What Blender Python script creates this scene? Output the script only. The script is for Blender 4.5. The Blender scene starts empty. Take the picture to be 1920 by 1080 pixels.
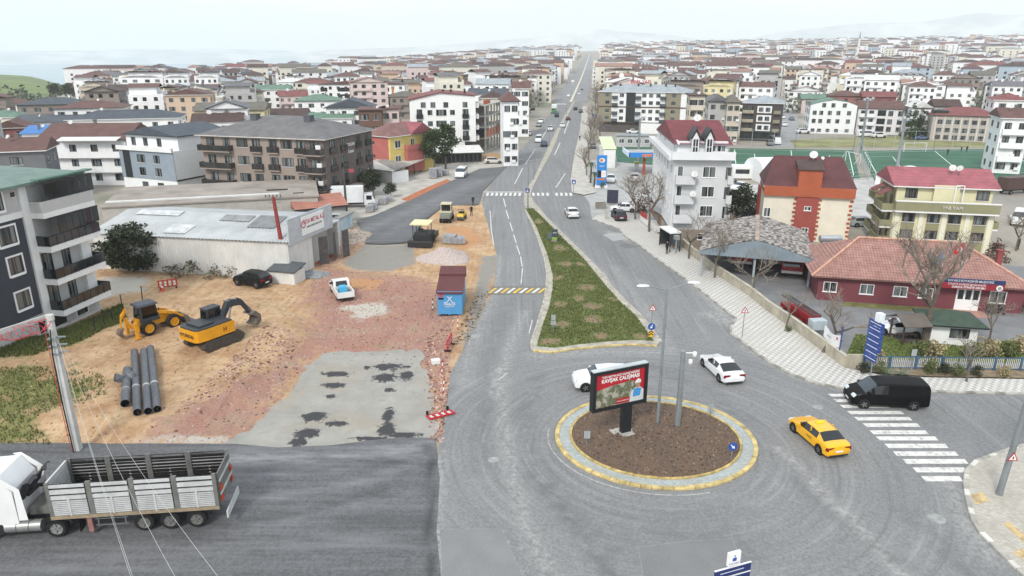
import bpy,math,random
import numpy as np
from mathutils import Vector,Matrix
from mathutils.geometry import delaunay_2d_cdt,tessellate_polygon
RN=random.Random(11)
S=bpy.context.scene
C=S.collection
rad=math.radians
CAM_H,FPX=25.0,1340.0
PITCH=math.atan(440/FPX)
cd=bpy.data.cameras.new('camera');cam=bpy.data.objects.new('camera',cd);C.objects.link(cam)
cam.location=(0,0,CAM_H);cam.rotation_euler=(math.pi/2-PITCH,0,0)
cd.sensor_width=36;cd.lens=36*FPX/1920;cd.clip_start=0.3;cd.clip_end=40000
S.camera=cam
W=bpy.data.worlds.new('World');S.world=W;W.use_nodes=True
nt=W.node_tree;bg=nt.nodes['Background']
sky=nt.nodes.new('ShaderNodeTexSky');sky.sky_type='NISHITA';sky.sun_disc=False
SUN_EL,SUN_AZ=rad(42),rad(203)
sky.sun_elevation=SUN_EL;sky.sun_rotation=SUN_AZ;sky.air_density=1.0;sky.dust_density=3.0
tc=nt.nodes.new('ShaderNodeTexCoord');mp=nt.nodes.new('ShaderNodeMapping');mp.inputs['Scale'].default_value=(1.2,1.2,5)
nz=nt.nodes.new('ShaderNodeTexNoise');nz.inputs['Scale'].default_value=1.6;nz.inputs['Detail'].default_value=6
cr=nt.nodes.new('ShaderNodeValToRGB')
cr.color_ramp.elements[0].position=0.3;cr.color_ramp.elements[0].color=(6.4,7.4,8.3,1)
cr.color_ramp.elements[1].position=0.7;cr.color_ramp.elements[1].color=(8.3,8.55,8.8,1)
mx=nt.nodes.new('ShaderNodeMix');mx.data_type='RGBA';mx.inputs[0].default_value=0.86
nt.links.new(tc.outputs['Generated'],mp.inputs[0]);nt.links.new(mp.outputs[0],nz.inputs['Vector'])
nt.links.new(nz.outputs['Fac'],cr.inputs[0]);nt.links.new(sky.outputs[0],mx.inputs['A']);nt.links.new(cr.outputs[0],mx.inputs['B'])
nt.links.new(mx.outputs['Result'],bg.inputs[0]);bg.inputs[1].default_value=0.1
sl=bpy.data.lights.new('sun','SUN');sl.energy=1.5;sl.angle=rad(12);sl.color=(1,0.96,0.9)
so=bpy.data.objects.new('sun',sl);C.objects.link(so)
sd=Vector((math.sin(SUN_AZ)*math.cos(SUN_EL),math.cos(SUN_AZ)*math.cos(SUN_EL),math.sin(SUN_EL)))
so.rotation_euler=sd.to_track_quat('Z','Y').to_euler();so.location=(-30,-40,90)
S.view_settings.view_transform='Standard';S.view_settings.look='None';S.view_settings.gamma=1
S.view_settings.use_curve_mapping=False;S.view_settings.exposure=0.66
S.render.engine='CYCLES'
S.cycles.use_denoising=True;S.cycles.max_bounces=5;S.cycles.diffuse_bounces=2;S.cycles.glossy_bounces=2
S.cycles.transmission_bounces=2;S.cycles.volume_bounces=1;S.cycles.caustics_reflective=False;S.cycles.caustics_refractive=False
_s,_c=math.sin(PITCH),math.cos(PITCH)
def G(x,y,z=0.0):
 u=(x-960)/FPX;v=(540-y)/FPX
 t=(z-CAM_H)/(-_s+v*_c)
 return Vector((u*t,(_c+v*_s)*t,z))
def GL(pts,z=0.0):return[G(x,y,z)for x,y in pts]
def zat(px_y,p):
 v=(540-px_y)/FPX
 return CAM_H+p.y*(-_s+v*_c)/(_c+v*_s)
MATS={}
def srgb(h):
 h=h.lstrip('#');r=[int(h[i:i+2],16)/255 for i in(0,2,4)]
 return tuple(((c/12.92)if c<=0.04045 else((c+0.055)/1.055)**2.4)for c in r)
def new_mat(name):
 m=bpy.data.materials.new(name);m.use_nodes=True
 return m,m.node_tree,m.node_tree.nodes['Principled BSDF']
def nd(nt,t,**kw):
 n=nt.nodes.new(t)
 for k,v in kw.items():
  if k in n.inputs:n.inputs[k].default_value=v
  else:setattr(n,k,v)
 return n
def noise(nt,scale,detail=4,rough=0.55,vec=None,stretch=None):
 n=nd(nt,'ShaderNodeTexNoise',Scale=scale,Detail=detail,Roughness=rough)
 g=nd(nt,'ShaderNodeNewGeometry');v=g.outputs['Position']if vec is None else vec
 if stretch:
  mpp=nd(nt,'ShaderNodeMapping');mpp.inputs['Scale'].default_value=stretch[:3]
  if len(stretch)>3:mpp.inputs['Rotation'].default_value=(0,0,stretch[3])
  nt.links.new(v,mpp.inputs[0]);v=mpp.outputs[0]
 nt.links.new(v,n.inputs['Vector'])
 return n.outputs['Fac']
def ramp(nt,fac,a,b,ca=(0,0,0),cb=(1,1,1)):
 r=nt.nodes.new('ShaderNodeValToRGB');e=r.color_ramp.elements
 e[0].position=a;e[1].position=b;e[0].color=(*ca,1);e[1].color=(*cb,1)
 nt.links.new(fac,r.inputs[0]);return r.outputs[0]
def mixc(nt,fac,a,b,mode='MIX'):
 m=nt.nodes.new('ShaderNodeMix');m.data_type='RGBA';m.blend_type=mode
 for sock,v in((m.inputs[0],fac),(m.inputs['A'],a),(m.inputs['B'],b)):
  if isinstance(v,(int,float)):sock.default_value=v
  elif isinstance(v,tuple):sock.default_value=(*v[:3],1)
  else:nt.links.new(v,sock)
 return m.outputs['Result']
def mth(nt,op,a,b=0.0,clamp=False):
 m=nt.nodes.new('ShaderNodeMath');m.operation=op;m.use_clamp=clamp
 for s_,v in((m.inputs[0],a),(m.inputs[1],b)):
  if isinstance(v,(int,float)):s_.default_value=v
  else:nt.links.new(v,s_)
 return m.outputs[0]
def attr(nt,name):
 a=nt.nodes.new('ShaderNodeAttribute');a.attribute_name=name;return a.outputs['Fac']
def bump(nt,bs,h,strength=0.4,dist=0.05):
 b=nd(nt,'ShaderNodeBump',Strength=strength,Distance=dist)
 nt.links.new(h,b.inputs['Height']);nt.links.new(b.outputs[0],bs.inputs['Normal'])
def M(col,rough=0.7,var=0.12,scale=1.2,metal=0.0,bmp=0.0,name=None,streak=0.0,spec=0.4,coat=0.0):
 """plain painted / plastered / metal surface: base colour with uneven tone and dirt"""
 key=(col,rough,var,scale,metal,bmp,streak,spec,coat)
 if key in MATS:return MATS[key]
 m,nt,bs=new_mat(name or 'surface_%d'%len(MATS));MATS[key]=m
 c=srgb(col)if isinstance(col,str)else col
 if var>0:
  f=noise(nt,scale,5,0.6)
  lo=tuple(x*(1-var*1.6)for x in c);hi=tuple(min(1,x*(1+var*0.8))for x in c)
  out=ramp(nt,f,0.3,0.7,lo,hi)
  if streak>0:
   f2=noise(nt,2.2,4,0.6,stretch=(1,1,0.12))
   out=mixc(nt,mth(nt,'MULTIPLY',ramp(nt,f2,0.5,0.75),streak),out,tuple(x*0.55+0.02 for x in c))
  nt.links.new(out,bs.inputs['Base Color'])
 else:bs.inputs['Base Color'].default_value=(*c,1)
 bs.inputs['Roughness'].default_value=rough;bs.inputs['Metallic'].default_value=metal
 bs.inputs['Specular IOR Level'].default_value=spec;bs.inputs['Coat Weight'].default_value=coat
 bs.inputs['Coat Roughness'].default_value=0.06
 if bmp>0:bump(nt,bs,noise(nt,scale*14,3),bmp,0.03)
 return m
def glass_mat(name,col,curtain=None,rough=0.08):
 m,nt,bs=new_mat(name)
 oi=nt.nodes.new('ShaderNodeObjectInfo')
 c=srgb(col)
 if curtain:
  cc=srgb(curtain)
  gen=nt.nodes.new('ShaderNodeTexCoord')
  w=nd(nt,'ShaderNodeTexNoise',Scale=3.0,Detail=1);
  ad=nd(nt,'ShaderNodeVectorMath',operation='ADD');nt.links.new(gen.outputs['Generated'],ad.inputs[0])
  vm=nd(nt,'ShaderNodeCombineXYZ');nt.links.new(mth(nt,'MULTIPLY',oi.outputs['Random'],37),vm.inputs[0]);nt.links.new(vm.outputs[0],ad.inputs[1])
  sp_=nd(nt,'ShaderNodeSeparateXYZ');nt.links.new(ad.outputs[0],sp_.inputs[0]);cb_=nd(nt,'ShaderNodeCombineXYZ');nt.links.new(sp_.outputs[0],cb_.inputs[0]);nt.links.new(cb_.outputs[0],w.inputs['Vector'])
  f=ramp(nt,w.outputs['Fac'],0.46,0.52)
  nt.links.new(mixc(nt,mth(nt,'MULTIPLY',f,mth(nt,'ADD',mth(nt,'MULTIPLY',oi.outputs['Random'],0.7),0.3)),c,cc),bs.inputs['Base Color'])
 else:bs.inputs['Base Color'].default_value=(*c,1)
 bs.inputs['Roughness'].default_value=rough;bs.inputs['Specular IOR Level'].default_value=0.8
 return m
GLASS=glass_mat('window_glass','#15191c','#7d8484')
GLASS_D=glass_mat('dark_glass','#14171a','#2c3134')
GLASS_C=glass_mat('car_glass','#0d1012',rough=0.04)
GLASS_V=glass_mat('windscreen_glass','#2b3740',rough=0.03)
WHITE=M('#e3e3e1',0.75,0.05,0.5,streak=0.15);BLACK=M('#151515',0.6,0.1)
RUBBER=M('#1a1a1a',0.85,0.15,4);STEEL=M('#8d9192',0.45,0.12,2,metal=0.6);CHROME=M('#b9bcbe',0.25,0.05,metal=0.9)
class MB:
 def __init__(s):s.v=[];s.f=[];s.m=[]
 def add(s,vs,fs,m=0):
  o=len(s.v);s.v+=[tuple(p)for p in vs]
  for f in fs:s.f.append(tuple(i+o for i in f));s.m.append(m)
  return s
 def box(s,x0,x1,y0,y1,z0,z1,m=0,T=None):
  vs=[(x,y,z)for z in(z0,z1)for x,y in((x0,y0),(x1,y0),(x1,y1),(x0,y1))]
  if T is not None:vs=[T@Vector(p)for p in vs]
  return s.add(vs,[(3,2,1,0),(4,5,6,7),(0,1,5,4),(1,2,6,5),(2,3,7,6),(3,0,4,7)],m)
 def frus(s,b,t,z0,z1,m=0):
  vs=[(b[0],b[2],z0),(b[1],b[2],z0),(b[1],b[3],z0),(b[0],b[3],z0),(t[0],t[2],z1),(t[1],t[2],z1),(t[1],t[3],z1),(t[0],t[3],z1)]
  return s.add(vs,[(3,2,1,0),(4,5,6,7),(0,1,5,4),(1,2,6,5),(2,3,7,6),(3,0,4,7)],m)
 def prism(s,poly,z0,z1,m=0):
  n=len(poly);vs=[(p[0],p[1],z0)for p in poly]+[(p[0],p[1],z1)for p in poly]
  return s.add(vs,[tuple(range(n))[::-1],tuple(range(n,2*n))]+[(i,(i+1)%n,n+(i+1)%n,n+i)for i in range(n)],m)
 def extr(s,prof,a,b,axis='y',m=0):
  n=len(prof)
  P=(lambda u,z,t:(u,t,z))if axis=='y' else(lambda u,z,t:(t,u,z))
  vs=[P(u,z,a)for u,z in prof]+[P(u,z,b)for u,z in prof]
  return s.add(vs,[tuple(range(n)),tuple(range(n,2*n))[::-1]]+[((i+1)%n,i,n+i,n+(i+1)%n)for i in range(n)],m)
 def cyl(s,p0,p1,r0,r1=None,n=10,cap=True,m=0):
  p0=Vector(p0);p1=Vector(p1);r1=r0 if r1 is None else r1
  d=(p1-p0);q=d.to_track_quat('Z','Y');a=q@Vector((1,0,0));b=q@Vector((0,1,0))
  vs=[]
  for p,r in((p0,r0),(p1,r1)):
   for i in range(n):
    t=2*math.pi*i/n;vs.append(p+a*(r*math.cos(t))+b*(r*math.sin(t)))
  fs=[(i,(i+1)%n,n+(i+1)%n,n+i)for i in range(n)]
  if cap:fs+=[tuple(range(n))[::-1],tuple(range(n,2*n))]
  return s.add(vs,fs,m)
 def tube(s,pts,r,n=6,m=0,r1=None):
  for i in range(len(pts)-1):
   if r1 is None:s.cyl(pts[i],pts[i+1],r,r,n,True,m)
   else:
    k=len(pts)-1;s.cyl(pts[i],pts[i+1],r+(r1-r)*i/k,r+(r1-r)*(i+1)/k,n,True,m)
  return s
 def lathe(s,prof,n=16,c=(0,0,0),axis='z',m=0):
  k=len(prof);vs=[]
  for i in range(n):
   t=2*math.pi*i/n;co,si=math.cos(t),math.sin(t)
   for r,h in prof:
    p=(r*co,r*si,h)if axis=='z' else((r*co,h,r*si)if axis=='y' else(h,r*co,r*si))
    vs.append((p[0]+c[0],p[1]+c[1],p[2]+c[2]))
  fs=[]
  for i in range(n):
   j=(i+1)%n
   for a in range(k-1):fs.append((i*k+a,j*k+a,j*k+a+1,i*k+a+1))
  return s.add(vs,fs,m)
 def loft(s,rings,close=True,cap=True,m=0):
  n=len(rings[0]);vs=[p for r in rings for p in r];fs=[]
  for i in range(len(rings)-1):
   for j in range(n if close else n-1):
    a=i*n+j;b=i*n+(j+1)%n;fs.append((a,b,b+n,a+n))
  if cap and close:fs+=[tuple(range(n))[::-1],tuple(range((len(rings)-1)*n,len(rings)*n))]
  return s.add(vs,fs,m)
 def mesh(s,name,mats,smooth=False):
  me=bpy.data.meshes.new(name);me.from_pydata(s.v,[],s.f)
  if not isinstance(mats,(list,tuple)):mats=[mats]
  for m in mats:me.materials.append(m)
  if len(mats)>1:me.polygons.foreach_set('material_index',s.m)
  if smooth:
   me.polygons.foreach_set('use_smooth',[True]*len(me.polygons))
   try:me.set_sharp_from_angle(angle=rad(38 if smooth is True else smooth))
   except Exception:pass
  me.update();return me
 def build(s,name,mats,parent=None,loc=None,rot=None,smooth=False):
  return obj(name,s.mesh(name,mats,smooth),parent,loc,rot)
def obj(name,me,parent=None,loc=None,rot=None):
 o=bpy.data.objects.new(name,me);C.objects.link(o)
 if parent is not None:o.parent=parent
 if loc is not None:o.location=loc
 if rot is not None:o.rotation_euler=(0,0,rot)if isinstance(rot,(int,float))else rot
 return o
LABELS={}
def tag(o,label=None,cat=None,group=None,kind=None):
 if label:o['label']=label
 if cat:o['category']=cat
 if group:o['group']=group
 if kind:o['kind']=kind
 return o
def thing(name,label,cat,loc=(0,0,0),rz=0.0,group=None):
 o=obj(name,None,None,loc,(0,0,rz));o.empty_display_size=0.2
 return tag(o,label,cat,group)
def stuff(o,label=None):o['kind']='stuff';
def copy_tree(o,parent=None):
 c=o.copy();C.objects.link(c);c.parent=parent
 for ch in o.children:copy_tree(ch,c)
 return c
def text(body,size,mat,parent,loc,rot=(rad(90),0,0),align='CENTER',ext=0.004,bold=0.0,sx=1.0,name='lettering'):
 cu=bpy.data.curves.new(name,'FONT');cu.body=body;cu.size=size;cu.align_x=align;cu.align_y='CENTER'
 cu.extrude=ext;cu.offset=bold;cu.resolution_u=2;cu.materials.append(mat)
 t_=bpy.data.objects.new('tmp',cu);me=bpy.data.meshes.new_from_object(t_);me.name=name
 if not me.materials:me.materials.append(mat)
 bpy.data.objects.remove(t_)
 o=obj(name,me,parent,loc,rot);o.scale=(sx,1,1);return o
def head(a,b):return math.atan2(b[1]-a[1],b[0]-a[0])
def seg_dist(P,line):
 d=np.full(len(P),1e9)
 for a,b in zip(line[:-1],line[1:]):
  a=np.array(a[:2]);b=np.array(b[:2]);ab=b-a
  t=np.clip(((P-a)@ab)/max(1e-9,ab@ab),0,1)
  d=np.minimum(d,np.linalg.norm(P-(a+t[:,None]*ab),axis=1))
 return d
def inside(P,poly):
 x,y=P[:,0],P[:,1];r=np.zeros(len(P),bool);n=len(poly)
 for i in range(n):
  x0,y0=poly[i][0],poly[i][1];x1,y1=poly[(i+1)%n][0],poly[(i+1)%n][1]
  if y0==y1:continue
  c=((y0>y)!=(y1>y))&(x<(x1-x0)*(y-y0)/(y1-y0)+x0);r^=c
 return r
def sdf(P,poly):
 d=seg_dist(P,list(poly)+[poly[0]]);return np.where(inside(P,poly),d,-d)
def vnoise(P,scale,seed=0):
 r=np.random.RandomState(seed);g=r.rand(64,64)
 q=P*scale;i=np.floor(q).astype(int);f=q-i;f=f*f*(3-2*f)
 a=g[i[:,0]%64,i[:,1]%64];b=g[(i[:,0]+1)%64,i[:,1]%64]
 c=g[i[:,0]%64,(i[:,1]+1)%64];d=g[(i[:,0]+1)%64,(i[:,1]+1)%64]
 return(a*(1-f[:,0])+b*f[:,0])*(1-f[:,1])+(c*(1-f[:,0])+d*f[:,0])*f[:,1]
def dense(poly,step):
 out=[]
 for a,b in zip(poly,poly[1:]+poly[:1]):
  n=max(1,int((Vector(b[:2])-Vector(a[:2])).length/step))
  for i in range(n):out.append(((a[0]+(b[0]-a[0])*i/n),(a[1]+(b[1]-a[1])*i/n)))
 return out
def sheet(name,poly,z,mat,step=None,masks=None,height=None,kind='structure',parent=None,skirt=0.0):
 poly=[(p[0],p[1])for p in poly]
 if step is None:
  me=bpy.data.meshes.new(name)
  A=sum(poly[i][0]*poly[(i+1)%len(poly)][1]-poly[(i+1)%len(poly)][0]*poly[i][1]for i in range(len(poly)))
  if A<0:poly=poly[::-1]
  me.from_pydata([(x,y,z)for x,y in poly],[],[tuple(range(len(poly)))])
 else:
  edge=dense(poly,step);P=np.array(edge);lo=P.min(0);hi=P.max(0)
  gx,gy=np.meshgrid(np.arange(lo[0],hi[0],step),np.arange(lo[1],hi[1],step))
  Q=np.stack([gx.ravel(),gy.ravel()],1);Q[:,0]+=(np.arange(len(Q))%2)*0.01
  d=sdf(Q,poly);Q=Q[d>step*0.4]
  allp=[Vector(p)for p in edge]+[Vector(p)for p in Q]
  n=len(edge)
  vs,_,fs,_,_,_=delaunay_2d_cdt(allp,[(i,(i+1)%n)for i in range(n)],[],1,1e-4)
  V=np.array([(p.x,p.y)for p in vs]);Z=np.full(len(V),float(z))
  if height is not None:Z=Z+height(V,sdf(V,poly))
  me=bpy.data.meshes.new(name);me.from_pydata(np.column_stack([V,Z]).tolist(),[],fs)
  for k,fn in(masks or{}).items():
   at=me.attributes.new(k,'FLOAT','POINT');at.data.foreach_set('value',np.clip(fn(V),0,1).astype(np.float32))
  if height is not None:me.polygons.foreach_set('use_smooth',[True]*len(me.polygons))
 me.materials.append(mat);me.update()
 me.validate()
 o=obj(name,me,parent)
 if len(me.polygons)and me.polygons[0].normal.z<0:me.flip_normals()
 if kind:o['kind']=kind
 return o
def sstep(x):x=np.clip(x,0,1);return x*x*(3-2*x)
def terr(P):
 P=np.atleast_2d(np.asarray(P,float));r=np.hypot(P[:,0],P[:,1]);az=np.arctan2(P[:,0],np.maximum(P[:,1],1))
 up=np.interp(az,[-0.8,-0.45,-0.3,-0.15,0,0.2,0.7],[-95,-85,-62,-14,22,44,60])
 return up*sstep((r-380)/2700)
def T(x,y):return float(terr([(x,y)])[0])
def mat_ground():
 m,nt,bs=new_mat('urban_ground')
 a=ramp(nt,noise(nt,0.05,6,0.65),0.35,0.65,srgb('#86817a'),srgb('#a69c8c'))
 b=mixc(nt,ramp(nt,noise(nt,0.021,4),0.55,0.62),a,srgb('#6c7358'))
 c=mixc(nt,ramp(nt,noise(nt,0.9,5),0.4,0.75),b,srgb('#8f8a83'))
 nt.links.new(c,bs.inputs['Base Color']);bs.inputs['Roughness'].default_value=0.95
 return m
def polar(name,r0,r1,nr,az0,az1,na,zf,mat):
 rs=r0*(r1/r0)**(np.arange(nr)/(nr-1));an=np.linspace(az0,az1,na)
 V=np.array([(r*math.sin(a),r*math.cos(a))for r in rs for a in an]);Z=zf(V)
 fs=[(i*na+j,i*na+j+1,(i+1)*na+j+1,(i+1)*na+j)for i in range(nr-1)for j in range(na-1)]
 me=bpy.data.meshes.new(name);me.from_pydata(np.column_stack([V,Z]).tolist(),[],fs)
 me.materials.append(mat);me.polygons.foreach_set('use_smooth',[True]*len(fs));me.update()
 if me.polygons[0].normal.z<0:me.flip_normals()
 return tag(obj(name,me),kind='structure')
polar('ground',4,8200,90,-1.5,1.5,90,lambda V:terr(V)-0.02,mat_ground())
m,nt,bs=new_mat('sea_water');bs.inputs['Base Color'].default_value=(0.16,0.27,0.32,1);bs.inputs['Roughness'].default_value=0.25
bump(nt,bs,noise(nt,0.06,4),0.3,1.0)
polar('sea',1500,8300,12,-1.4,0.0,30,lambda V:np.full(len(V),-52.0),m)
HX=[-400,0,250,450,600,800,960,1050,1110,1180,1280,1380,1500,1620,1760,1920,2300]
HY=[95,97,96,93,97,90,80,66,60,68,80,72,62,56,48,40,35]
def hills_z(V,r0=6300.,r1=7900.):
 az=np.arctan2(V[:,0],V[:,1]);r=np.hypot(V[:,0],V[:,1])
 ha=[math.atan((x-960)/FPX/_c)for x in HX];hz=[CAM_H+7200*(100-y)/FPX*1.05 for y in HY]
 z=np.interp(az,ha,hz)*(0.9+0.2*vnoise(V,1/260.,5))
 return-60+(z+60)*np.clip(np.sin(np.clip((r-r0)/(r1-r0),0,1)*math.pi),0,1)**0.8
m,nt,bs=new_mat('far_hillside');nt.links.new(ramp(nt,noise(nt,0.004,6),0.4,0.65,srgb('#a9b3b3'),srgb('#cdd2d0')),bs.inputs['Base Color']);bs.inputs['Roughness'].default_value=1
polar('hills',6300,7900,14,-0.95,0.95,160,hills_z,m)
m,nt,bs=new_mat('meadow_grass')
nt.links.new(mixc(nt,ramp(nt,noise(nt,0.02,5),0.45,0.6),srgb('#6f7f48'),srgb('#5d6a45')),bs.inputs['Base Color']);bs.inputs['Roughness'].default_value=1
sheet('meadow',GL([(-200,141),(60,141),(140,145),(150,165),(95,178),(40,190),(-200,192)]),0.0,m,9.0,height=lambda V,d:terr(V)+0.35+(2.5-terr(V))*sstep(d/50))
def streaks(nt,rc=None,ang=0.0,k=2.6):
 """wheel-polish streaks: along a direction, or round a centre"""
 g=nd(nt,'ShaderNodeNewGeometry')
 if rc is None:
  return noise(nt,1.0,5,0.62,stretch=(k,0.045,1,ang))
 sx=nd(nt,'ShaderNodeSeparateXYZ');nt.links.new(g.outputs['Position'],sx.inputs[0])
 dx=mth(nt,'SUBTRACT',sx.outputs[0],rc[0]);dy=mth(nt,'SUBTRACT',sx.outputs[1],rc[1])
 r=mth(nt,'SQRT',mth(nt,'ADD',mth(nt,'MULTIPLY',dx,dx),mth(nt,'MULTIPLY',dy,dy)));th=mth(nt,'ARCTAN2',dy,dx)
 cx=nd(nt,'ShaderNodeCombineXYZ');nt.links.new(mth(nt,'MULTIPLY',r,k),cx.inputs[0]);nt.links.new(mth(nt,'MULTIPLY',th,0.9),cx.inputs[1])
 n=nd(nt,'ShaderNodeTexNoise',Scale=1.0,Detail=5,Roughness=0.62);nt.links.new(cx.outputs[0],n.inputs['Vector'])
 return n.outputs['Fac']
def mat_road():
 m,nt,bs=new_mat('worn_asphalt');rcw=G(1231,832)
 base=ramp(nt,noise(nt,0.18,7,0.62),0.32,0.68,(0.16,0.16,0.16),(0.218,0.219,0.217))
 fine=noise(nt,16,4,0.75)
 base=mixc(nt,0.5,base,ramp(nt,fine,0.32,0.68,(0.085,0.085,0.085),(0.37,0.37,0.365)));base=mixc(nt,0.3,base,ramp(nt,noise(nt,5.5,4,0.8),0.36,0.64,(0.09,0.09,0.09),(0.36,0.36,0.355)))
 near=ramp(nt,attr(nt,'turn'),0.25,0.75)
 stk=mixc(nt,near,streaks(nt,None,0.10),streaks(nt,(rcw.x,rcw.y)))
 base=mixc(nt,mth(nt,'MULTIPLY',ramp(nt,stk,0.54,0.70),0.42),base,(0.36,0.355,0.345))
 base=mixc(nt,mth(nt,'MULTIPLY',ramp(nt,stk,0.34,0.46,(1,1,1),(0,0,0)),0.42),base,(0.12,0.12,0.122))
 du=mth(nt,'MULTIPLY',attr(nt,'dust'),ramp(nt,noise(nt,2.4,8,0.75),0.42,0.62),True)
 base=mixc(nt,mth(nt,'MULTIPLY',du,0.75),base,(0.46,0.445,0.42))
 dk=mth(nt,'MULTIPLY',attr(nt,'dark'),ramp(nt,noise(nt,0.9,6,0.7),0.35,0.6),True)
 base=mixc(nt,mth(nt,'MULTIPLY',dk,0.7),base,(0.12,0.12,0.123))
 sp=ramp(nt,noise(nt,3.1,8,0.75),0.67,0.71)
 base=mixc(nt,mth(nt,'MULTIPLY',sp,0.6),base,(0.07,0.07,0.07))
 sp=ramp(nt,noise(nt,2.3,8,0.8,stretch=(1,1,1,1.0)),0.69,0.73)
 base=mixc(nt,mth(nt,'MULTIPLY',sp,0.5),base,(0.55,0.54,0.52))
 vo=nd(nt,'ShaderNodeTexVoronoi',Scale=0.75);vo.feature='DISTANCE_TO_EDGE'
 g=nd(nt,'ShaderNodeNewGeometry');wv=nd(nt,'ShaderNodeVectorMath',operation='ADD')
 nzv=nd(nt,'ShaderNodeTexNoise',Scale=1.1,Detail=4);nt.links.new(g.outputs['Position'],nzv.inputs['Vector'])
 nt.links.new(g.outputs['Position'],wv.inputs[0]);nt.links.new(nzv.outputs['Color'],wv.inputs[1]);nt.links.new(wv.outputs[0],vo.inputs['Vector'])
 crk=mth(nt,'MULTIPLY',ramp(nt,vo.outputs['Distance'],0.0,0.03,(1,1,1),(0,0,0)),ramp(nt,noise(nt,0.3,4),0.48,0.56))
 base=mixc(nt,mth(nt,'MULTIPLY',crk,mth(nt,'ADD',mth(nt,'MULTIPLY',attr(nt,'crack'),0.9),0.12),True),base,(0.45,0.44,0.42))
 nt.links.new(base,bs.inputs['Base Color']);bs.inputs['Roughness'].default_value=0.85;bs.inputs['Specular IOR Level'].default_value=0.3
 bump(nt,bs,fine,0.35,0.01);return m
def mat_newasphalt():
 m,nt,bs=new_mat('fresh_asphalt')
 base=ramp(nt,noise(nt,0.35,6,0.6),0.3,0.7,(0.07,0.071,0.073),(0.125,0.125,0.128))
 fine=noise(nt,18,4,0.85)
 base=mixc(nt,0.42,base,ramp(nt,fine,0.28,0.72,(0.02,0.02,0.021),(0.24,0.24,0.245)));base=mixc(nt,0.42,base,ramp(nt,noise(nt,6.0,4,0.85),0.36,0.64,(0.02,0.02,0.021),(0.21,0.21,0.215)))
 swp=noise(nt,1.0,6,0.65,stretch=(0.06,1.5,1,-0.30));base=mixc(nt,mth(nt,'MULTIPLY',ramp(nt,swp,0.5,0.68),0.5),base,(0.2,0.2,0.205));base=mixc(nt,mth(nt,'MULTIPLY',ramp(nt,swp,0.32,0.45,(1,1,1),(0,0,0)),0.6),base,(0.04,0.04,0.042))
 band=mth(nt,'MULTIPLY',attr(nt,'dust'),ramp(nt,noise(nt,1.2,7,0.75,stretch=(0.3,1.4,1,-0.25)),0.38,0.62),True)
 base=mixc(nt,band,base,(0.27,0.27,0.275))
 base=mixc(nt,mth(nt,'MULTIPLY',attr(nt,'dark'),0.7),base,(0.03,0.03,0.032))
 nt.links.new(base,bs.inputs['Base Color']);bs.inputs['Roughness'].default_value=0.7;bs.inputs['Specular IOR Level'].default_value=0.4
 bump(nt,bs,fine,0.5,0.012);return m
def mat_dirt():
 m,nt,bs=new_mat('site_earth')
 base=ramp(nt,noise(nt,0.35,8,0.68),0.3,0.7,srgb('#a37d5a'),srgb('#d4b794'))
 base=mixc(nt,ramp(nt,noise(nt,1.5,6,0.7),0.5,0.7),base,srgb('#97775a'))
 base=mixc(nt,mth(nt,'MULTIPLY',ramp(nt,noise(nt,5,6,0.8),0.55,0.7),0.5),base,srgb('#dcc6a6'))
 fine=noise(nt,12,5,0.75)
 n1=noise(nt,0.7,9,0.78)
 rut=noise(nt,1.0,5,0.65,stretch=(2.0,0.12,1,0.55));base=mixc(nt,mth(nt,'MULTIPLY',ramp(nt,rut,0.54,0.66),0.28),base,srgb('#8a6c50'));base=mixc(nt,mth(nt,'MULTIPLY',ramp(nt,rut,0.36,0.45,(1,1,1),(0,0,0)),0.22),base,srgb('#dcc7a9'))
 def soft(at,k=1.0):return ramp(nt,mth(nt,'ADD',attr(nt,at),mth(nt,'MULTIPLY',mth(nt,'SUBTRACT',n1,0.5),k*4.0)),0.3,0.7)
 red=ramp(nt,fine,0.3,0.72,srgb('#70493d'),srgb('#cfa99b'))
 red=mixc(nt,ramp(nt,noise(nt,0.5,6,0.7),0.4,0.7),red,srgb('#a87c6b'))
 red=mixc(nt,mth(nt,'MULTIPLY',ramp(nt,noise(nt,0.28,6,0.7),0.5,0.65),0.75),red,srgb('#ab957f'))
 red=mixc(nt,mth(nt,'MULTIPLY',ramp(nt,noise(nt,1.0,5,0.65,stretch=(1.6,0.1,1,-0.12)),0.54,0.64),0.4),red,srgb('#866458'))
 base=mixc(nt,soft('red',0.9),base,red)
 base=mixc(nt,soft('orange',0.5),base,mixc(nt,fine,srgb('#a5764f'),srgb('#cfa27c')))
 base=mixc(nt,soft('pale',0.7),base,mixc(nt,fine,srgb('#a39a8d'),srgb('#d9d3c8')))
 base=mixc(nt,soft('grey',0.7),base,mixc(nt,fine,srgb('#77746f'),srgb('#aaa59c')))
 base=mixc(nt,soft('grass',1.0),base,ramp(nt,noise(nt,3.5,6,0.8),0.3,0.7,srgb('#4c5a2c'),srgb('#a39a68')))
 nt.links.new(base,bs.inputs['Base Color']);bs.inputs['Roughness'].default_value=0.97;bs.inputs['Specular IOR Level'].default_value=0.15
 bump(nt,bs,mth(nt,'ADD',noise(nt,2.6,7,0.75),mth(nt,'MULTIPLY',fine,0.6)),0.9,0.12);return m
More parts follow.
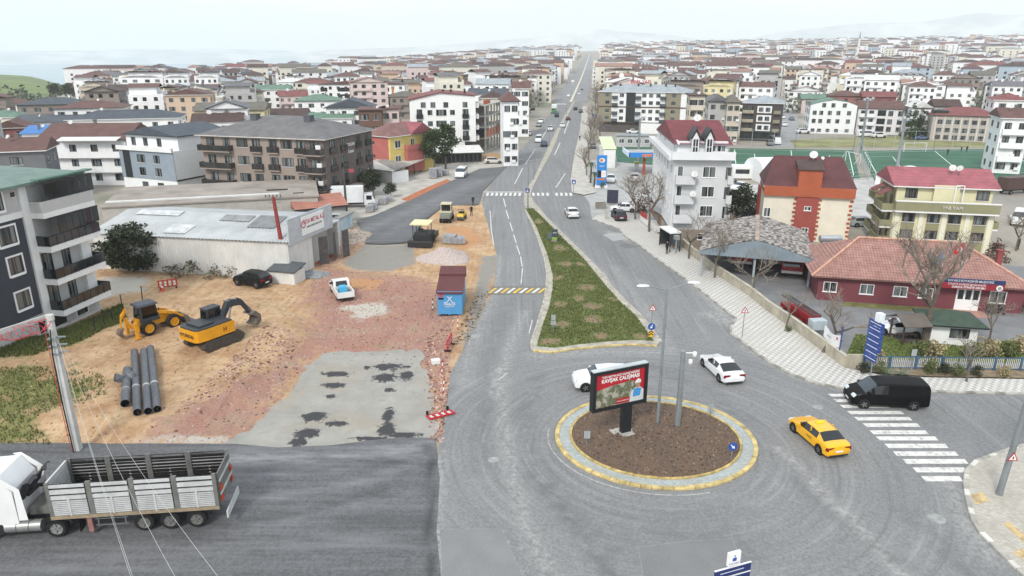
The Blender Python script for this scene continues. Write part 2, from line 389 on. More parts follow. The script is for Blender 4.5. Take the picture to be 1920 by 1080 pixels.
def mat_subbase():
 m,nt,bs=new_mat('stabilised_base')
 base=ramp(nt,noise(nt,0.4,6,0.65),0.3,0.7,srgb('#82807b'),srgb('#a5a29b'))
 base=mixc(nt,mth(nt,'MULTIPLY',ramp(nt,noise(nt,0.25,4),0.5,0.65),0.6),base,srgb('#9a8b76'))
 fine=noise(nt,20,4,0.7)
 base=mixc(nt,0.35,base,ramp(nt,fine,0.3,0.7,srgb('#5d5a53'),srgb('#c9c4b9')));base=mixc(nt,mth(nt,'MULTIPLY',ramp(nt,noise(nt,1.1,8,0.75),0.55,0.7),0.45),base,srgb('#6f6b64'))
 f=ramp(nt,mth(nt,'ADD',attr(nt,'tar'),mth(nt,'MULTIPLY',mth(nt,'SUBTRACT',noise(nt,2.2,9,0.78),0.5),2.6)),0.5,0.66)
 base=mixc(nt,f,base,ramp(nt,fine,0.3,0.7,(0.022,0.022,0.024),(0.07,0.07,0.075)))
 nt.links.new(base,bs.inputs['Base Color']);bs.inputs['Roughness'].default_value=0.95
 bump(nt,bs,fine,0.4,0.02);return m
def mat_paver(name,ang,c1,c2,mortar,scale,wid=0.5,hei=0.25):
 m,nt,bs=new_mat(name)
 g=nd(nt,'ShaderNodeNewGeometry');mpp=nd(nt,'ShaderNodeMapping');mpp.inputs['Rotation'].default_value=(0,0,ang)
 nt.links.new(g.outputs['Position'],mpp.inputs[0])
 b=nd(nt,'ShaderNodeTexBrick',Scale=scale);b.inputs['Color1'].default_value=(*srgb(c1),1);b.inputs['Color2'].default_value=(*srgb(c2),1)
 b.inputs['Mortar'].default_value=(*srgb(mortar),1);b.inputs['Mortar Size'].default_value=0.018
 b.inputs['Brick Width'].default_value=wid;b.inputs['Row Height'].default_value=hei;b.inputs['Bias'].default_value=0.1
 nt.links.new(mpp.outputs[0],b.inputs['Vector'])
 d=mixc(nt,mth(nt,'MULTIPLY',ramp(nt,noise(nt,0.5,6,0.7),0.45,0.75),0.55),b.outputs['Color'],srgb('#8e877b'))
 nt.links.new(d,bs.inputs['Base Color']);bs.inputs['Roughness'].default_value=0.9
 bump(nt,bs,b.outputs['Fac'],0.25,-0.02);return m
ROADM=mat_road();NEWASP=mat_newasphalt();DIRT=mat_dirt();SUBB=mat_subbase()
LINEM=M('#d9d8d2',0.7,0.16,3.0);YELP=M('#d9b54a',0.7,0.2,2.5);CONC=M('#b5b1a8',0.9,0.18,0.9,bmp=0.2);CONC_D=M('#8c8880',0.9,0.2,0.9,bmp=0.2)
MED_L=[(1075,190),(1060,215),(1042,247),(1030,272),(1018,297),(1002,333),(983,362),(982,380),(986,395),(1007,440),(1022,485),(1027,515),(1026,540),(1022,565),(1010,607),(998,645),(1000,659)]
MED_B=[(1035,662),(1072,656),(1135,650),(1185,647),(1232,650)]
MED_R=[(1237,642),(1222,620),(1197,590),(1172,567),(1147,540),(1130,515),(1100,485),(1060,445),(1022,407),(1002,382),(995,365),(998,355),(1012,327),(1032,290),(1042,268),(1050,245),(1066,215),(1078,190)]
ROAD_R=[(1094,180),(1092,200),(1087,247),(1077,290),(1072,307),(1070,337),(1072,362),(1095,368),(1105,380),(1110,412),(1160,430),(1172,445),(1197,460),(1222,480),(1272,515),(1325,555),(1345,572),(1380,600),(1370,615),(1370,627),(1397,647),(1440,680),(1477,700),(1527,720),(1585,732),(1737,736),(1920,741),(2150,747)]
ROAD_BR=[(2150,800),(2010,815),(1920,837),(1877,850),(1830,867),(1812,885),(1809,910),(1815,945),(1825,980),(1840,1002),(1877,1040),(1925,1085),(1990,1150)]
ROAD_L=[(1000,1180),(822,1180),(820,1080),(812,1000),(818,900),(822,850),(832,800),(845,700),(872,650),(905,590),(925,545),(932,480),(908,400),(905,370),(935,325),(985,272),(1012,240),(1042,198),(1050,185)]
road_poly=GL(ROAD_L[::-1][:0]+ROAD_R+ROAD_BR+ROAD_L)
def lines_mask(specs):
 def fn(V):
  out=np.zeros(len(V))
  for line,w,a in specs:
   d=seg_dist(V,[p[:2]for p in GL(line)]);out=np.maximum(out,a*np.clip(1.25-d/w,0,1))
  return out
 return fn
dust=lines_mask([([(985,585),(958,640),(940,720),(945,800),(960,900),(990,1000),(1035,1085)],0.55,0.75),([(935,690),(928,740)],0.7,1.0),([(905,610),(880,660),(868,720)],0.9,0.5),([(1450,840),(1490,870),(1560,945),(1625,1005),(1700,1090)],0.55,0.85),([(1300,530),(1350,575),(1372,606),(1330,590)],1.3,0.9),([(1140,435),(1175,450)],0.8,1.0),([(1390,650),(1480,705),(1600,738),(1750,745)],0.5,0.6),([(1780,900),(1800,970),(1860,1050)],0.7,0.7),([(1150,500),(1240,620),(1260,660)],0.6,0.5),([(930,480),(925,540),(905,600)],0.8,0.8),([(1000,668),(1120,660),(1240,660)],1.0,0.6),([(1060,440),(1160,540),(1250,630)],0.5,0.45),([(950,400),(965,470),(960,545)],0.7,0.3),([(820,1080),(815,980),(822,850)],0.6,0.8)])
dark=lines_mask([([(1005,895),(1060,960),(1150,1090)],0.75,1.2),([(1010,700),(985,780),(1000,860),(1060,950),(1160,1040)],0.9,0.7),([(1200,680),(1330,730),(1430,830),(1500,900)],1.0,0.55),([(1480,900),(1600,1000),(1700,1060)],0.6,0.7),([(1700,960),(1790,1050),(1850,1100)],0.7,0.8),([(1040,300),(1080,330),(1090,420),(1200,520)],1.1,0.55),([(960,560),(920,660),(905,780),(900,880)],0.8,0.55),([(1030,940),(1200,980),(1400,960)],0.8,0.45),([(1180,1030),(1380,1020)],2.0,0.7),([(1600,760),(1760,800)],2.2,0.5)])
crackm=lambda V:np.maximum(sstep((sdf(V,[p[:2]for p in GL([(1180,1020),(1370,1005),(1410,1085),(1190,1090)])])+0.5)/1.0),sstep((sdf(V,[p[:2]for p in GL([(815,990),(950,990),(990,1085),(815,1085)])])+0.5)))
turnm=lambda V:np.clip(1.9-np.hypot(V[:,0]-G(1231,832).x,V[:,1]-G(1231,832).y)/14.0,0,1)
road=sheet('road',road_poly,0.05,ROADM,0.55,{'dust':dust,'dark':dark,'crack':crackm,'turn':turnm})
def patch(quad,c,edge=True,z=0.053):
 m,nt,bs=new_mat('patch_asphalt');fi=noise(nt,18,4,0.75);nt.links.new(mixc(nt,0.45,ramp(nt,noise(nt,0.5,6),0.3,0.7,(c*.8,c*.8,c*.8),(c*1.15,c*1.15,c*1.14)),ramp(nt,fi,0.3,0.7,(c*.4,)*3,(c*1.8,)*3)),bs.inputs['Base Color']);bs.inputs['Roughness'].default_value=0.9
 sheet('asphalt_patch',GL(quad,z),z,m,parent=road,kind=None)
 if edge:
  q=GL(quad,z+.002);b=MB()
  for a,d in zip(q,q[1:]+q[:1]):
   n_=(d-a).normalized();n_=Vector((-n_.y,n_.x,0))*0.014;b.add([a-n_,d-n_,d+n_,a+n_],[(0,1,2,3)])
  me=b.mesh('asphalt_seam',M((0.33,0.325,0.31),0.9,0.3,3));obj('asphalt_seam',me,road)
patch([(824,993),(940,990),(962,1040),(985,1090),(830,1090)],0.205);patch([(1196,1026),(1290,1014),(1372,1010),(1412,1090),(1208,1090)],0.185);patch([(1130,440),(1150,436),(1165,437),(1176,448),(1150,452)],0.36,False);patch([(1170,455),(1202,462),(1182,466),(1160,462)],0.16,False)
AV=[G(1035,245),G(1073,190),G(1082,165)];av_dir=(G(1084,158)-G(1052,222)).normalized()
av0=G(1068,197);avn=Vector((av_dir.y,-av_dir.x,0))
def av_axis(y):t=(y-av0.y)/av_dir.y;return av0.x+av_dir.x*t
P_=[]
far_road=MB();ys=[av0.y+20+40*i for i in range(40)]
rings=[[(av_axis(y)-10.5,y,T(av_axis(y),y)+0.25 if y>400 else 0.045),(av_axis(y)+9.5,y,T(av_axis(y),y)+0.25 if y>400 else 0.045)]for y in ys]
far_road.loft(rings,close=False);far_road.build('road_far',M((0.26,0.26,0.265),0.9,0.2,0.1))['kind']='structure'
fm=MB();fm.loft([[(av_axis(y)-0.7,y,r[0][2]+0.1),(av_axis(y)-0.7,y,r[0][2]+0.3),(av_axis(y)+0.7,y,r[0][2]+0.3),(av_axis(y)+0.7,y,r[0][2]+0.1)]for y,r in zip(ys,rings)],close=True)
fm.build('median_far',M('#cfc9b4',0.9))['kind']='structure'
def mark(quad,mat=LINEM,z=0.056,name='road_marking'):
 p=GL(quad,z);me=bpy.data.meshes.new(name);me.from_pydata([tuple(q)for q in p],[],[tuple(range(len(p)))]);me.materials.append(mat);me.update()
 if me.polygons[0].normal.z<0:me.flip_normals()
 return obj(name,me,road)
m,nt,bs=new_mat('worn_marking');bs.inputs['Roughness'].default_value=0.8
nt.links.new(mixc(nt,ramp(nt,noise(nt,2.2,8,0.75),0.5,0.7),srgb('#d6d4ce'),(0.21,0.21,0.21)),bs.inputs['Base Color']);WORNL=m
for y,xl,xr in((741,1555,1640),(751,1565,1650),(762,1577,1665),(773.5,1591,1692),(785,1604,1707),(797,1620,1722),(810.5,1633,1738),(822,1645,1756),(836,1661,1775),(850.5,1677,1794),(865,1695,1812),(881,1714,1810),(897.5,1730,1802)):
 t=2.6+(y-741)*0.015;mark([(xl-3,y-t),(xr-3,y-t),(xr+4,y+t),(xl+5,y+t)],WORNL,name='crosswalk_stripe')
for i in range(8):x=911+i*8.6;mark([(x,367),(x+4.6,367),(x+6.2,361.5),(x+1.6,361.5)],name='crosswalk_stripe')
for x in(997.5,1006.5,1015,1024,1041,1050,1059,1067.5):mark([(x,361.5),(x+4.3,361.5),(x+5.3,367),(x+1,367)],name='crosswalk_stripe')
mark([(905,359.5),(980,359.5),(980,360.5),(905,360.5)])
for k,y in enumerate((196,187)):
 for i in range(7):mark([(1042+i*3.2+k*5,y),(1043.6+i*3.2+k*5,y),(1043.6+i*3.2+k*5,y-2),(1042+i*3.2+k*5,y-2)],name='crosswalk_stripe')
for a in([(944,372),(948,388)],[(949,394),(954,410)],[(956,417),(961,433)],[(963,440),(968,455)],[(969,460),(975,478)],[(976,481),(979,500)],[(979.5,503),(977,533)]):
 (x0,y0),(x1,y1)=a;w=0.9;mark([(x0-w,y0),(x1-w,y1),(x1+w,y1),(x0+w,y0)],WORNL)
for(x0,y0,x1,y1)in((919,395,921,430),(921,430,926,460),(1060,325,1042,352),(1022,420,1045,443),(1067,225,1058,250),(1050,268,1040,290),(980,315,965,345),(1003,280,985,308),(1026,243,1012,265),(998,600,992,625),(950,700,935,712)):
 mark([(x0-0.8,y0),(x1-0.8,y1),(x1+0.8,y1),(x0+0.8,y0)],WORNL)
sb=MB();q=GL([(914,553),(1022,552),(1026,536),(922,537)],0.052);q2=GL([(917,550),(1021,549),(1025,539),(923,540)],0.10)
sb.add(q+q2,[(4,5,6,7),(0,1,5,4),(1,2,6,5),(2,3,7,6),(3,0,4,7)]);sb.build('speed_hump',M('#77756f',0.9),road)
for i in range(9):
 x=914+i*11.6;mark([(x,549.5),(x+6,549.5),(min(x+19,1024),540),(min(x+13,1024),540)],YELP if i%2==0 else WORNL,0.112,'hump_stripe')
for x,y,r in((1756,972,0.42),(892,630,0.4),(1533,763,0.35),(925,862,0.3)):
 o=MB().lathe([(0,0.012),(r*0.72,0.012),(r*0.76,0.004),(r,0.008),(r+0.05,0)],20).build('manhole_cover',M('#9a9b98',0.6,0.2,4),road,G(x,y,0.052))
BASEP=[p[:2]for p in GL([(420,838),(470,803),(540,742),(573,690),(608,664),(700,657),(790,657),(800,700),(815,765),(814,826),(760,826),(700,832),(620,842),(520,846),(440,842)])]
PLAT=[p[:2]for p in GL([(-300,700),(60,640),(330,575),(470,560),(560,600),(560,660),(500,720),(440,775),(360,800),(120,815),(-300,820)])]
def dirt_h(V):
 V=np.atleast_2d(np.asarray(V,float))
 h=0.55*sstep((sdf(V,PLAT)+1.2)/3.2);keep=1-sstep((sdf(V,BASEP)+0.6)/0.6)
 for(px,py,r,a)in((470,735,2.6,0.35),(540,640,2.4,0.3),(330,800,2.0,0.35),(250,815,2.0,0.3),(430,600,3,0.3),(500,585,1.5,0.25),(880,430,2.5,0.25),(885,560,1.3,0.3),(815,560,1.2,0.25),(640,450,3.0,0.5)):
  c=G(px,py);h=h+a*np.exp(-((V[:,0]-c.x)**2+(V[:,1]-c.y)**2)/(r*r))
 h=h+0.30*(vnoise(V,0.45,7)-0.4)*sstep((sdf(V,PLAT)+3)/3)+0.16*(vnoise(V,0.9,1)-0.5)+0.11*(vnoise(V,2.1,2)-0.5)
 return h*keep
DPOLY=GL([(-350,842),(430,842),(520,846),(640,842),(808,830),(826,815),(842,720),(868,655),(905,590),(925,545),(934,480),(912,400),(900,378),(830,385),(790,425),(757,462),(690,462),(680,440),(650,410),(600,430),(560,480),(470,510),(200,500),(60,545),(-150,620),(-350,700)])
def dz(x,y):return 0.02+float(dirt_h([(x,y)])[0])
def GD(px,py):
 z=0.02
 for _ in range(6):p=G(px,py,z);z=dz(p.x,p.y)
 return G(px,py,z)
def poly_mask(polys,soft=1.5):
 ws=[[p[:2]for p in GL(q)]for q in polys]
 return lambda V:np.max([0.5+sdf(V,w)/(2*soft)for w in ws],axis=0)
RED=[[(600,500),(700,515),(790,520),(825,545),(850,600),(840,700),(818,830),(800,830),(795,700),(600,660),(560,700),(480,800),(430,835),(250,835),(330,790),(440,740),(520,690),(590,600),(570,560)],[(620,440),(660,430),(680,450),(640,490),(600,500)]]
GRASS=[[(-300,700),(60,700),(195,715),(205,755),(110,780),(60,800),(100,835),(-300,835)],[(-100,690),(110,628),(230,570),(240,610),(130,660),(60,680)],[(478,583),(505,578),(515,590),(485,595)]]
PALE=[[(640,575),(720,567),(728,585),(670,602)],[(190,560),(270,545),(275,520),(190,520)],[(230,830),(320,825),(420,815),(420,835)]]
def hgt(V,d):return np.maximum(dirt_h(V),-0.01)*sstep(d/1.6)
dirt=sheet('construction_ground',DPOLY,0.02,DIRT,0.36,{'red':poly_mask(RED,2.2),'grass':lambda V:poly_mask(GRASS,1.6)(V)-0.25+0.9*(vnoise(V,0.35,9)-0.5),'pale':poly_mask(PALE,1.0),'orange':poly_mask([[(840,425),(880,430),(905,450),(870,470),(840,450)],[(640,520),(720,525),(700,545),(620,540)]],1.0),'grey':poly_mask([[(905,480),(935,480),(905,600),(880,655),(865,650),(890,560)],[(640,495),(690,455),(775,460),(778,495),(735,508),(670,508)]],0.7)},height=hgt)
TAR=[(728,690,30,7),(722,710,24,8),(762,706,14,9),(730,733,11,4),(765,689,6,2.5),(688,691,8,3),(632,703,30,5),(625,724,26,5),(590,783,26,9),(630,796,24,5),(575,815,26,10),(560,832,20,7),(728,780,13,14),(725,808,18,16),(760,818,38,6),(690,824,40,4),(798,735,3,3),(620,745,10,4)]
TARW=[(G(x,y),rx/FPX*G(x,y).length,(G(x,y-ry)-G(x,y)).length)for x,y,rx,ry in TAR]
def tarm(V):
 o=np.zeros(len(V))
 for c,a,b in TARW:o=np.maximum(o,1.15*np.exp(-(((V[:,0]-c.x)/a)**2+((V[:,1]-c.y)/b)**2)*0.75))
 return o
def ragged(poly,amp,step=0.5,seed=3):
 P=np.array(dense([(p[0],p[1])for p in poly],step));a=vnoise(P,0.9,seed)+0.6*vnoise(P,2.3,seed+1)-0.8;b=vnoise(P+31.7,0.9,seed)+0.6*vnoise(P+11.3,2.3,seed+1)-0.8
 return[(x+amp*u,y+amp*v)for(x,y),u,v in zip(P,a,b)]
sheet('stabilised_base',ragged(GL([(420,838),(470,803),(540,742),(573,690),(608,664),(700,657),(790,657),(800,700),(815,765),(814,826),(760,826),(700,832),(620,842),(520,846),(440,842)]),0.9),0.055,SUBB,0.3,{'tar':tarm},height=lambda V,d:0.10*sstep((tarm(V)-0.5)*3)*(0.4+vnoise(V,2.5,8))*sstep(d/0.5))
na1=sheet('new_asphalt',GL([(-500,830),(440,834),(520,841),(620,837),(700,827),(760,821),(815,823),(824,900),(818,1000),(826,1080),(829,1180),(-500,1180)]),0.085,NEWASP,0.5,{'dust':lines_mask([([(440,860),(600,862),(760,845),(800,835)],1.1,0.9),([(300,960),(520,935),(700,900),(800,860)],0.55,0.55),([(480,990),(620,960),(760,930)],0.9,0.35),([(100,1060),(450,1030),(700,1010)],1.2,0.3),([(450,900),(650,880),(790,850)],0.3,0.6)]),'dark':lines_mask([([(805,840),(810,900),(804,1000),(810,1085)],0.25,1.0),([(330,1000),(560,965),(720,920)],0.35,0.6),([(440,880),(600,880),(740,868)],0.4,0.5),([(650,985),(790,975)],1.0,0.4)])})
na2=sheet('new_asphalt_far',GL([(683,458),(690,445),(676,430),(668,414),(700,405),(760,381),(830,347),(900,317),(950,313),(905,360),(898,385),(835,386),(800,412),(768,456),(720,459)]),0.11,NEWASP,0.9,{'dust':lines_mask([([(690,430),(760,400),(900,340)],2.0,0.6),([(720,445),(800,395),(920,335)],1.0,0.4)]),'dark':lines_mask([([(683,458),(768,457),(800,412),(835,387),(898,386)],0.5,0.9)])})
KST={}
def kerb_line(parent,pts,mats,ln=0.7,w=0.22,h=0.17,z=0.02,side=1,gap=0.02,maxd=95):
 pts=[Vector((p[0],p[1],0))for p in pts];k=0;acc=0.0
 for a,b in zip(pts[:-1],pts[1:]):
  d=b-a;L=d.length
  n=max(1,round(L/ln));u=d/n;l1=u.length
  for i in range(n):
   c=a+u*(i+0.5);mt=mats[k%len(mats)];k+=1
   key=(round(w,2),round(h,2),mt.name)
   if key not in KST:
    e=0.03;KST[key]=MB().frus((-0.5,0.5,-w/2,w/2),(-0.5,0.5,-w/2,w/2),0,h-e).frus((-0.5,0.5,-w/2,w/2),(-0.49,0.49,-w/2+e,w/2-e),h-e,h).mesh('kerb_stone',mt)
   o=obj('kerb_stone',KST[key],parent,(c.x,c.y,z+RN.uniform(-0.008,0.008)),head(a,b)+RN.uniform(-0.01,0.01));o.scale=(l1-gap,1,1)
def offset(pts,d):
 out=[]
 for i,p in enumerate(pts):
  a=pts[max(0,i-1)];b=pts[min(len(pts)-1,i+1)];t=(Vector(b[:2])-Vector(a[:2])).normalized()
  out.append(Vector((p[0]-t.y*d,p[1]+t.x*d,0)))
 return out
KCREAM=M('#b5b0a2',0.9,0.3,2.0);KYEL=M('#cbb57c',0.85,0.35,1.5);KGREY=M('#aeaaa1',0.9,0.22,1.2);KDARK=M('#8e8a82',0.9,0.25,1.0)
mpoly=GL(MED_L+MED_B+MED_R)
median=sheet('median',mpoly,0.14,M('#b0aa9c',0.95,0.25,1.0,bmp=0.2))
mside=MB();n=len(mpoly)
mside.add([(p.x,p.y,0.0)for p in mpoly]+[(p.x,p.y,0.14)for p in mpoly],[(i,(i+1)%n,n+(i+1)%n,n+i)for i in range(n)]);mside.build('median_side',KCREAM,median)
kerb_line(median,offset(GL(MED_L[8:]),-0.1),[KCREAM],h=0.155)
kerb_line(median,offset(GL(MED_L[-1:]+MED_B),-0.1),[KYEL],h=0.16)
kerb_line(median,offset(GL(MED_R[:10]),-0.1),[KGREY,KCREAM,KGREY],h=0.155)
GRP=[(986,393),(1006,428),(1026,478),(1037,520),(1036,545),(1030,575),(1015,620),(1006,652),(1040,655),(1080,649),(1140,643),(1190,640),(1226,642),(1190,592),(1165,570),(1140,543),(1095,488),(1055,448),(1018,410),(1000,393)]
MUD=[(1010,418,12,6),(1050,470,18,8),(1060,500,20,6),(1047,525,12,6),(1100,545,24,8),(1085,565,16,8),(1110,580,26,8),(1050,575,18,8),(1110,605,24,10),(1055,615,22,8),(1125,635,20,7),(1200,635,18,6),(1030,645,30,7),(1090,500,12,5),(1150,565,14,5)]
MUDW=[(G(x,y),rx/FPX*G(x,y).length,(G(x,y-ry)-G(x,y)).length)for x,y,rx,ry in MUD]
def mudm(V):
 o=np.zeros(len(V))
 for c,a,b in MUDW:o=np.maximum(o,np.exp(-(((V[:,0]-c.x)/a)**2+((V[:,1]-c.y)/b)**2)))
 return o*0.95
m,nt,bs=new_mat('median_grass')
fine=noise(nt,9,6,0.8)
gcol=ramp(nt,fine,0.3,0.72,srgb('#434f26'),srgb('#7f874f'));gcol=mixc(nt,ramp(nt,noise(nt,0.5,5),0.45,0.65),gcol,srgb('#66703f'))
f=ramp(nt,mth(nt,'ADD',attr(nt,'mud'),mth(nt,'MULTIPLY',mth(nt,'SUBTRACT',noise(nt,1.1,8,0.78),0.5),1.9)),0.5,0.72)
nt.links.new(mixc(nt,f,gcol,ramp(nt,fine,0.3,0.7,srgb('#5e4734'),srgb('#a18a70'))),bs.inputs['Base Color']);bs.inputs['Roughness'].default_value=1
bump(nt,bs,fine,0.8,0.08);MGRASS=m
mg=sheet('lawn',GL(GRP),0.15,MGRASS,0.4,{'mud':mudm},height=lambda V,d:sstep(d/1.2)*(0.06+0.14*vnoise(V,0.8,3)+0.12*vnoise(V,2.2,4)),parent=median,kind=None)
SW_IN=[(2150,705),(1920,714),(1740,711),(1650,706),(1590,694),(1582,692),(1540,660),(1477,613),(1440,587),(1405,558),(1335,512),(1295,480),(1280,464),(1235,441),(1197,413),(1120,405)]
wdir=G(1582,692)-G(1335,512)
m,nt,bs=new_mat('interlocking_pavers');g=nd(nt,'ShaderNodeNewGeometry');mpp=nd(nt,'ShaderNodeMapping');mpp.inputs['Scale'].default_value=(3.6,2.3,0.001);mpp.inputs['Rotation'].default_value=(0,0,0.12);nt.links.new(g.outputs['Position'],mpp.inputs[0])
ck=nd(nt,'ShaderNodeTexChecker',Scale=1.0);ck.inputs['Color1'].default_value=(*srgb('#d3d0ca'),1);ck.inputs['Color2'].default_value=(*srgb('#a09d97'),1);nt.links.new(mpp.outputs[0],ck.inputs['Vector'])
cc=mixc(nt,ramp(nt,noise(nt,0.35,6,0.7),0.42,0.7),ck.outputs['Color'],srgb('#b3ada2'));nt.links.new(mixc(nt,0.25,cc,ramp(nt,noise(nt,9,4),0.3,0.7,(0.25,0.24,0.22),(0.8,0.79,0.76))),bs.inputs['Base Color']);bs.inputs['Roughness'].default_value=0.9;PAV=m
pave=sheet('pavement',GL(ROAD_R[9:]+SW_IN),0.16,PAV)
kerb_line(pave,offset(GL(ROAD_R[9:]),0.02),[KGREY,KDARK,KGREY],w=0.26,h=0.155)
PAV2=mat_paver('small_pavers',0.3,'#c8c3b8','#b3ada1','#8f897e',2.2,0.5,0.25)
pave2=sheet('pavement',GL(ROAD_BR+[(2300,1150),(2300,800)]),0.16,PAV2)
kerb_line(pave2,offset(GL(ROAD_BR[1:]),0.02),[KGREY,KGREY,M('#d5d2c8',0.9,0.2)],w=0.3,h=0.16)
for q in([(1820,928),(1842,922),(1856,940),(1830,946)],[(1880,982),(1892,978),(1925,1005),(1920,1018)],[(1898,1036),(1922,1026),(1935,1040),(1915,1048)]):
 o=sheet('tactile_paving',GL(q,0.16),0.166,M('#c9b084',0.85,0.3,2),parent=pave2,kind=None)
PAV3=M('#b9b4ab',0.9,0.15,0.6)
pv=sheet('pavement',GL([(1070,337),(1077,290),(1087,247),(1092,200),(1100,200),(1106,247),(1098,290),(1096,318),(1108,345),(1118,362),(1095,367),(1072,362)]),0.15,PAV3)
sheet('forecourt',GL([(1095,368),(1118,362),(1108,345),(1096,318),(1110,300),(1250,312),(1300,380),(1240,420),(1190,412),(1110,412)]),0.035,M('#aaa9a6',0.85,0.15,0.5))
sheet('yard',GL([(660,412),(700,405),(830,347),(950,310),(940,290),(870,300),(780,322),(690,350),(600,395),(620,410)]),0.03,M('#b7b2a8',0.9,0.2,0.4))
sheet('brick_dust_strip',GL([(752,374),(790,356),(838,336),(852,342),(805,369),(772,380)]),0.036,M('#b5704d',0.95,0.25,2))
rx0,rx1=G(1042,833),G(1420,833);ryn,ryf=G(1245,921),G(1230,745)
RC=Vector(((rx0.x+rx1.x)/2,(ryn.y+ryf.y)/2,0));RA=(rx1.x-rx0.x)/2;RB=(ryf.y-ryn.y)/2
def ell(k,n=64,dk=0.0):return[Vector((RC.x+(RA*k+dk)*math.cos(2*math.pi*i/n),RC.y+(RB*k+dk)*math.sin(2*math.pi*i/n),0))for i in range(n)]
rb=sheet('roundabout',ell(1,64,-0.1),0.14,mat_paver('apron_setts',0.0,'#bcc0bc','#9aa3a1','#868b88',3.0))
o_=ell(1,64,-0.14);kerb_line(rb,o_+o_[:1],[KYEL],ln=0.62,w=0.3,h=0.18)
i_=ell(1,48,-1.08);kerb_line(rb,i_+i_[:1],[M('#c2a96c',0.85,0.35,1.5)],ln=0.6,w=0.16,h=0.24)
m,nt,bs=new_mat('bed_soil');fine=noise(nt,8,6,0.8)
nt.links.new(mixc(nt,ramp(nt,noise(nt,0.7,5),0.4,0.7),ramp(nt,fine,0.32,0.72,srgb('#3f3129'),srgb('#857060')),srgb('#6f5a49')),bs.inputs['Base Color']);bs.inputs['Roughness'].default_value=1
bump(nt,bs,fine,0.9,0.1)
def bed_h(V,d):return sstep(d/3)*0.35+0.12*(vnoise(V,1.4,5))*sstep(d/0.4)+0.08*vnoise(V,3.2,6)*sstep(d/0.3)
BED=ell(1,48,-1.15)
bed=sheet('soil_bed',BED,0.18,m,0.28,height=bed_h,parent=rb,kind=None)
ring=MB();A_=ell(1,64,0.45);B_=ell(1,64,0.54)
for i in range(64):
 if 30<=i<=50:j=(i+1)%64;ring.add([(A_[i].x,A_[i].y,0.056),(A_[j].x,A_[j].y,0.056),(B_[j].x,B_[j].y,0.056),(B_[i].x,B_[i].y,0.056)],[(0,1,2,3)][::1])
me=ring.mesh('road_marking',M((0.42,0.415,0.4),0.9,0.35,3));me.flip_normals()if me.polygons[0].normal.z<0 else None;obj('road_marking',me,road)
def rb_z(p):return 0.2+float(bed_h(np.array([[p[0],p[1]]]),sdf(np.array([[p[0],p[1]]]),BED))[0])
def mat_turf(ang):
 m,nt,bs=new_mat('artificial_turf')
 base=mixc(nt,ramp(nt,noise(nt,0.08,4,stretch=(1,4,1,ang)),0.4,0.6),srgb('#2c5540'),srgb('#3a664e'))
 nt.links.new(base,bs.inputs['Base Color']);bs.inputs['Roughness'].default_value=0.9;return m
TURF=mat_turf(0.2)
def pitch(name,quad,inset):
 p=sheet(name,GL(quad),0.03,TURF);P4=GL(quad)
 def at(u,v):a=P4[0].lerp(P4[1],u);b=P4[3].lerp(P4[2],u);q=a.lerp(b,v);return(q.x,q.y,0.036)
 def ln(a,b,w=0.08):
  a=Vector(at(*a));b=Vector(at(*b));d=(b-a).normalized();nn=Vector((-d.y,d.x,0))*w
  me=bpy.data.meshes.new('pitch_line');me.from_pydata([a-nn,a+nn,b+nn,b-nn],[],[(0,3,2,1)]);me.materials.append(M('#e6ebe6',0.9,0.05));me.update()
  if me.polygons[0].normal.z<0:me.flip_normals()
  obj('pitch_line',me,p)
 e=inset
 for a,b in(((e,.06),(1-e,.06)),((e,.94),(1-e,.94)),((e,.06),(e,.94)),((1-e,.06),(1-e,.94)),((.5,.06),(.5,.94)),((e,.25),(e+.16,.25)),((e,.75),(e+.16,.75)),((e+.16,.25),(e+.16,.75)),((1-e,.25),(1-e-.16,.25)),((1-e,.75),(1-e-.16,.75)),((1-e-.16,.25),(1-e-.16,.75))):ln(a,b)
 return p,at
pit1,at1=pitch('football_pitch',[(1372,325),(1612,335),(1600,282),(1368,278)],0.04)
pit2,at2=pitch('football_pitch',[(1640,340),(2010,345),(1885,279),(1612,283)],0.03)
pit3=sheet('football_pitch',GL([(1160,315),(1225,312),(1222,276),(1152,276)]),0.03,TURF)
sheet('side_road',GL([(1440,277),(1502,274),(1494,215),(1482,170),(1478,150),(1472,150),(1466,172),(1460,215)]),0.02,M((0.3,0.3,0.3),0.9,0.15,0.3))
sheet('vacant_grass',GL([(1490,276),(1900,276),(1880,262),(1700,255),(1480,262)]),0.025,m_:=M('#8b8a5e',1,0.3,0.15))
sheet('car_park',GL([(1380,345),(1420,420),(1640,430),(1660,330),(1480,345)]),0.02,M('#b4b2ae',0.9,0.15,0.3))
YARD=GL([(1300,478),(1420,400),(1530,470),(1920,500),(2150,520),(2150,690),(1920,690),(1600,680),(1590,690),(1540,657),(1440,584),(1340,512)])
sheet('yard',YARD,0.03,M('#7f7f80',0.9,0.15,0.5))
m,nt,bs=new_mat('yard_grass');nt.links.new(ramp(nt,noise(nt,5,6,0.8),0.3,0.7,srgb('#46612a'),srgb('#84974c')),bs.inputs['Base Color']);bs.inputs['Roughness'].default_value=1;YGR=m
sheet('lawn',GL([(1586,668),(1604,628),(1660,630),(1720,648),(1920,640),(2100,645),(2100,680),(1920,682),(1590,672)]),0.05,YGR)
sheet('lawn',GL([(1578,566),(1790,580),(1792,592),(1700,584),(1578,574)]),0.04,M('#7c7a4c',1,0.3,1.0))
sheet('planting_bed',GL([(1600,694),(1930,692),(1930,712),(1740,709),(1650,703)]),0.165,M('#8a7a63',1,0.3,1.5))
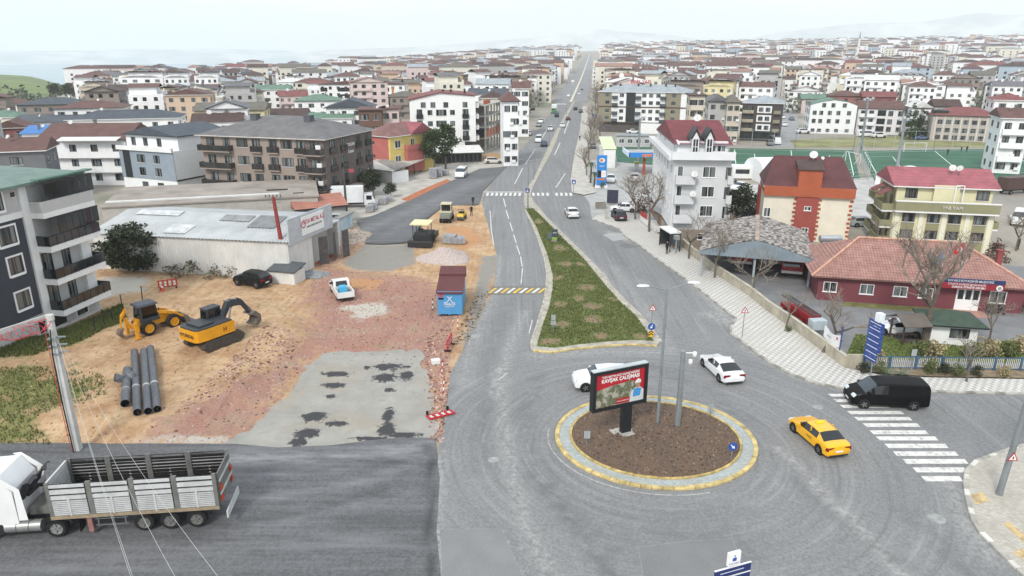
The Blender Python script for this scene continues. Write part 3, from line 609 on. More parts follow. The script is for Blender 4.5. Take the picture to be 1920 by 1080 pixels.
def roofm(col,pitch=0.16,contrast=0.35,rough=0.8):
 key=('roof',col,pitch)
 if key in MATS:return MATS[key]
 m,nt,bs=new_mat('roof_covering_%d'%len(MATS));MATS[key]=m;c=srgb(col)
 base=ramp(nt,noise(nt,0.6,6,0.65),0.3,0.7,tuple(x*0.72 for x in c),tuple(min(1,x*1.2)for x in c))
 g=nd(nt,'ShaderNodeNewGeometry');sx=nd(nt,'ShaderNodeSeparateXYZ');nt.links.new(g.outputs['Position'],sx.inputs[0])
 f=mth(nt,'FRACT',mth(nt,'DIVIDE',sx.outputs[2],pitch))
 base=mixc(nt,mth(nt,'MULTIPLY',ramp(nt,f,0.0,0.35,(1,1,1),(0,0,0)),contrast),base,tuple(x*0.45 for x in c))
 nt.links.new(base,bs.inputs['Base Color']);bs.inputs['Roughness'].default_value=rough;bump(nt,bs,f,0.4,0.03)
 return m
R_BROWN=roofm('#654943');R_RED=roofm('#7d4a47');R_SLATE=roofm('#4a5058');R_GREY=roofm('#6a6a6c');R_GREEN=roofm('#64806f');R_TILE=roofm('#98766a',0.2);R_DK=roofm('#4d3a35');R_LGREY=roofm('#9aa1a6');R_WHITE=roofm('#cfcfcb',0.5,0.1);R_GB=roofm('#6a655c');R_BLUE=M('#3f78b8',0.6)
ROOFS=dict(brown=R_BROWN,red=R_RED,slate=R_SLATE,grey=R_GREY,green=R_GREEN,tile=R_TILE,dark=R_DK,light=R_LGREY,white=R_WHITE,greybrown=R_GB,blue=R_BLUE)
FR_W=M('#e6e6e4',0.5,0.04);FR_D=M('#26292b',0.5,0.05);FR_B=M('#4a3a33',0.5,0.08)
WINC={}
def win_mesh(w,h,style='w'):
 key=(round(w,2),round(h,2),style)
 if key in WINC:return WINC[key]
 b=MB();t=0.07;fr={'w':FR_W,'d':FR_D,'b':FR_B,'s':FR_D,'p':FR_W,'g':FR_D,'o':FR_D}[style];gl=GLASS_D if style in 'g' else GLASS
 e=0.16 if style=='s' else 0.0
 if e:
  for a in((-w/2-e,-w/2,-e,h+e),(w/2,w/2+e,-e,h+e),(-w/2,w/2,-e,0),(-w/2,w/2,h,h+e)):b.box(a[0],a[1],-0.06,0.01,a[2],a[3],2)
 for a in((-w/2,-w/2+t,0,h),(w/2-t,w/2,0,h),(-w/2+t,w/2-t,0,t),(-w/2+t,w/2-t,h-t,h)):b.box(a[0],a[1],-0.045,0.02,a[2],a[3],0)
 k=2 if w<2.0 else 4
 if w>0.75:
  for i in range(1,k):x=-w/2+w*i/k;b.box(x-0.03,x+0.03,-0.04,0.02,t,h-t,0)
 b.box(-w/2+t*0.5,w/2-t*0.5,-0.012,0.01,t*0.5,h-t*0.5,1)
 if style!='g':b.box(-w/2-0.06,w/2+0.06,-0.1,0.02,-0.06-e,0-e,2)
 WINC[key]=b.mesh('window',[fr,gl,FR_W]);return WINC[key]
class Bld:
 def __init__(s,name,label,cat,A,B,d,group=None,z=0.0):
  s.A=Vector(A[:2]);s.w=(Vector(B[:2])-s.A).length;s.d=d
  s.root=thing(name,label,cat,(A[0],A[1],z),head(A,B),group)
 def fr(s,face,u,out=0.0):
  if face=='F':return Vector((u,-out,0)),0.0
  if face=='R':return Vector((s.w+out,u,0)),math.pi/2
  if face=='B':return Vector((s.w-u,s.d+out,0)),math.pi
  return Vector((-out,s.d-u,0)),-math.pi/2
 def wall(s,mat,z0,z1,x0=0,x1=None,y0=0,y1=None,name='wall'):
  return MB().box(x0,s.w if x1 is None else x1,y0,s.d if y1 is None else y1,z0,z1).build(name,mat,s.root)
 def win(s,face,u,z,w=1.3,h=1.4,style='w',out=0.0,name='window'):
  p,r=s.fr(face,u,out);p.z=z;return obj(name,win_mesh(w,h,style),s.root,p,r)
 def row(s,face,us,zs,w=1.3,h=1.4,style='w',out=0.0):
  for z in zs:
   for u in us:s.win(face,u,z,w,h,style,out)
 def panel(s,face,u0,u1,z0,z1,mat,t=0.04,out=0.0,name='panel'):
  p,r=s.fr(face,(u0+u1)/2,out);return MB().box(-(u1-u0)/2,(u1-u0)/2,-t,0.005,z0,z1).build(name,mat,s.root,p,r)
 def balcony(s,face,u0,u1,z,dep=1.1,mat=WHITE,rail='solid',rmat=None,hr=0.95,th=0.2):
  p,r=s.fr(face,(u0+u1)/2);w=u1-u0
  o=MB().box(-w/2,w/2,-dep,0.02,z-th,z).build('balcony',mat,s.root,p,r)
  b=MB();rm=rmat or mat
  if rail=='solid':
   b.box(-w/2,w/2,-dep,-dep+0.1,z,z+hr);b.box(-w/2,-w/2+0.1,-dep+0.1,0,z,z+hr);b.box(w/2-0.1,w/2,-dep+0.1,0,z,z+hr)
  else:
   for(ax,ay,bx,by)in((-w/2,-dep,w/2,-dep),(-w/2,-dep,-w/2,0),(w/2,-dep,w/2,0)):
    L=math.hypot(bx-ax,by-ay);n=max(1,round(L/0.9));T_=Matrix.Translation((ax,ay,0))@Matrix.Rotation(math.atan2(by-ay,bx-ax),4,'Z')
    b.box(0,L,-0.03,0.03,z+hr-0.06,z+hr,0,T_);b.box(0,L,-0.02,0.02,z+0.05,z+0.1,0,T_)
    for i in range(n+1):b.box(L*i/n-0.025,L*i/n+0.025,-0.028,0.028,z,z+hr-0.06,0,T_)
    b.box(0.02,L-0.02,-0.008,0.008,z+0.1,z+hr-0.07,1,T_)
  b.build('railing',[rm,GLASS_D]if rail!='solid' else rm,o)
  return o
 def roof(s,kind,z,h,mat,over=0.5,x0=0,x1=None,y0=0,y1=None,axis=None,fascia=None,inset=None,th=0.14):
  x1=s.w if x1 is None else x1;y1=s.d if y1 is None else y1
  X0,X1,Y0,Y1=x0-over,x1+over,y0-over,y1+over
  b=MB()
  if kind=='flat':b.box(X0,X1,Y0,Y1,z,z+max(h,0.15));return b.build('roof',mat,s.root)
  if kind=='shed':b.add([(X0,Y0,z),(X1,Y0,z),(X1,Y1,z+h),(X0,Y1,z+h),(X0,Y0,z-th),(X1,Y0,z-th),(X1,Y1,z+h-th),(X0,Y1,z+h-th)],[(0,1,2,3),(7,6,5,4),(4,5,1,0),(5,6,2,1),(6,7,3,2),(7,4,0,3)]);return b.build('roof',mat,s.root)
  axis=axis or('x' if(X1-X0)>=(Y1-Y0)else 'y')
  if axis=='x':
   i=(Y1-Y0)/2*0.95 if inset is None else inset;i=i if kind=='hip' else 0
   i=min(i,(X1-X0)/2-0.05);r0,r1=(X0+i,(Y0+Y1)/2),(X1-i,(Y0+Y1)/2);c=[(X0,Y0),(X1,Y0),(X1,Y1),(X0,Y1)];fs=[(0,1,5,4),(2,3,4,5),(1,2,5),(3,0,4)]
  else:
   i=(X1-X0)/2*0.95 if inset is None else inset;i=i if kind=='hip' else 0
   i=min(i,(Y1-Y0)/2-0.05);r0,r1=((X0+X1)/2,Y0+i),((X0+X1)/2,Y1-i);c=[(X0,Y0),(X1,Y0),(X1,Y1),(X0,Y1)];fs=[(0,1,4),(1,2,5,4),(2,3,5),(3,0,4,5)]
  vs=[(x,y,z)for x,y in c]+[(*r0,z+h),(*r1,z+h)];b.add(vs,fs)
  b.add([(x,y,z-th)for x,y in c]+[(x,y,z)for x,y in c],[(3,2,1,0),(0,1,5,4),(1,2,6,5),(2,3,7,6),(3,0,4,7)],1)
  return b.build('roof',[mat,fascia or FR_D],s.root)
 def gable_wall(s,z,h,mat,x0=0,x1=None,y=0.0,t=0.2,name='gable'):
  x1=s.w if x1 is None else x1
  return MB().extr([(x0,z),(x1,z),((x0+x1)/2,z+h)],y,y+t,'y').build(name,mat,s.root)
 def chimney(s,x,y,z0,z1,mat=None,w=0.5):
  return MB().box(x-w/2,x+w/2,y-w/2,y+w/2,z0,z1).box(x-w/2-0.08,x+w/2+0.08,y-w/2-0.08,y+w/2+0.08,z1,z1+0.1).build('chimney',mat or FR_D,s.root)
 def dish(s,x,y,z,r=0.6,az=2.6):
  r=r*0.8
  b=MB();b.lathe([(r,0),(r*0.7,-0.08*r),(r*0.35,-0.13*r),(0.01,-0.15*r),(r*0.35,-0.15*r),(r*0.7,-0.1*r),(r,-0.02)],14)
  b.cyl((0,0,0.5*r),(0,-r*0.6,-0.1),0.02);
  o=b.build('satellite_dish',M('#c9c9c7',0.5,0.1),s.root,(x,y,z),(rad(58),0,az-math.pi),smooth=True)
  MB().cyl((x,y,z-0.9),(x,y,z-0.1),0.04).build('dish_mast',STEEL,s.root);return o
A=G(-60,705);Bp=G(195,583)
dirv=(Bp-A).normalized();A2=A-dirv*6
A2=A2+Vector((-.6,.5,0));b1=Bld('apartment_block','dark grey and white apartment block with glazed balconies and green roof','building',A2,Bp+Vector((-.6,.5,0)),8)
D=6.0;W1=b1.w;NAVY=M('#3b3f47',0.8,0.06,0.8);LG=M('#b9b8b5',0.8,0.05,0.8,streak=0.2)
b1.wall(LG,0,14.0);b1.panel('F',0,D+8.6,2.2,11.2,NAVY,0.08,name='dark_cladding');b1.panel('F',W1-1.2,W1,1.0,11.5,NAVY,0.06,name='dark_cladding')
for z in(2.15,5.2,8.3,11.4):
 if z>11:b1.panel('F',0,D+9.6,z-0.2,z+0.35,WHITE,0.16,name='white_band')
b1.panel('F',D+8.7,D+9.5,0.3,14.0,WHITE,0.2,name='white_strip')
for z in(2.15,5.2,8.3):
 o=b1.balcony('F',D+9.5,W1+0.1,z,1.5,WHITE,'bar',FR_D,th=0.55)
b1.balcony('F',D+9.5,W1+0.1,11.4,1.5,WHITE,'solid',LG,1.0,th=0.5)
for z,g in((2.2,0),(5.3,0),(8.4,1),(12.4,1)):
 if g:
  p,r=b1.fr('F',D+13.2,1.36);n=7;gw=W1-D-9.7
  mbg=MB()
  for i in range(n):x=-gw/2+gw*i/n;mbg.box(x+0.03,x+gw/n-0.03,-0.02,0.02,z+(0.9 if z<12 else 0.05),z+(2.3 if z<12 else 1.5))
  MB().box(-gw/2,gw/2,-0.04,0.04,z+(2.3 if z<12 else 1.5),z+(2.42 if z<12 else 1.6)).box(-gw/2,gw/2,-0.03,0.03,z+0.0,z+0.06).build('glazing_frame',FR_D,b1.root,p,r)
  mbg.build('balcony_glazing',GLASS_D,b1.root,p,r)
 else:
  b1.win('F',D+12.7,z+0.05,1.0,2.2,'d');b1.win('F',D+10.4,z+0.3,1.2,1.9,'d');b1.panel('F',D+14.4,D+15.6,z+0.05,z+2.3,M('#e6e6e4',0.7,0.04),0.3,name='white_cabinet')
for u,z,w in((D+6.9,3.3,1.5),(D+6.9,6.5,1.5),(D+6.7,9.2,1.8),(D+6.4,12.2,1.2),(D+2.6,3.3,1.5),(D+2.6,6.5,1.5),(D+2.4,9.2,1.8)):b1.win('F',u,z,w,1.55,'s',0.08)
b1.win('F',D+8.2,13.1,0.4,0.4,'d');b1.win('F',D+13.3,0.4,1.4,1.5,'s');b1.panel('F',D+8.0,D+11.2,0.0,1.9,BLACK,0.05,name='garage_opening')
b1.panel('F',0,W1,0.0,0.35,M('#cfcdc8',0.9),0.25,name='plinth')
MB().add([(-0.5,-0.9,14.2),(W1+0.2,-0.9,14.2),(W1+0.2,8.5,14.5),(-0.5,8.5,14.5),(-0.5,-0.9,13.95),(W1+0.2,-0.9,13.95),(W1+0.2,8.5,14.3),(-0.5,8.5,14.3)],[(0,1,2,3),(7,6,5,4),(4,5,1,0),(5,6,2,1),(6,7,3,2),(7,4,0,3)]).build('roof',M('#6b7f76',0.6,0.15,0.7),b1.root)
b1.roof('flat',14.3,0.14,M('#587a6a',0.6,0.2),0,x0=D+9.4,x1=W1+0.3,y0=-1.7,y1=-0.92)
A=G(391,373);Bp=G(616,388)
b3=Bld('apartment_block','taupe and brown four-storey block with long grey hip roof','building',A,Bp,17);KF=b3.w/30.8
TAUPE=M('#96897f',0.85,0.07,0.6);
m,nt,bs=new_mat('stone_cladding');bk=nd(nt,'ShaderNodeTexBrick',Scale=2.2);bk.inputs['Color1'].default_value=(*srgb('#6f635c'),1);bk.inputs['Color2'].default_value=(*srgb('#4b433f'),1);bk.inputs['Mortar'].default_value=(*srgb('#857b73'),1);bk.inputs['Row Height'].default_value=0.3
tcn=nd(nt,'ShaderNodeNewGeometry');sx=nd(nt,'ShaderNodeSeparateXYZ');cx=nd(nt,'ShaderNodeCombineXYZ');nt.links.new(tcn.outputs['Position'],sx.inputs[0]);nt.links.new(mth(nt,'ADD',sx.outputs[0],sx.outputs[1]),cx.inputs[0]);nt.links.new(sx.outputs[2],cx.inputs[1]);nt.links.new(cx.outputs[0],bk.inputs['Vector']);nt.links.new(bk.outputs['Color'],bs.inputs['Base Color']);bs.inputs['Roughness'].default_value=0.95;STONE=m
BRN=M('#4d3b33',0.7,0.1,1.0)
b3.wall(TAUPE,2.6,11.4);b3.wall(M('#3a3532',0.8),0,2.6,0.6,b3.w-0.6,0.6);b3.panel('R',0,17,0,11.4,STONE,0.08,name='stone_cladding');b3.panel('F',b3.w-3.6,b3.w+0.08,2.6,11.4,STONE,0.06,name='stone_cladding')
for i in range(9):MB().box(-0.2,0.2,-0.2,0.2,0,2.6).build('column',TAUPE,b3.root,(0.4+i*(b3.w-0.8)/8,0.25,0))
for z in(2.6,5.6,8.6):
 for u0,u1,k in((0.1,8.2*KF,1),(13.0*KF,15.6*KF,0),(17.2*KF,19.8*KF,0),(24.0*KF,26.4*KF,0),(b3.w-3.4,b3.w,1)):
  b3.balcony('F',u0,u1,z+0.25,1.2 if k else 0.45,TAUPE,'bar',BRN,1.0)
  b3.win('F',(u0+u1)/2-(1.3 if u0<1 else 0),z+0.35,1.6,2.1,'d',0.065 if u1>b3.w-1 else 0)
  if u0<1:b3.win('F',u1-1.2,z+0.9,1.4,1.5,'d')
  if u1>b3.w-1:b3.panel('F',b3.w-1.4,b3.w-0.5,z+0.6,z+1.8,WHITE,0.25,0.06,'air_conditioner')
 for u in(10.7*KF,21.8*KF):b3.win('F',u,z+0.95,2.2,1.5,'d')
 for u in(2.6,6.2,11.6,15.2):b3.win('R',u,z+0.4,1.5,1.9,'d',0.08);b3.balcony('R',u-1.0,u+1.0,z+0.3,0.35,BRN,'bar',BRN,0.9)
b3.roof('hip',11.45,2.9,roofm('#6d6b6b',0.14),0.7,fascia=M('#cfcac2',0.8))
for x,y in((7,6.5),(18,6.5)):b3.chimney(x,y,13,14.6,M('#55585c',0.7),1.3)
b3.balcony('R',0.3,11,2.6,2.4,TAUPE,'bar',BRN,0.1)
for i in range(3):b3.panel('R',1.2+i*3.0,3.6+i*3.0,0.2,2.2,GLASS_D,0.03,0.08,'shop_window')
text('VOLKAN',0.75,WHITE,b3.root,(b3.w+0.12,8.8,9.6),(rad(90),0,rad(90)),bold=0.02);text('İnşaat',0.75,WHITE,b3.root,(b3.w+0.12,8.8,8.4),(rad(90),0,rad(90)),bold=0.02)
b4=Bld('house','yellow and rose house with worn red hip roof beside the pine trees','house',G(681,324),G(735,331),13.5)
YW=M('#d9c274',0.85,0.08,0.8,streak=0.2);RS=M('#b66a63',0.85,0.08,0.8,streak=0.2)
b4.wall(YW,0,8.3);b4.panel('F',2.2,b4.w-0.6,2.6,8.25,RS,0.05,name='rose_render');b4.panel('R',4.2,9.5,0.5,5.2,RS,0.9,name='rose_bay')
for z in(3.6,6.4):b4.win('F',3.4,z,1.3,0.7,'d',0.05)
for z in(2.6,5.8):b4.win('R',2.2,z,1.8,1.6,'w');b4.win('R',11.4,z,1.8,1.6,'w')
b4.balcony('R',4.2,9.5,5.3,1.0,RS,'solid');b4.win('R',6.8,5.4,1.2,2.0,'w')
b4.roof('hip',8.35,2.2,roofm('#7d5a55',0.2,0.3),0.5,fascia=WHITE);b4.roof('gable',8.4,2.25,roofm('#96555a',0.3),0.52,y0=6.5,y1=13,x0=3.5,axis='x')
lo=Bld('workshop','low white workshop with a rusty sheet roof at the yellow house','building',G(690,335),G(736,345),4);lo.wall(WHITE,0,2.4);lo.roof('shed',2.5,1.2,M('#8b8680',0.8,0.25,1.5),0.3);lo.panel('F',1.0,5.5,0.1,1.7,M('#cfe0e0',0.6),0.03,name='pale_shutter')
lo=Bld('canopy_shed','open timber shed with long pale lean-to roof by the yard','shed',G(735,345),G(790,322),7)
lo.wall(M('#4c3a33',0.9),0,2.2,y0=5.0);lo.roof('shed',2.7,0.7,M('#bdb9b0',0.8,0.15,1),0.6);lo.wall(M('#7d4b3d',0.9,0.2),0,2.3,x0=lo.w*0.6,x1=lo.w,y0=2.5,y1=5)
for i in range(5):MB().box(-0.08,0.08,-0.08,0.08,0,2.65).build('post',M('#4c3a33',0.9),lo.root,(0.2+i*(lo.w-0.4)/4,0,0))
lo.panel('F',1.2,3.6,0.3,1.9,WHITE,0.03,-4.9,'white_gate')
cv=Bld('canopy_shed','dark market shelter with torn white awning below the white block','shed',G(812,308),G(905,305),6)
cv.wall(M('#39393a',0.9),0,2.0,y0=1.5);cv.roof('shed',2.6,0.9,M('#d8d6d1',0.8,0.15,1),0.3)
for i in range(12):MB().box(-0.05,0.05,-0.05,0.05,0,2.55).build('post',M('#60605e',0.8),cv.root,(0.2+i*(cv.w-0.4)/11,0,0))
b5=Bld('apartment_block','five-storey white block with maroon roof and round shop logo','building',G(772,294),G(893,292),15.2)
b5.wall(M('#e6e6e4',0.8,0.03,0.5),3.6,13.4);b5.wall(M('#3c3c3e',0.8),0,3.6,0.2,b5.w-0.2,0.3);
MB().extr([(0,13.4),(b5.w,13.4),(b5.w,14.8),(7.5,15.6),(0.2,13.9)],0,15.2,'y').build('attic',M('#e6e6e4',0.8,0.03,0.5),b5.root)
MB().extr([(-0.5,13.9),(7.5,15.65),(b5.w+0.6,14.9),(b5.w+0.6,15.05),(7.5,15.85),(-0.5,14.1)],-0.4,15.6,'y').build('roof',R_RED,b5.root)
for x in(8.5,10.5,14):b5.chimney(x,4,15.2,16.2)
FRG='s'
for u in(3.4,5.8,9.0,13.8):b5.win('F',u,12.1,1.2,1.3,'d')
for z in(4.2,6.9,9.6):
 b5.win('F',2.4,z+0.1,1.4,2.0,'d');b5.balcony('F',1.6,3.2,z,0.35,FR_D,'bar',FR_D,0.9)
 b5.win('F',13.9,z+0.1,1.5,2.0,'d');b5.balcony('F',13.1,14.7,z,0.35,FR_D,'bar',FR_D,0.9)
 b5.win('F',5.0,z+0.7,1.2,1.2,'d');b5.win('F',10.6,z+0.7,1.2,1.2,'d');b5.win('F',7.8,z+0.5,2.6,1.5,'d')
for z in(4.0,6.7,9.4,12.1):
 b5.balcony('R',1.0,5.5,z,0.9,WHITE,'solid');b5.win('R',2.2,z+0.3,1.6,1.9,'d')
 for u in(7.5,9.8,12.4):b5.win('R',u,z+0.6,1.2,1.4,'d')
for u0,u1 in((0.6,4.6),(5.2,8.6),(9.2,12.2),(12.8,15.4)):b5.panel('F',u0,u1,0.4,3.0,M('#77787a',0.4,0.2,1)if u0<9 else GLASS_D,0.1,-0.2,'shopfront')
o=MB().lathe([(0.75,0),(0.95,0.05),(1.1,0)],24,axis='y').lathe([(0.2,0),(0.35,0.05),(0.5,0)],16,axis='y').build('shop_logo',M('#1c1c1c',0.6),b5.root,(12.0,0.05,2.4));b5.panel('F',10.4,13.6,1.2,3.6,WHITE,0.1,-0.15,'sign_board')
b6=Bld('unfinished_building','half-built block of bare concrete floors and orange brick infill','building',G(912,287),G(940,272),12)
for z in(0,3.6,6.4,9.2,12.0):b6.wall(CONC,z+(0 if z else 0.0),z+0.25,name='floor_slab')
for z in(0.25,3.85,6.65,9.45):
 top=z+(3.35 if z<1 else 2.55)
 for i in range(6):MB().box(-0.2,0.2,-0.2,0.2,z,top).build('column',CONC,b6.root,(0.3+i*(b6.w-0.6)/5,0.3,0))
 if z>3 and z<6:b6.wall(M('#b9694a',0.9,0.15,1),z,top-0.6,0.5,b6.w-1,0.25,0.5,'brick_infill')
 b6.wall(M('#7b6a60',0.9),z,top,0.2,b6.w-0.2,4,11.8,'back_wall')
b6.wall(M('#b9694a',0.9,0.15,1),12.25,13.3,2,9,1,1.2,'brick_infill')
A=G(1255,462);Bp=G(1357,463.8)
b8=Bld('apartment_block','pale grey apartment house with maroon roof and twin pointed dormers','building',A,Bp,23)
PG=M('#c6c7c7',0.85,0.05,0.6,streak=0.12);PW=M('#d9dada',0.85,0.04,0.6,streak=0.1)
b8.wall(PG,2.4,12.2);b8.wall(M('#94887c',0.9,0.12,1.2),0,2.4,0.02,None,0.02);b8.panel('L',0,23,2.4,12.2,PW,0.06,name='white_render')
b8.wall(PW,12.2,13.9,0.4,b8.w-0.3,1.6,22.8,'attic')
b8.balcony('F',-0.6,b8.w+0.2,12.35,1.0,PW,'solid',PW,0.55,th=0.5);MB().box(-0.9,0.0,-0.4,23.2,11.7,12.3).build('terrace_edge',PW,b8.root)
b8.roof('gable',13.6,2.3,roofm('#74383c',0.22),0.25,x0=0.2,y0=1.4,y1=21,axis='x',fascia=M('#7a7f86',0.7))
MB().extr([(1.0,13.6),(21.4,13.6),(11.2,15.75)],0.35,0.6,'x').build('gable',PW,b8.root)
for x in(2.6,4.4):
 d_=MB().box(x-0.45,x+0.45,0.9,3.2,12.4,14.4).extr([(x-0.45,14.4),(x+0.45,14.4),(x,15.3)],0.9,3.6,'y').build('dormer',PW,b8.root)
 MB().extr([(x-0.75,14.3),(x,15.75),(x+0.75,14.3),(x+0.62,14.3),(x,15.45),(x-0.62,14.3)],0.7,4.0,'y').build('dormer_roof',FR_D,d_)
 MB().box(x-0.3,x+0.3,0.84,0.9,12.5,14.3).build('dormer_window',GLASS_D,d_);MB().box(x-0.03,x+0.03,0.8,0.84,12.5,14.3).box(x-0.3,x+0.3,0.8,0.84,13.3,13.36).build('window_bar',FR_W,d_)
b8.win('F',6.1,12.6,1.2,0.9,'w',-1.55);b8.win('F',5.2,12.6,0.5,0.9,'w',-1.55)
for k,z in enumerate((3.6,6.2,8.8)):
 b8.win('F',0.75,z+0.25,0.75,1.9,'w');b8.win('F',4.5,z+0.65,1.7,1.45,'w')
 b8.balcony('F',0.1,2.6,z+0.05,1.0,PG,'solid',PG,0.95)
 b8.balcony('F',6.9,b8.w+0.3,z+0.05,0.5,PG,'solid',PG,0.9);b8.win('F',7.0,z+0.4,0.7,1.6,'d')
 for u in(2,5,8,11,14,17,20.5):b8.win('L',u,z+0.7,0.95,1.4,'w',0.06)
for u in(4,9.5,19):b8.win('L',u,12.6,0.9,1.2,'w',-0.4)
b8.win('F',4.4,1.0,1.5,0.9,'w');
for z in(9.7,7.1):b8.dish(2.4,-1.25,z+0.4,0.55,2.7)
b8.dish(3.6,6.5,16.6,0.65,2.8)
for i in range(5):b8.panel('L',2+i*4,6+i*4,0.2,2.1,GLASS_D if i%2 else M('#8c6b4a',0.8),0.05,0.0,'shopfront')
b9=Bld('house','cream and orange house with steep maroon roof behind the fire canopy','house',G(1424,447),G(1588,457),10)
CR=M('#e0d8c4',0.85,0.05,0.6,streak=0.1);OR=M('#a95a3c',0.85,0.08,0.7,streak=0.15);RDO=M('#994d43',0.85,0.08)
b9.wall(CR,0,6.3);b9.panel('F',-0.1,b9.w+0.1,6.3,7.6,OR,0.5,name='parapet');b9.wall(OR,6.3,7.5)
b9.panel('F',4.3,7.1,0,6.35,RDO,0.35,name='red_stair_bay');b9.wall(OR,7.0,10.0,4.2,7.2,-0.3,3,'dormer_wall');b9.roof('shed',10.05,0.7,R_DK,0.2,x0=4.2,x1=7.2,y0=-0.3,y1=4)
for x in(4.15,7.25,b9.w-0.2):
 for k in range(10):MB().box(-0.22,0.22,-0.06,0.02,0,0.3).build('quoin',OR,b9.root,(x+(0.06 if k%2 else-0.06),-0.02,0.3+k*0.6))
for z in(4.4,1.4):b9.win('F',5.8,z,0.9,0.6,'w',0.35)
b9.roof('hip',7.55,3.6,roofm('#5b3536',0.3,0.2),0.25,inset=1.5,fascia=WHITE);b9.dish(6.2,3.4,11.6,0.7,3.0);b9.dish(7.4,3.2,11.2,0.3,3.4)
b9.panel('L',1,4,0,6.2,M('#8e3b34',0.85),0.3,name='red_side');b9.win('F',0.6,3.2,0.9,1.3,'w')
b10=Bld('apartment_block','cream and olive block with lettering on its parapet band','building',G(1664,466),G(1851,476),10)
CM=M('#d3cda9',0.85,0.05,0.6,streak=0.1);OL=M('#8e8b6c',0.85,0.07,0.6);
b10.wall(CM,0,5.2);b10.wall(CM,5.2,8.3,0.3,b10.w-0.3,1.2,9.8,'attic');b10.balcony('F',-0.1,b10.w+0.1,5.4,0.9,WHITE,'solid',OL,1.2,th=0.2)
b10.panel('F',-0.15,b10.w+0.15,6.6,6.75,WHITE,0.22,0.72,'coping')
for u in(1.9,4.9,7.4,10.4):
 b10.panel('F',u-0.8,u+0.8,0.2,5.0,OL,0.03,name='olive_panel')
 for z in(1.6,3.8):b10.win('F',u,z,1.5,1.15,'b',0.03)
for u in(0.5,3.4,6.15,8.9,11.6):b10.panel('F',u-0.28,u+0.28,0,5.2,M('#dedbc6',0.85,0.04),0.12,name='pilaster')
for u in(2.1,10.6):b10.win('F',u,6.75,1.5,1.3,'b',-1.2)
b10.wall(CM,6.4,8.6,4.6,7.6,0.6,3,'stair_head');MB().box(6.9,7.0,0.2,0.3,6.6,8.8).box(7.9,8.0,0.2,0.3,6.6,8.8).box(6.9,8.0,0.2,0.3,8.7,8.8).build('frame_rail',FR_W,b10.root)
b10.roof('gable',8.4,1.9,roofm('#9c5a60',0.3),0.35,y0=0.9,axis='x',fascia=FR_W);b10.dish(7.2,3.4,10.6,0.55,2.8);b10.dish(8.0,3.2,10.6,0.5,2.4)
text('YNI YAPI',0.62,M('#c9c6b8',0.6),b10.root,(6.6,-1.02,6.0),bold=0.012,ext=0.03)
for z in(0.8,3.0,5.2):
 b10.balcony('L',5.6,9.9,z,1.5,WHITE,'solid',OL,0.9);b10.balcony('L',1.0,4.6,z+0.4,1.2,WHITE,'solid',OL,0.9)
 b10.win('L',8,z+0.2,1.2,1.6,'b');b10.win('L',3,z+0.5,1.2,1.5,'b')
b10.balcony('R',0.4,4,3.2,0.8,WHITE,'solid',OL,0.9)
for y in(1.6,4.8):MB().add([(-1.6,y,7.0),(-1.6,y+2,7.0),(0,y+2,7.9),(0,y,7.9),(-1.6,y,6.9),(-1.6,y+2,6.9),(0,y+2,7.8),(0,y,7.8)],[(3,2,1,0),(4,5,6,7),(0,1,5,4),(1,2,6,5),(2,3,7,6),(3,0,4,7)]).build('small_roof',R_RED,b10.root)
b11=Bld('fire_station','dark red single-storey fire station with large clay tile roof','building',G(1530,562),G(1914,589),10.5)
FRD=M('#764047',0.85,0.07,0.8,streak=0.15);b11.wall(FRD,0,2.75)
def tile_roof(B,X0,X1,Y0,Y1,z,h,inset,mat,n=16):
 b=MB();cx=(Y1-Y0)/2
 for k in range(n):
  t0,t1=k/n,(k+1)/n
  def rect(t):return(X0+inset*t,X1-inset*t,Y0+cx*t,Y1-cx*t)
  a=rect(t0);c=rect(t1);z0=z+h*t0+0.05;z1=z+h*t1
  vs=[(a[0],a[2],z0),(a[1],a[2],z0),(a[1],a[3],z0),(a[0],a[3],z0),(c[0],c[2],z1),(c[1],c[2],z1),(c[1],c[3],z1),(c[0],c[3],z1)]
  b.add(vs,[(0,1,5,4),(1,2,6,5),(2,3,7,6),(3,0,4,7)])
  b.add([(a[0],a[2],z0-0.05),(a[1],a[2],z0-0.05),(a[1],a[3],z0-0.05),(a[0],a[3],z0-0.05)]+vs[:4],[(0,1,5,4),(1,2,6,5),(2,3,7,6),(3,0,4,7)])
 b.box(X0+0.1,X1-0.1,Y0+0.1,Y1-0.1,z-0.15,z+0.02)
 return b.build('roof',mat,B.root)
m,nt,bs=new_mat('clay_tiles');g=nd(nt,'ShaderNodeNewGeometry');mpp=nd(nt,'ShaderNodeMapping');mpp.inputs['Rotation'].default_value=(0,0,-b11.root.rotation_euler.z);nt.links.new(g.outputs['Position'],mpp.inputs[0])
wv=nd(nt,'ShaderNodeTexWave',Scale=1.05,Distortion=0.15);wv.bands_direction='X';nt.links.new(mpp.outputs[0],wv.inputs['Vector'])
bs_c=ramp(nt,noise(nt,1.1,7,0.75),0.3,0.7,srgb('#87625a'),srgb('#b58d82'));bs_c=mixc(nt,mth(nt,'MULTIPLY',wv.outputs['Fac'],0.35),bs_c,srgb('#6b463c'));nt.links.new(bs_c,bs.inputs['Base Color']);bs.inputs['Roughness'].default_value=0.9;bump(nt,bs,wv.outputs['Fac'],0.5,0.06);CLAY=m
tile_roof(b11,-0.9,b11.w+0.6,-0.8,11.3,2.85,2.9,5.4,CLAY)
MB().tube([(-0.9,-0.8,2.9),(4.5,5.25,5.85),(b11.w-4.8,5.25,5.85),(b11.w+0.6,-0.8,2.9)],0.12,6).build('ridge_tiles',M('#c99c86',0.9,0.2,2),b11.root)
for u in(1.2,4.8,8.0,10.4):b11.win('F',u,1.0,1.35,1.1,'p')
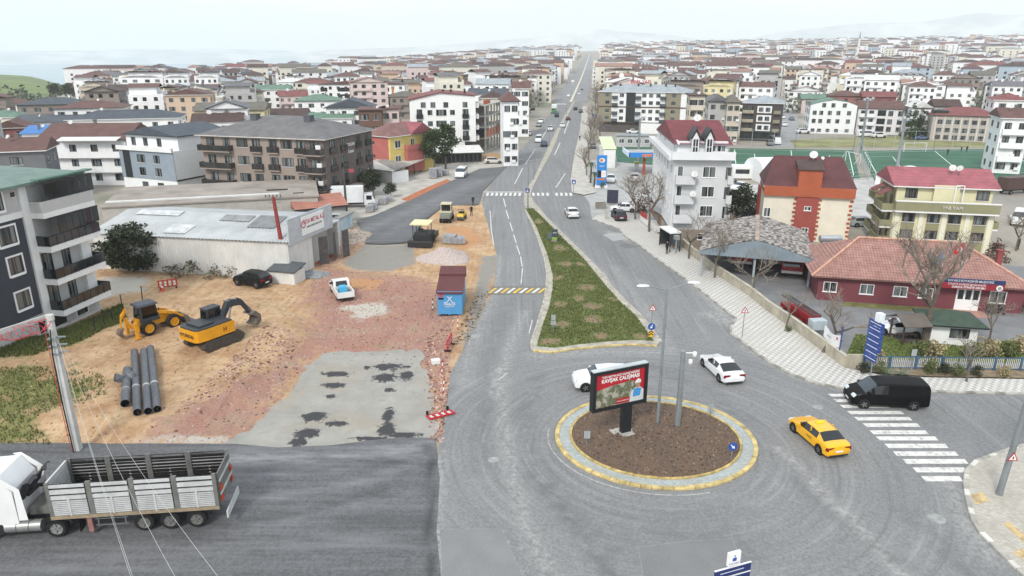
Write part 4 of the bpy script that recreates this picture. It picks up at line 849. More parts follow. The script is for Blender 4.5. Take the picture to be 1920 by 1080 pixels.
b11.win('F',17.0,1.0,1.5,1.25,'p');b11.chimney(b11.w-0.6,6,3.2,5.0,M('#8f4a4a',0.9),0.5)
dr=b11.panel('F',13.2,15.4,0.02,2.45,M('#e8e8e6',0.6,0.03),0.1,name='entrance_door')
for i in range(3):MB().box(-0.25,0.25,-0.13,-0.1,0,1.0).build('door_pane',GLASS_D,b11.root,(13.6+i*0.7,0,1.2))
sg=b11.panel('F',11.4,17.0,2.55,3.2,M('#8e2430',0.6,0.05),0.12,0.95,'sign_board');sg2=b11.panel('F',11.4,17.0,3.2,3.62,M('#27345f',0.6,0.05),0.12,0.95,'sign_board')
text('KOCAELİ BÜYÜKŞEHİR BELEDİYESİ',0.29,WHITE,b11.root,(13.9,-1.09,3.4),sx=0.88);text('İTFAİYE DAİRESİ BAŞKANLIĞI',0.28,WHITE,b11.root,(13.6,-1.09,3.03),sx=0.88);text('DARICA İTFAİYE GRUBU',0.3,WHITE,b11.root,(13.8,-1.09,2.74),bold=0.006,sx=0.9)
MB().lathe([(0,0.03),(0.3,0.03),(0.3,0)],20,axis='y').build('emblem',WHITE,b11.root,(16.55,-1.11,2.87));MB().lathe([(0,-0.04),(0.16,-0.04),(0.16,0)],8,axis='y').build('emblem',M('#9aa4a0',0.6),b11.root,(16.55,-1.12,2.87))
pp=sheet('entrance_path',[b11.root.matrix_basis@Vector(p)for p in((13.0,0,0),(15.7,0,0),(16.2,-2.2,0),(12.9,-2.2,0))],0.05,M('#b58b7d',0.9,0.15,2))
bn=thing('garden_bench','dark metal bench against the red fire station wall','bench',b11.root.matrix_basis@Vector((16.9,-0.6,0.03)),b11.root.rotation_euler.z)
for i in range(4):MB().box(-0.8,0.8,-0.25+i*0.12,-0.16+i*0.12,0.42,0.46).build('slat',FR_D,bn)
for i in range(3):MB().box(-0.8,0.8,0.24,0.28,0.52+i*0.13,0.62+i*0.13).build('slat',FR_D,bn)
for x in(-0.7,0.7):MB().box(x-0.03,x+0.03,-0.22,0.22,0,0.42).box(x-0.03,x+0.03,0.2,0.24,0.42,0.9).build('leg',FR_D,bn)
FL,FRt=G(1313,470,3.3),G(1525,487,3.3);
cw=(FRt-FL).length;cn=Bld('vehicle_canopy','open fire engine canopy with mottled grey shingle roof','canopy',FL,FRt,14)
for x in(0.2,cw*0.5,cw-0.2):
 for y in(0.2,7,13.5):MB().box(-0.12,0.12,-0.12,0.12,0,3.4).build('post',M('#9aa0a2',0.6),cn.root,(x,y,0))
m,nt,bs=new_mat('shingles');g=nd(nt,'ShaderNodeNewGeometry');nt.links.new(ramp(nt,g.outputs['Random Per Island'],0.2,0.8,srgb('#5d5652'),srgb('#aaa39d')),bs.inputs['Base Color']);bs.inputs['Roughness'].default_value=0.95
e0,hR=3.3,1.75;X0,X1,Y0,Y1=-0.1,cw+0.1,-0.2,13.6;xm=(X0+X1)/2
prof=lambda x:e0+hR*(1-abs((x-xm)/(X1-X0)*2)**1.25)
MB().extr([(X0,e0-0.12),(X1,e0-0.12)]+[(X1+(X0-X1)*i/16,prof(X1+(X0-X1)*i/16)-0.03)for i in range(17)],Y0+0.1,Y1-0.1,'y').build('roof_deck',M('#4c4844',0.9),cn.root)
sh=MB();nx,ny=40,34
for i in range(nx):
 for j in range(ny):
  xa=X0+(X1-X0)*i/nx;xb=X0+(X1-X0)*(i+1)/nx;off=0.5*(i%2);ya=Y0+(Y1-Y0)*(j+off)/ny;yb=min(Y1,ya+(Y1-Y0)/ny-0.02)
  if ya>=Y1:continue
  up=0.035;left=xa<xm
  za,zb=prof(xa)+(up if left else 0.0),prof(xb)+(0.0 if left else up)
  za+=0.02;zb+=0.02
  sh.add([(xa,ya,za),(xb,ya,zb),(xb,yb,zb),(xa,yb,za),(xa,ya,za-0.04),(xb,ya,zb-0.04)],[(0,1,2,3),(4,5,1,0)])
o=sh.build('shingles',m,cn.root);o['kind']='stuff'
fa=MB();N=60
for i in range(N):
 xa=X0+(X1-X0)*i/N;xb=X0+(X1-X0)*(i+1)/N;ya=Y0-0.02-0.06*(i%2);yb=Y0-0.02-0.06*((i+1)%2)
 fa.add([(xa,ya,e0-0.35),(xb,yb,e0-0.35),(xb,yb,max(prof(xb)-0.02,e0-0.3)),(xa,ya,max(prof(xa)-0.02,e0-0.3))],[(0,1,2,3)])
fa.build('gable_cladding',M('#7f8b92',0.6,0.1,1),cn.root)
cap_=MB()
for j in range(24):y=Y0+(Y1-Y0)*j/24;cap_.box(xm-0.22,xm+0.22,y,y+(Y1-Y0)/24-0.03,prof(xm)+0.0,prof(xm)+0.12)
cap_.build('ridge_tiles',M('#a8988c',0.9,0.3,1),cn.root);cn.wall(M('#3b3836',0.9),0,3.2,y0=13.7,name='back_wall')
wh=thing('solar_water_heater','steel solar water tank with collector frame beside the orange house','water heater',G(1553,478));MB().cyl((-1.4,0,2.2),(1.4,0,2.2),0.45,n=14).build('tank',M('#b9bcbd',0.35,0.1,metal=0.6),wh,smooth=True)
for x in(-1,1):MB().tube([(x,-1.2,0),(x,0.3,1.8)],0.04).tube([(x,0.3,0),(x,0.3,1.8)],0.04).build('leg',STEEL,wh)
gh=Bld('guard_house','small white guard house with dark green roof in the station yard','hut',G(1742,645),G(1828,651),3.2);gh.wall(M('#e6e6e3',0.8,0.04),0,2.0);gh.win('F',2.3,0.75,1.6,0.9,'d');gh.win('L',1.6,0.8,0.8,0.8,'d');gh.roof('hip',2.05,0.8,M('#3f4f42',0.8,0.15,1.2),0.6)
gz=thing('gazebo','brown timber gazebo with table and benches beside the white car','gazebo',G(1697,640),0.1);TB=M('#4d3f37',0.9,0.15,2)
for x in(-0.95,0.95):
 for y in(-0.9,0.9):MB().box(x-0.06,x+0.06,y-0.06,y+0.06,0,2.0).build('post',TB,gz)
MB().extr([(-1.5,2.0),(0,2.75),(1.5,2.0),(1.5,1.92),(0,2.65),(-1.5,1.92)],-1.3,1.3,'x').build('roof',M('#6a625b',0.9,0.15,1),gz)
MB().box(-0.8,0.8,-0.3,0.3,0.7,0.75).box(-0.06,0.06,-0.06,0.06,0,0.7).build('table',TB,gz)
for y in(-0.65,0.65):MB().box(-0.8,0.8,y-0.12,y+0.12,0.4,0.45).box(-0.7,-0.62,y-0.1,y+0.1,0,0.4).box(0.62,0.7,y-0.1,y+0.1,0,0.4).build('bench',TB,gz)
A=G(185,504);Bp=G(543,524);sh_=Bld('metal_shed','long white corrugated shed with low grey roof and company sign','shed',A,Bp,15)
CW=M('#d4d3cf',0.6,0.08,0.6,streak=0.35);CR_=M('#b5b7b7',0.5,0.14,0.35,streak=0.1)
def corr(L,n,amp=0.06):return[(L*i/n,amp*(i%2))for i in range(n+1)]
w_=MB();pr=corr(sh_.w,150)
w_.add([(x,-d_,0)for x,d_ in pr]+[(x,-d_,4.4)for x,d_ in pr],[(i,i+1,len(pr)+i+1,len(pr)+i)for i in range(len(pr)-1)]);w_.box(0,sh_.w,0.02,15,0,4.4);w_.build('wall',CW,sh_.root)
r_=MB();pr=corr(sh_.w+0.6,110,0.09)
r_.add([(x-0.3,-0.4,4.5+d_)for x,d_ in pr]+[(x-0.3,7.0,5.9+d_)for x,d_ in pr]+[(x-0.3,15.3,4.5+d_)for x,d_ in pr],[(i,i+1,len(pr)+i+1,len(pr)+i)for i in range(len(pr)-1)]+[(len(pr)+i,len(pr)+i+1,2*len(pr)+i+1,2*len(pr)+i)for i in range(len(pr)-1)]);r_.build('roof',CR_,sh_.root)
for(x0,x1,y0,y1,c)in((14,18,4.6,6.4,'#8f9090'),(2,8,5.4,6.9,'#c9cbca'),(18.5,22,3.0,6.6,'#7d7f80'),(9,12,0.5,3,'#c4c6c5')):
 MB().add([(x0,y0,4.72+y0*0.19),(x1,y0,4.72+y0*0.19),(x1,y1,4.72+y1*0.19),(x0,y1,4.72+y1*0.19)],[(0,1,2,3)]).build('roof_patch',M(c,0.6,0.2,1),sh_.root)
g0,g1=G(545,524),G(640,476)
gb=Bld('workshop_building','white workshop end with torn metal doors and red lettered sign','workshop',g0,g1,6)
gb.wall(CW,0,4.4,x1=5.0,y0=-0.05,y1=0.2);gb.wall(M('#4a4643',0.9),0,3.9,5.0,gb.w,5.5,6,'rear_wall');gb.wall(CW,0,4.4,11.2,11.4,0,5.5,'side_wall')
MB().box(-0.05,9.6,-0.35,-0.2,4.1,7.1).build('fascia',M('#b7bcbf',0.5,0.1,1.5),gb.root);MB().box(2.6,7.4,-0.45,-0.36,4.6,6.8).build('sign_board',M('#e9e9e7',0.5,0.03),gb.root)
text('ÖTSA METAL A.Ş.',0.72,M('#b8434a',0.6,0.05),gb.root,(5.2,-0.47,6.1),sx=0.85,bold=0.008);text('HURDA DEMİR ALIM SATIM',0.32,FR_D,gb.root,(5.2,-0.47,5.45),sx=0.85);MB().lathe([(0.3,0),(0.36,-0.03),(0.46,0)],18,axis='y').build('emblem',M('#b8434a',0.6,0.05),gb.root,(2.95,-0.46,5.9))
MB().box(5.0,gb.w,-0.2,6.2,4.42,4.55).build('roof',CR_,gb.root)
for i,(x,a)in enumerate(((6.0,-0.5),(8.6,0.3),(9.9,-0.2))):
 d_=MB()
 for k in range(9):d_.box(k*0.14,k*0.14+0.12,-0.02,0.02+0.02*(k%2),0,3.6)
 d_.build('metal_door',M('#5f5a58',0.7,0.25,2),gb.root,(x,-0.3-0.5*i%2,0),a)
gb.wall(M('#a9502f',0.9,0.3,1),0,0.02,5.1,11,0.2,5.4,'doorway_floor')
rt=Bld('tiled_shed','low shed with faded red sheet roof behind the workshop sign','shed',G(560,428),G(650,418),7,z=0);rt.wall(M('#8f8a84',0.9),0,2.6);rt.roof('gable',2.9,1.3,roofm('#a5705f',0.3),0.4,axis='x')
hut=Bld('hut','small pale blue site hut with flat roof beside the rubble','hut',G(634,440),G(662,425),2.6);hut.wall(M('#b9ccd4',0.8,0.15,1),0,2.1);hut.roof('flat',2.15,0.15,M('#8e8c88',0.8),0.25);hut.panel('L',0.4,1.8,0,1.9,BLACK,0.03,name='doorway')
fl=Bld('flat_roof_building','low building with patched and torn flat bitumen roof behind the shed','building',G(200,445),G(600,420),16);fl.wall(M('#b0aca4',0.9,0.1),0,4.2);fl.roof('flat',4.25,0.2,M('#9b9289',0.9,0.2,0.25),0.2)
for(x,y,a,b_)in((22,6,3.2,1.3),(30,4,2,1.2),(26,2.5,1.6,0.8)):MB().box(x,x+a,y,y+b_,4.46,4.47).build('roof_hole',BLACK,fl.root)
MB().box(0,24,2.5,3.3,4.45,4.62).build('roof_edge',M('#cfcfcb',0.8,0.1),fl.root)
ann=Bld('hut','white lean-to with dark ribbed roof at the foot of the red pole','hut',G(505,530),G(553,535),2.2);ann.wall(CW,0,1.5);ann.roof('shed',1.55,0.5,M('#53585a',0.6,0.15,2),0.15)
ki=Bld('site_kiosk','blue municipal kiosk with stepped maroon roof on the rubble strip','kiosk',G(821,593),G(867,593),5.2,z=0.05)
KB=M('#4f93c4',0.5,0.06,1.5,streak=0.2);ki.wall(KB,0.12,2.55);ki.wall(FR_D,0,0.12,0.1,ki.w-0.1,0.1,5.1,'skid')
MB().add([(-0.12,-0.2,2.5),(ki.w+0.12,-0.2,2.5),(ki.w+0.12,3.6,3.15),(-0.12,3.6,3.15),(-0.12,-0.2,2.38),(ki.w+0.12,-0.2,2.38),(ki.w+0.12,3.6,3.0),(-0.12,3.6,3.0)],[(0,1,2,3),(7,6,5,4),(4,5,1,0),(5,6,2,1),(6,7,3,2),(7,4,0,3)]).build('roof',M('#5f3435',0.7,0.1,1.5),ki.root)
MB().add([(-0.12,3.5,3.3),(ki.w+0.12,3.5,3.3),(ki.w+0.12,5.5,3.6),(-0.12,5.5,3.6),(-0.12,3.5,3.1),(ki.w+0.12,3.5,3.1),(ki.w+0.12,5.5,2.4),(-0.12,5.5,2.4)],[(0,1,2,3),(7,6,5,4),(4,5,1,0),(5,6,2,1),(6,7,3,2),(7,4,0,3)]).build('upper_roof',M('#5f3435',0.7,0.1,1.5),ki.root)
lg=MB();
for sx_ in(-1,1):lg.tube([(0.55*sx_,-0.0,0.0),(0.22*sx_,0,0.12),(0.02*sx_,0,0.42),(0.1*sx_,0,0.6),(0.26*sx_,0,0.66)],0.035,5)
lg.build('emblem',WHITE,ki.root,(ki.w/2,-0.02,1.35));text('DARICA',0.3,WHITE,ki.root,(ki.w/2,-0.03,1.22),bold=0.006);text('BELEDİYESİ',0.17,WHITE,ki.root,(ki.w/2,-0.03,0.98))
MB().box(0.15,0.6,-0.03,0.0,2.0,2.4).build('notice',M('#c94a5a',0.6,0.2,5),ki.root);MB().box(0.1,0.62,-0.03,0.0,1.72,1.92).build('vent',BLACK,ki.root)
for x in(0.3,1.3):MB().box(x,x+0.75,-0.02,0.1,0.05,0.17).build('fork_pocket',BLACK,ki.root)
ed=Bld('apartment_block','olive, white and black block under a pale grey roof with red roof sign','building',G(1121,247),G(1288,252),16)
LM=M('#8a8470',0.85,0.06);WB=M('#e4e5e4',0.8,0.03)
ed.wall(WB,3.2,13.0);ed.wall(M('#5a5552',0.9),0,3.2,0.3,ed.w*0.48,0.5,None,'ground_floor');ed.wall(WB,0,3.2,ed.w*0.48,None,-1.5,None,'ground_floor')
ed.panel('F',0,4.2,3.2,13,LM,0.05,name='olive_cladding');ed.panel('F',21.5,26.5,3.2,13,LM,0.05,name='olive_cladding');ed.panel('F',9.0,12.0,3.2,13,FR_D,0.08,name='dark_cladding')
for z in(3.1,8.1):ed.panel('F',0,ed.w,z,z+0.35,M('#54433b',0.8),0.14,name='dark_band')
for z in(3.8,6.1,8.8,11.1):
 for u in(2.8,7.5,14.8,17.0,19.3,24.2):ed.win('F',u,z+0.3,1.3,1.1,'d',0.05 if u<4 or u>21 else 0)
 for u in(5.3,12.9,20.9):ed.balcony('F',u-0.9,u+0.9,z-0.1,0.9,FR_D,'solid',M('#4a5258',0.7),0.8)
 for u in(3,7,11):ed.win('R',u,z+0.3,1.4,1.3,'d')
ed.roof('hip',13.05,2.1,R_LGREY,0.5,inset=6,fascia=WHITE)
for x in(6,12,16,21,24):ed.chimney(x,6,13.8,15.3)
ed.win('F',24,0.2,1.6,2.2,'d',1.5);text('EDİS YAPI',1.5,M('#b0363c',0.5),ed.root,(12.5,8,15.9),bold=0.03,ext=0.1)
MB().box(8.8,16.2,8.05,8.1,15.05,15.15).box(9.5,9.6,8,8.1,14.8,15.4).box(15.5,15.6,8,8.1,14.8,15.4).build('sign_frame',FR_D,ed.root)
e2=Bld('apartment_block','black and white five-storey block with pale roof by the pitch','building',G(1386,263),G(1460,266),13)
e2.wall(M('#4a4442',0.8,0.05),0,11.0);e2.roof('hip',11.05,1.9,R_LGREY,0.4,fascia=WHITE)
for z in(3.0,5.6,8.2):
 e2.panel('F',4.3,8.4,z,z+2.0,WB,0.25,name='white_frame');e2.win('F',5.4,z+0.4,1.3,1.2,'d',0.25);e2.win('F',7.3,z+0.4,1.3,1.2,'d',0.25)
 e2.balcony('F',0.2,3.4,z,0.8,LM,'solid',M('#a5a08a',0.8),0.8);e2.win('F',2.4,z+0.2,1.4,1.7,'d');e2.balcony('F',9.0,10.9,z,0.8,LM,'solid',LM,0.8)
e2.panel('F',0.3,10.6,0.3,2.6,GLASS_D,0.03,name='shopfront')
b16=Bld('apartment_block','white four-storey block with arched gable facing the pitches','building',G(1514,250),G(1600,252),12)
b16.wall(WB,0,8.6);MB().extr([(0,8.6),(b16.w,8.6),(b16.w,9.0),(b16.w*0.8,10.0),(b16.w*0.5,10.6),(b16.w*0.25,10.0),(0,9.0)],0,12,'y').build('attic',WB,b16.root)
MB().extr([(-0.3,9.0),(b16.w*0.25,10.1),(b16.w*0.5,10.75),(b16.w*0.8,10.1),(b16.w+0.3,9.0),(b16.w+0.3,9.12),(b16.w*0.5,10.95),(-0.3,9.12)][::-1],0.4,12.3,'y').build('roof',R_GREEN,b16.root)
for z in(0.6,3.4,6.0,8.4):
 for u in((4,6.8,10.2)if z>8 else(1.4,3.4,6.0,8.6,11.8)):b16.win('F',u,z,1.2,1.3 if z>1 else 1.0,'d')
 for u in(2.5,6,9.5):b16.win('L',u,z,1.3,1.6,'d')
b17=Bld('apartment_block','white and pale pink block with dark glazed stair beside the grey floodlight','building',G(1603,250),G(1684,253),11);b17.wall(M('#dcd8d8',0.8,0.04),0,8.0);b17.roof('gable',8.1,2.2,R_BROWN,0.4,axis='x')
for z in(0.8,3.2,5.8):
 for u in(1.6,4.0,9.6,12.4):b17.win('F',u,z,1.4,1.6,'d')
 b17.panel('F',5.8,8.2,z,z+1.8,GLASS_D,0.06,name='stair_glazing');b17.balcony('F',0.4,5.2,z-0.3,0.7,WB,'solid')
b18=Bld('apartment_block','grey stone-faced block with pale frames and dark red roof','building',G(1742,263),G(1868,268),12);b18.wall(M('#b3aba4',0.85,0.08,1.5),0,7.4);b18.roof('hip',7.5,2.2,R_RED,0.5)
for z in(0.4,2.5,4.9):
 for i in range(7):b18.win('F',2.0+i*(b18.w-4)/6,z,1.3,1.3,'d')
for i in range(8):b18.panel('F',0.8+i*(b18.w-2)/7,1.1+i*(b18.w-2)/7,0,7.4,M('#cfc8c1',0.8),0.1,name='pilaster')
b18.wall(FR_D,7.5,8.8,0,4,1,5,'dark_terrace')
def PX(x,y,z):
 zc=y*_c-(z-CAM_H)*_s;return 960+FPX*x/zc,540-FPX*(y*_s+(z-CAM_H)*_c)/zc
TAKEN=[]
for o in C.objects:
 if o.parent is None and o.type=='EMPTY' and o.get('category')in('building','house','shed','workshop'):
  q=o.matrix_basis@Vector((7,7,0));TAKEN.append((q.x,q.y,13))
WC=dict(white='#ebebea',cream='#dcd7c8',beige='#c8bdad',peach='#cdb49c',grey='#b0afad',dgrey='#6f7073',yellow='#d6cba0',olive='#b8b990',brick='#96655e',taupe='#8f847b',ochre='#b0946c',pink='#d3c0bb',blue='#aab8c2',brown='#6b5348',red='#8a5652')
FRONTW=MB
def house(xl,xr,ye,fl,wall,roof,kind,label,yaw=0.0,depth=None,style='d',nw=None,band=None,rh=None,axis=None,balc=False):
 h=fl*2.85+0.4;xm=(xl+xr)/2;z=h
 for _ in range(8):p=G(xm,ye,z);z=T(p.x,p.y)+h
 w=(xr-xl)/FPX*(p.y*_c-(z-CAM_H)*_s);dist=p.y
 az=math.atan2(p.x,p.y);ang=-az*0.55+yaw
 d=depth or max(9.0,min(w*0.85,14));ux,uy=math.cos(ang),math.sin(ang)
 A=Vector((p.x-ux*w/2,p.y-uy*w/2,0));Bq=Vector((p.x+ux*w/2,p.y+uy*w/2,0))
 B=Bld('house' if fl<4 else 'apartment_block',label,'house' if fl<4 else 'building',A,Bq,d,z=z-h-0.3)
 cx=p.x-uy*d/2;cy=p.y+ux*d/2;TAKEN.append((cx,cy,max(w,d)*0.62+3))
 wm=M(WC[wall],0.85,0.06,0.5,streak=0.15);B.wall(wm,-1.5,h+0.3)
 side='R' if xm<960 else 'L'
 n=nw or max(2,int(w/3.4));far=dist>330
 zs=[0.3+k*2.85+0.95 for k in range(fl)]if 'windowless' not in label else[]
 if far:
  b=MB()
  for zz in zs:
   for i in range(n):u=(i+0.5)*w/n;b.box(u-0.65,u+0.65,-0.05,0.01,zz,zz+1.35,1);b.box(u-0.75,u+0.75,-0.03,0.01,zz-0.1,zz+1.45,0)
   for i in range(2):
    u=(i+0.5)*d/2;xs=(w-0.01,w+0.05)if side=='R' else(-0.05,0.01);b.box(xs[0],xs[1],u-0.65,u+0.65,zz,zz+1.35,1)
  b.build('windows',[FR_W,GLASS],B.root)['kind']='stuff'
 else:
  for k,zz in enumerate(zs):
   for i in range(n):
    if RN.random()<0.9:B.win('F',(i+0.5)*w/n,zz,1.3 if RN.random()<0.75 else 1.9,1.35,style)
   for i in range(2):B.win(side,(i+0.5)*d/2,zz,1.3,1.35,style)
   if zs and RN.random()<.5:u_=RN.uniform(.1,.85)*w;B.panel('F',u_,u_+.85,zz-.1,zz+.5,FR_W,.35,name='air_conditioner')
 if band:
  for k in range(1,fl):B.balcony('F',0.3,w-0.3,0.3+k*2.85,0.9,M(WC[band],0.8,0.05),'solid')
 elif balc and not far:
  for k in range(1,fl):B.balcony(side,1.0,d-2,0.3+k*2.85,1.0,wm,'solid')
 hh=rh or(1.9 if kind in('hip','gable')else 0.25)
 rm=ROOFS[roof]
 B.roof(kind,h+0.35,hh,rm,0.55,fascia=WHITE if RN.random()<0.3 else FR_D,axis=axis)
 if kind=='gable':
  ax=axis or('x' if w>=d else 'y')
  if ax=='y':B.gable_wall(h+0.3,hh*0.95,wm,y=0.05)
  else:MB().extr([(0,h+0.3),(d,h+0.3),(d/2,h+0.3+hh*0.95)],*((w-0.25,w-0.05)if side=='R' else(0.05,0.25)),'x').build('gable',wm,B.root)
 B.chimney(w*RN.uniform(0.3,0.7),d*0.5,h+0.5,h+hh+0.9,M('#7a706a',0.9))
 if dist<420:B.dish(w*RN.uniform(0.2,0.8),d*0.3,h+hh+0.7,0.5,RN.uniform(2.3,3.2))
 return B
H_=house
B2=H_(75,232,262,3,'white','brown','gable','long white house with brown roof and pale terrace canopy behind the dark block',yaw=-0.25,depth=13,band='white',axis='x',rh=2.6)
MB().add([(B2.w*0.25,-1.6,9.3),(B2.w*0.95,-1.6,9.3),(B2.w*0.95,3,10.2),(B2.w*0.25,3,10.2),(B2.w*0.25,-1.6,9.15),(B2.w*0.95,-1.6,9.15)],[(0,1,2,3),(4,5,1,0)]).build('terrace_canopy',M('#d9d8d4',0.7,0.05),B2.root)
gbh=Bld('house','blue-grey and white house with slate roof next to the brown block','house',G(236,356),G(336,366),14)
GBL=M('#8e99a3',0.7,0.06,0.6);gbh.wall(M('#e6e7e7',0.8,0.03),0,8.0);gbh.panel('F',0,gbh.w,2.6,7.9,GBL,0.12,name='blue_cladding');gbh.wall(M('#e6e7e7',0.8,0.03),8.0,10.6,0.5,gbh.w-0.1,1.5,13.5,'attic')
gbh.panel('F',1.0,2.8,2.6,7.9,FR_D,0.16,name='dark_stair_strip');gbh.balcony('F',-0.2,gbh.w+0.1,8.0,0.5,WHITE,'solid',WHITE,0.6);gbh.panel('R',0,14,2.5,2.75,FR_D,0.1,name='dark_band')
gbh.roof('gable',10.6,1.5,R_SLATE,0.4,x0=0.5,y0=1.2,axis='y',x1=gbh.w)
for z,s_ in((0.5,'d'),(3.2,'d'),(5.6,'d')):
 for u in(5.6,9.6):gbh.win('F',u,z,2.0 if z>5 and u<6 else 1.5,1.5,s_,0.12 if z>1 else 0)
for u in(2.4,5.5,9):gbh.win('F',u,8.5,1.1,1.5,'d',-1.5)
gbh.dish(11,6,12.8,0.5,2.6)
H_(136,325,223,3,'white','slate','hip','white house under a wide dark slate roof above the long white house',balc=True,depth=13)
H_(108,222,203,3,'white','brown','hip','white house with wide brown hip roof left of the lime-washed box',depth=14)
H_(39,148,196,3,'taupe','slate','hip','taupe house with dark slate roof near the meadow',depth=14)
H_(192,271,172,3,'olive','white','hip','windowless lime-green box house with white roof',rh=0.7)
H_(250,306,184,3,'white','brown','gable','small white house with brown roof beside the lime-green box',axis='x')
H_(312,390,178,4,'peach','brown','gable','peach coloured house with brown gable roof above dark conifers',axis='y')
H_(368,492,207,3,'yellow','greybrown','gable','yellow house with golden balcony bands and brown roof',axis='x',band='yellow')
H_(258,338,160,2,'white','red','hip','white house with red hip roof above the lime-green box')
H_(257,324,143,2,'white','brown','gable','white gabled house with brown roof on the upper left slope',axis='y')
H_(339,402,146,3,'grey','green','hip','plain grey block with green hip roof')
H_(404,424,150,3,'beige','brown','hip','narrow beige house beside the plain grey block')
H_(422,490,162,2,'white','red','gable','white house with bright red roof',axis='x')
H_(245,289,131,2,'cream','brown','hip','cream house with red-brown roof near the hedgerow')
H_(190,228,131,2,'beige','brown','hip','beige house with brown roof beside the meadow trees')
H_(140,186,151,2,'peach','light','flat','peach flat-roofed house at the meadow edge',band='peach')
H_(197,248,154,2,'brick','red','flat','brick-red flat-roofed house at the meadow edge')
H_(-12,46,240,2,'red','brown','gable','brick-red house at the left frame edge',axis='y')
H_(-5,48,195,2,'white','brown','hip','white house with brown roof below the meadow')
H_(-25,36,220,2,'cream','green','hip','house with dark green roof at the left frame edge')
H_(22,132,229,2,'white','slate','shed','row of white terraces with dark lean-to roof',rh=1.2)
H_(44,92,250,2,'white','blue','shed','white house with a bright blue sheet roof',rh=1.2)
H_(-20,74,284,3,'dgrey','brown','gable','dark grey rendered wall house just behind the green roof',axis='x',nw=1)
H_(480,541,168,3,'white','green','gable','white house with green gable roof left of the dark green hip roof',axis='x')
H_(553,634,189,3,'white','green','hip','white house with dark green hip roof')
WG=H_(597,758,158,4,'white','brown','gable','wide white gabled block with dark glazed bays and orange stripes',yaw=-0.1,depth=12,axis='y',rh=2.0)
for z_ in(3.3,6.1,9.0):
 for a_,c_ in((.02,.1),(.22,.4),(.68,.82)):WG.panel('F',WG.w*a_,WG.w*c_,z_,z_+1.7,GLASS_D,.12,name='glazed_bay')
for a_ in(.63,.85):WG.panel('F',WG.w*a_,WG.w*a_+.9,1,11,M('#c07a3a',.8),.1,name='orange_stripe')
H_(690,790,138,4,'white','brown','gable','long white block with brown roof behind the wide gabled one',axis='x')
H_(612,700,202,3,'white','slate','gable','white house with steep dark slate gable roof',axis='y',rh=2.6)
H_(672,715,207,4,'brown','brown','flat','dark brown flat-roofed house behind the rose one')
H_(716,747,205,4,'pink','brown','flat','narrow pink house left of the tall white block')
H_(580,658,222,2,'white','green','gable','house with bright green sheet roof behind the brown block',axis='x',rh=1.4)
H_(492,572,217,2,'beige','dark','gable','low house with dark brown roof behind the brown block',axis='x')
H_(492,566,139,3,'white','dark','hip','white house with spreading dark roof')
H_(525,618,157,3,'white','brown','gable','white house with red-brown gable left of the wide white block',axis='y')
H_(605,680,133,3,'white','brown','hip','white block with brown roof in the second row')
H_(822,868,140,5,'ochre','brown','hip','tall ochre block with brown roof')
H_(826,890,163,3,'white','brown','gable','white house with brown roof behind the tall white block',axis='x')
H_(892,954,158,4,'white','brown','hip','white apartment house with brown roof left of the avenue')
H_(902,946,184,4,'cream','dark','hip','cream block with dark roof beyond the unfinished frame')
H_(944,972,190,5,'white','brown','hip','white block with shops at the avenue edge',yaw=0.1)
H_(962,992,166,5,'white','brown','gable','white block with brown roof and dark side wall on the avenue',axis='x')
H_(980,1034,139,5,'cream','brown','hip','cream block with brown roof further along the avenue')
H_(1112,1155,126,5,'white','white','flat','white banded office block right of the avenue',band='white')
H_(1072,1106,112,4,'blue','slate','flat','blue-grey glazed building at the end of the avenue',band='blue')
H_(1200,1243,109,3,'white','white','gable','large bright white hall in the town centre',axis='y')
H_(1176,1230,138,4,'white','brown','gable','white gabled house just behind the roof sign',axis='y')
H_(1233,1262,143,3,'cream','red','hip','cream house with red roof right of the roof sign')
H_(1282,1344,151,3,'white','brown','hip','wide white house with brown roof behind the olive block')
H_(1295,1322,180,5,'beige','dark','flat','tall narrow beige block right of the olive block',band='beige')
H_(1330,1364,190,4,'grey','grey','gable','grey-beige block with pointed roof between two taller ones',axis='y')
H_(1365,1388,192,4,'beige','greybrown','hip','plain beige block left of the black and white block')
H_(1346,1390,124,4,'blue','grey','gable','pale blue block in the upper town',axis='x')
H_(1376,1418,133,3,'pink','brown','hip','pale pink house with brown roof')
H_(1405,1440,163,2,'white','red','hip','white house with red roof above the black and white block')
H_(1447,1488,123,4,'white','brown','flat','white flat-roofed block with banded balconies',band='white')
H_(1488,1521,119,5,'white','white','gable','white five-storey block with pale gable roof',axis='y')
H_(1528,1580,131,4,'beige','brown','flat','beige block with banded balconies',band='beige')
H_(1588,1660,133,4,'cream','light','gable','wide cream block with pale gable',axis='y')
H_(1670,1710,150,4,'white','white','gable','bright white gabled house by the side street',axis='y')
H_(1496,1555,154,3,'white','light','gable','white house with shallow pale roof',axis='y')
H_(1506,1562,186,2,'pink','green','gable','house with green roof behind the arched white block',axis='x')
H_(1600,1657,159,3,'cream','greybrown','hip','cream house with grey-brown hip roof')
H_(1622,1678,182,3,'red','red','gable','dark red roofed house behind the pink block',axis='x')
H_(1560,1615,180,3,'brick','brown','hip','brick house with brown roof behind the arched white block')
H_(1713,1745,202,3,'white','white','gable','white house beside the dark tree group',axis='y')
H_(1884,1930,222,4,'white','brown','gable','white block with long balconies at the right frame edge',band='white',axis='x')
H_(1870,1925,188,4,'white','red','hip','white house with red hip roof at the right frame edge')
H_(1756,1798,199,3,'grey','dark','gable','house with dark roof left of the stone-faced block',axis='x')
H_(1786,1830,150,3,'brick','grey','flat','low brick-red school wing')
H_(1831,1926,153,3,'brick','grey','flat','long brick-red school building with window strip',nw=14)
H_(1878,1898,138,4,'brick','brown','flat','windowless brick-red tower on the school')
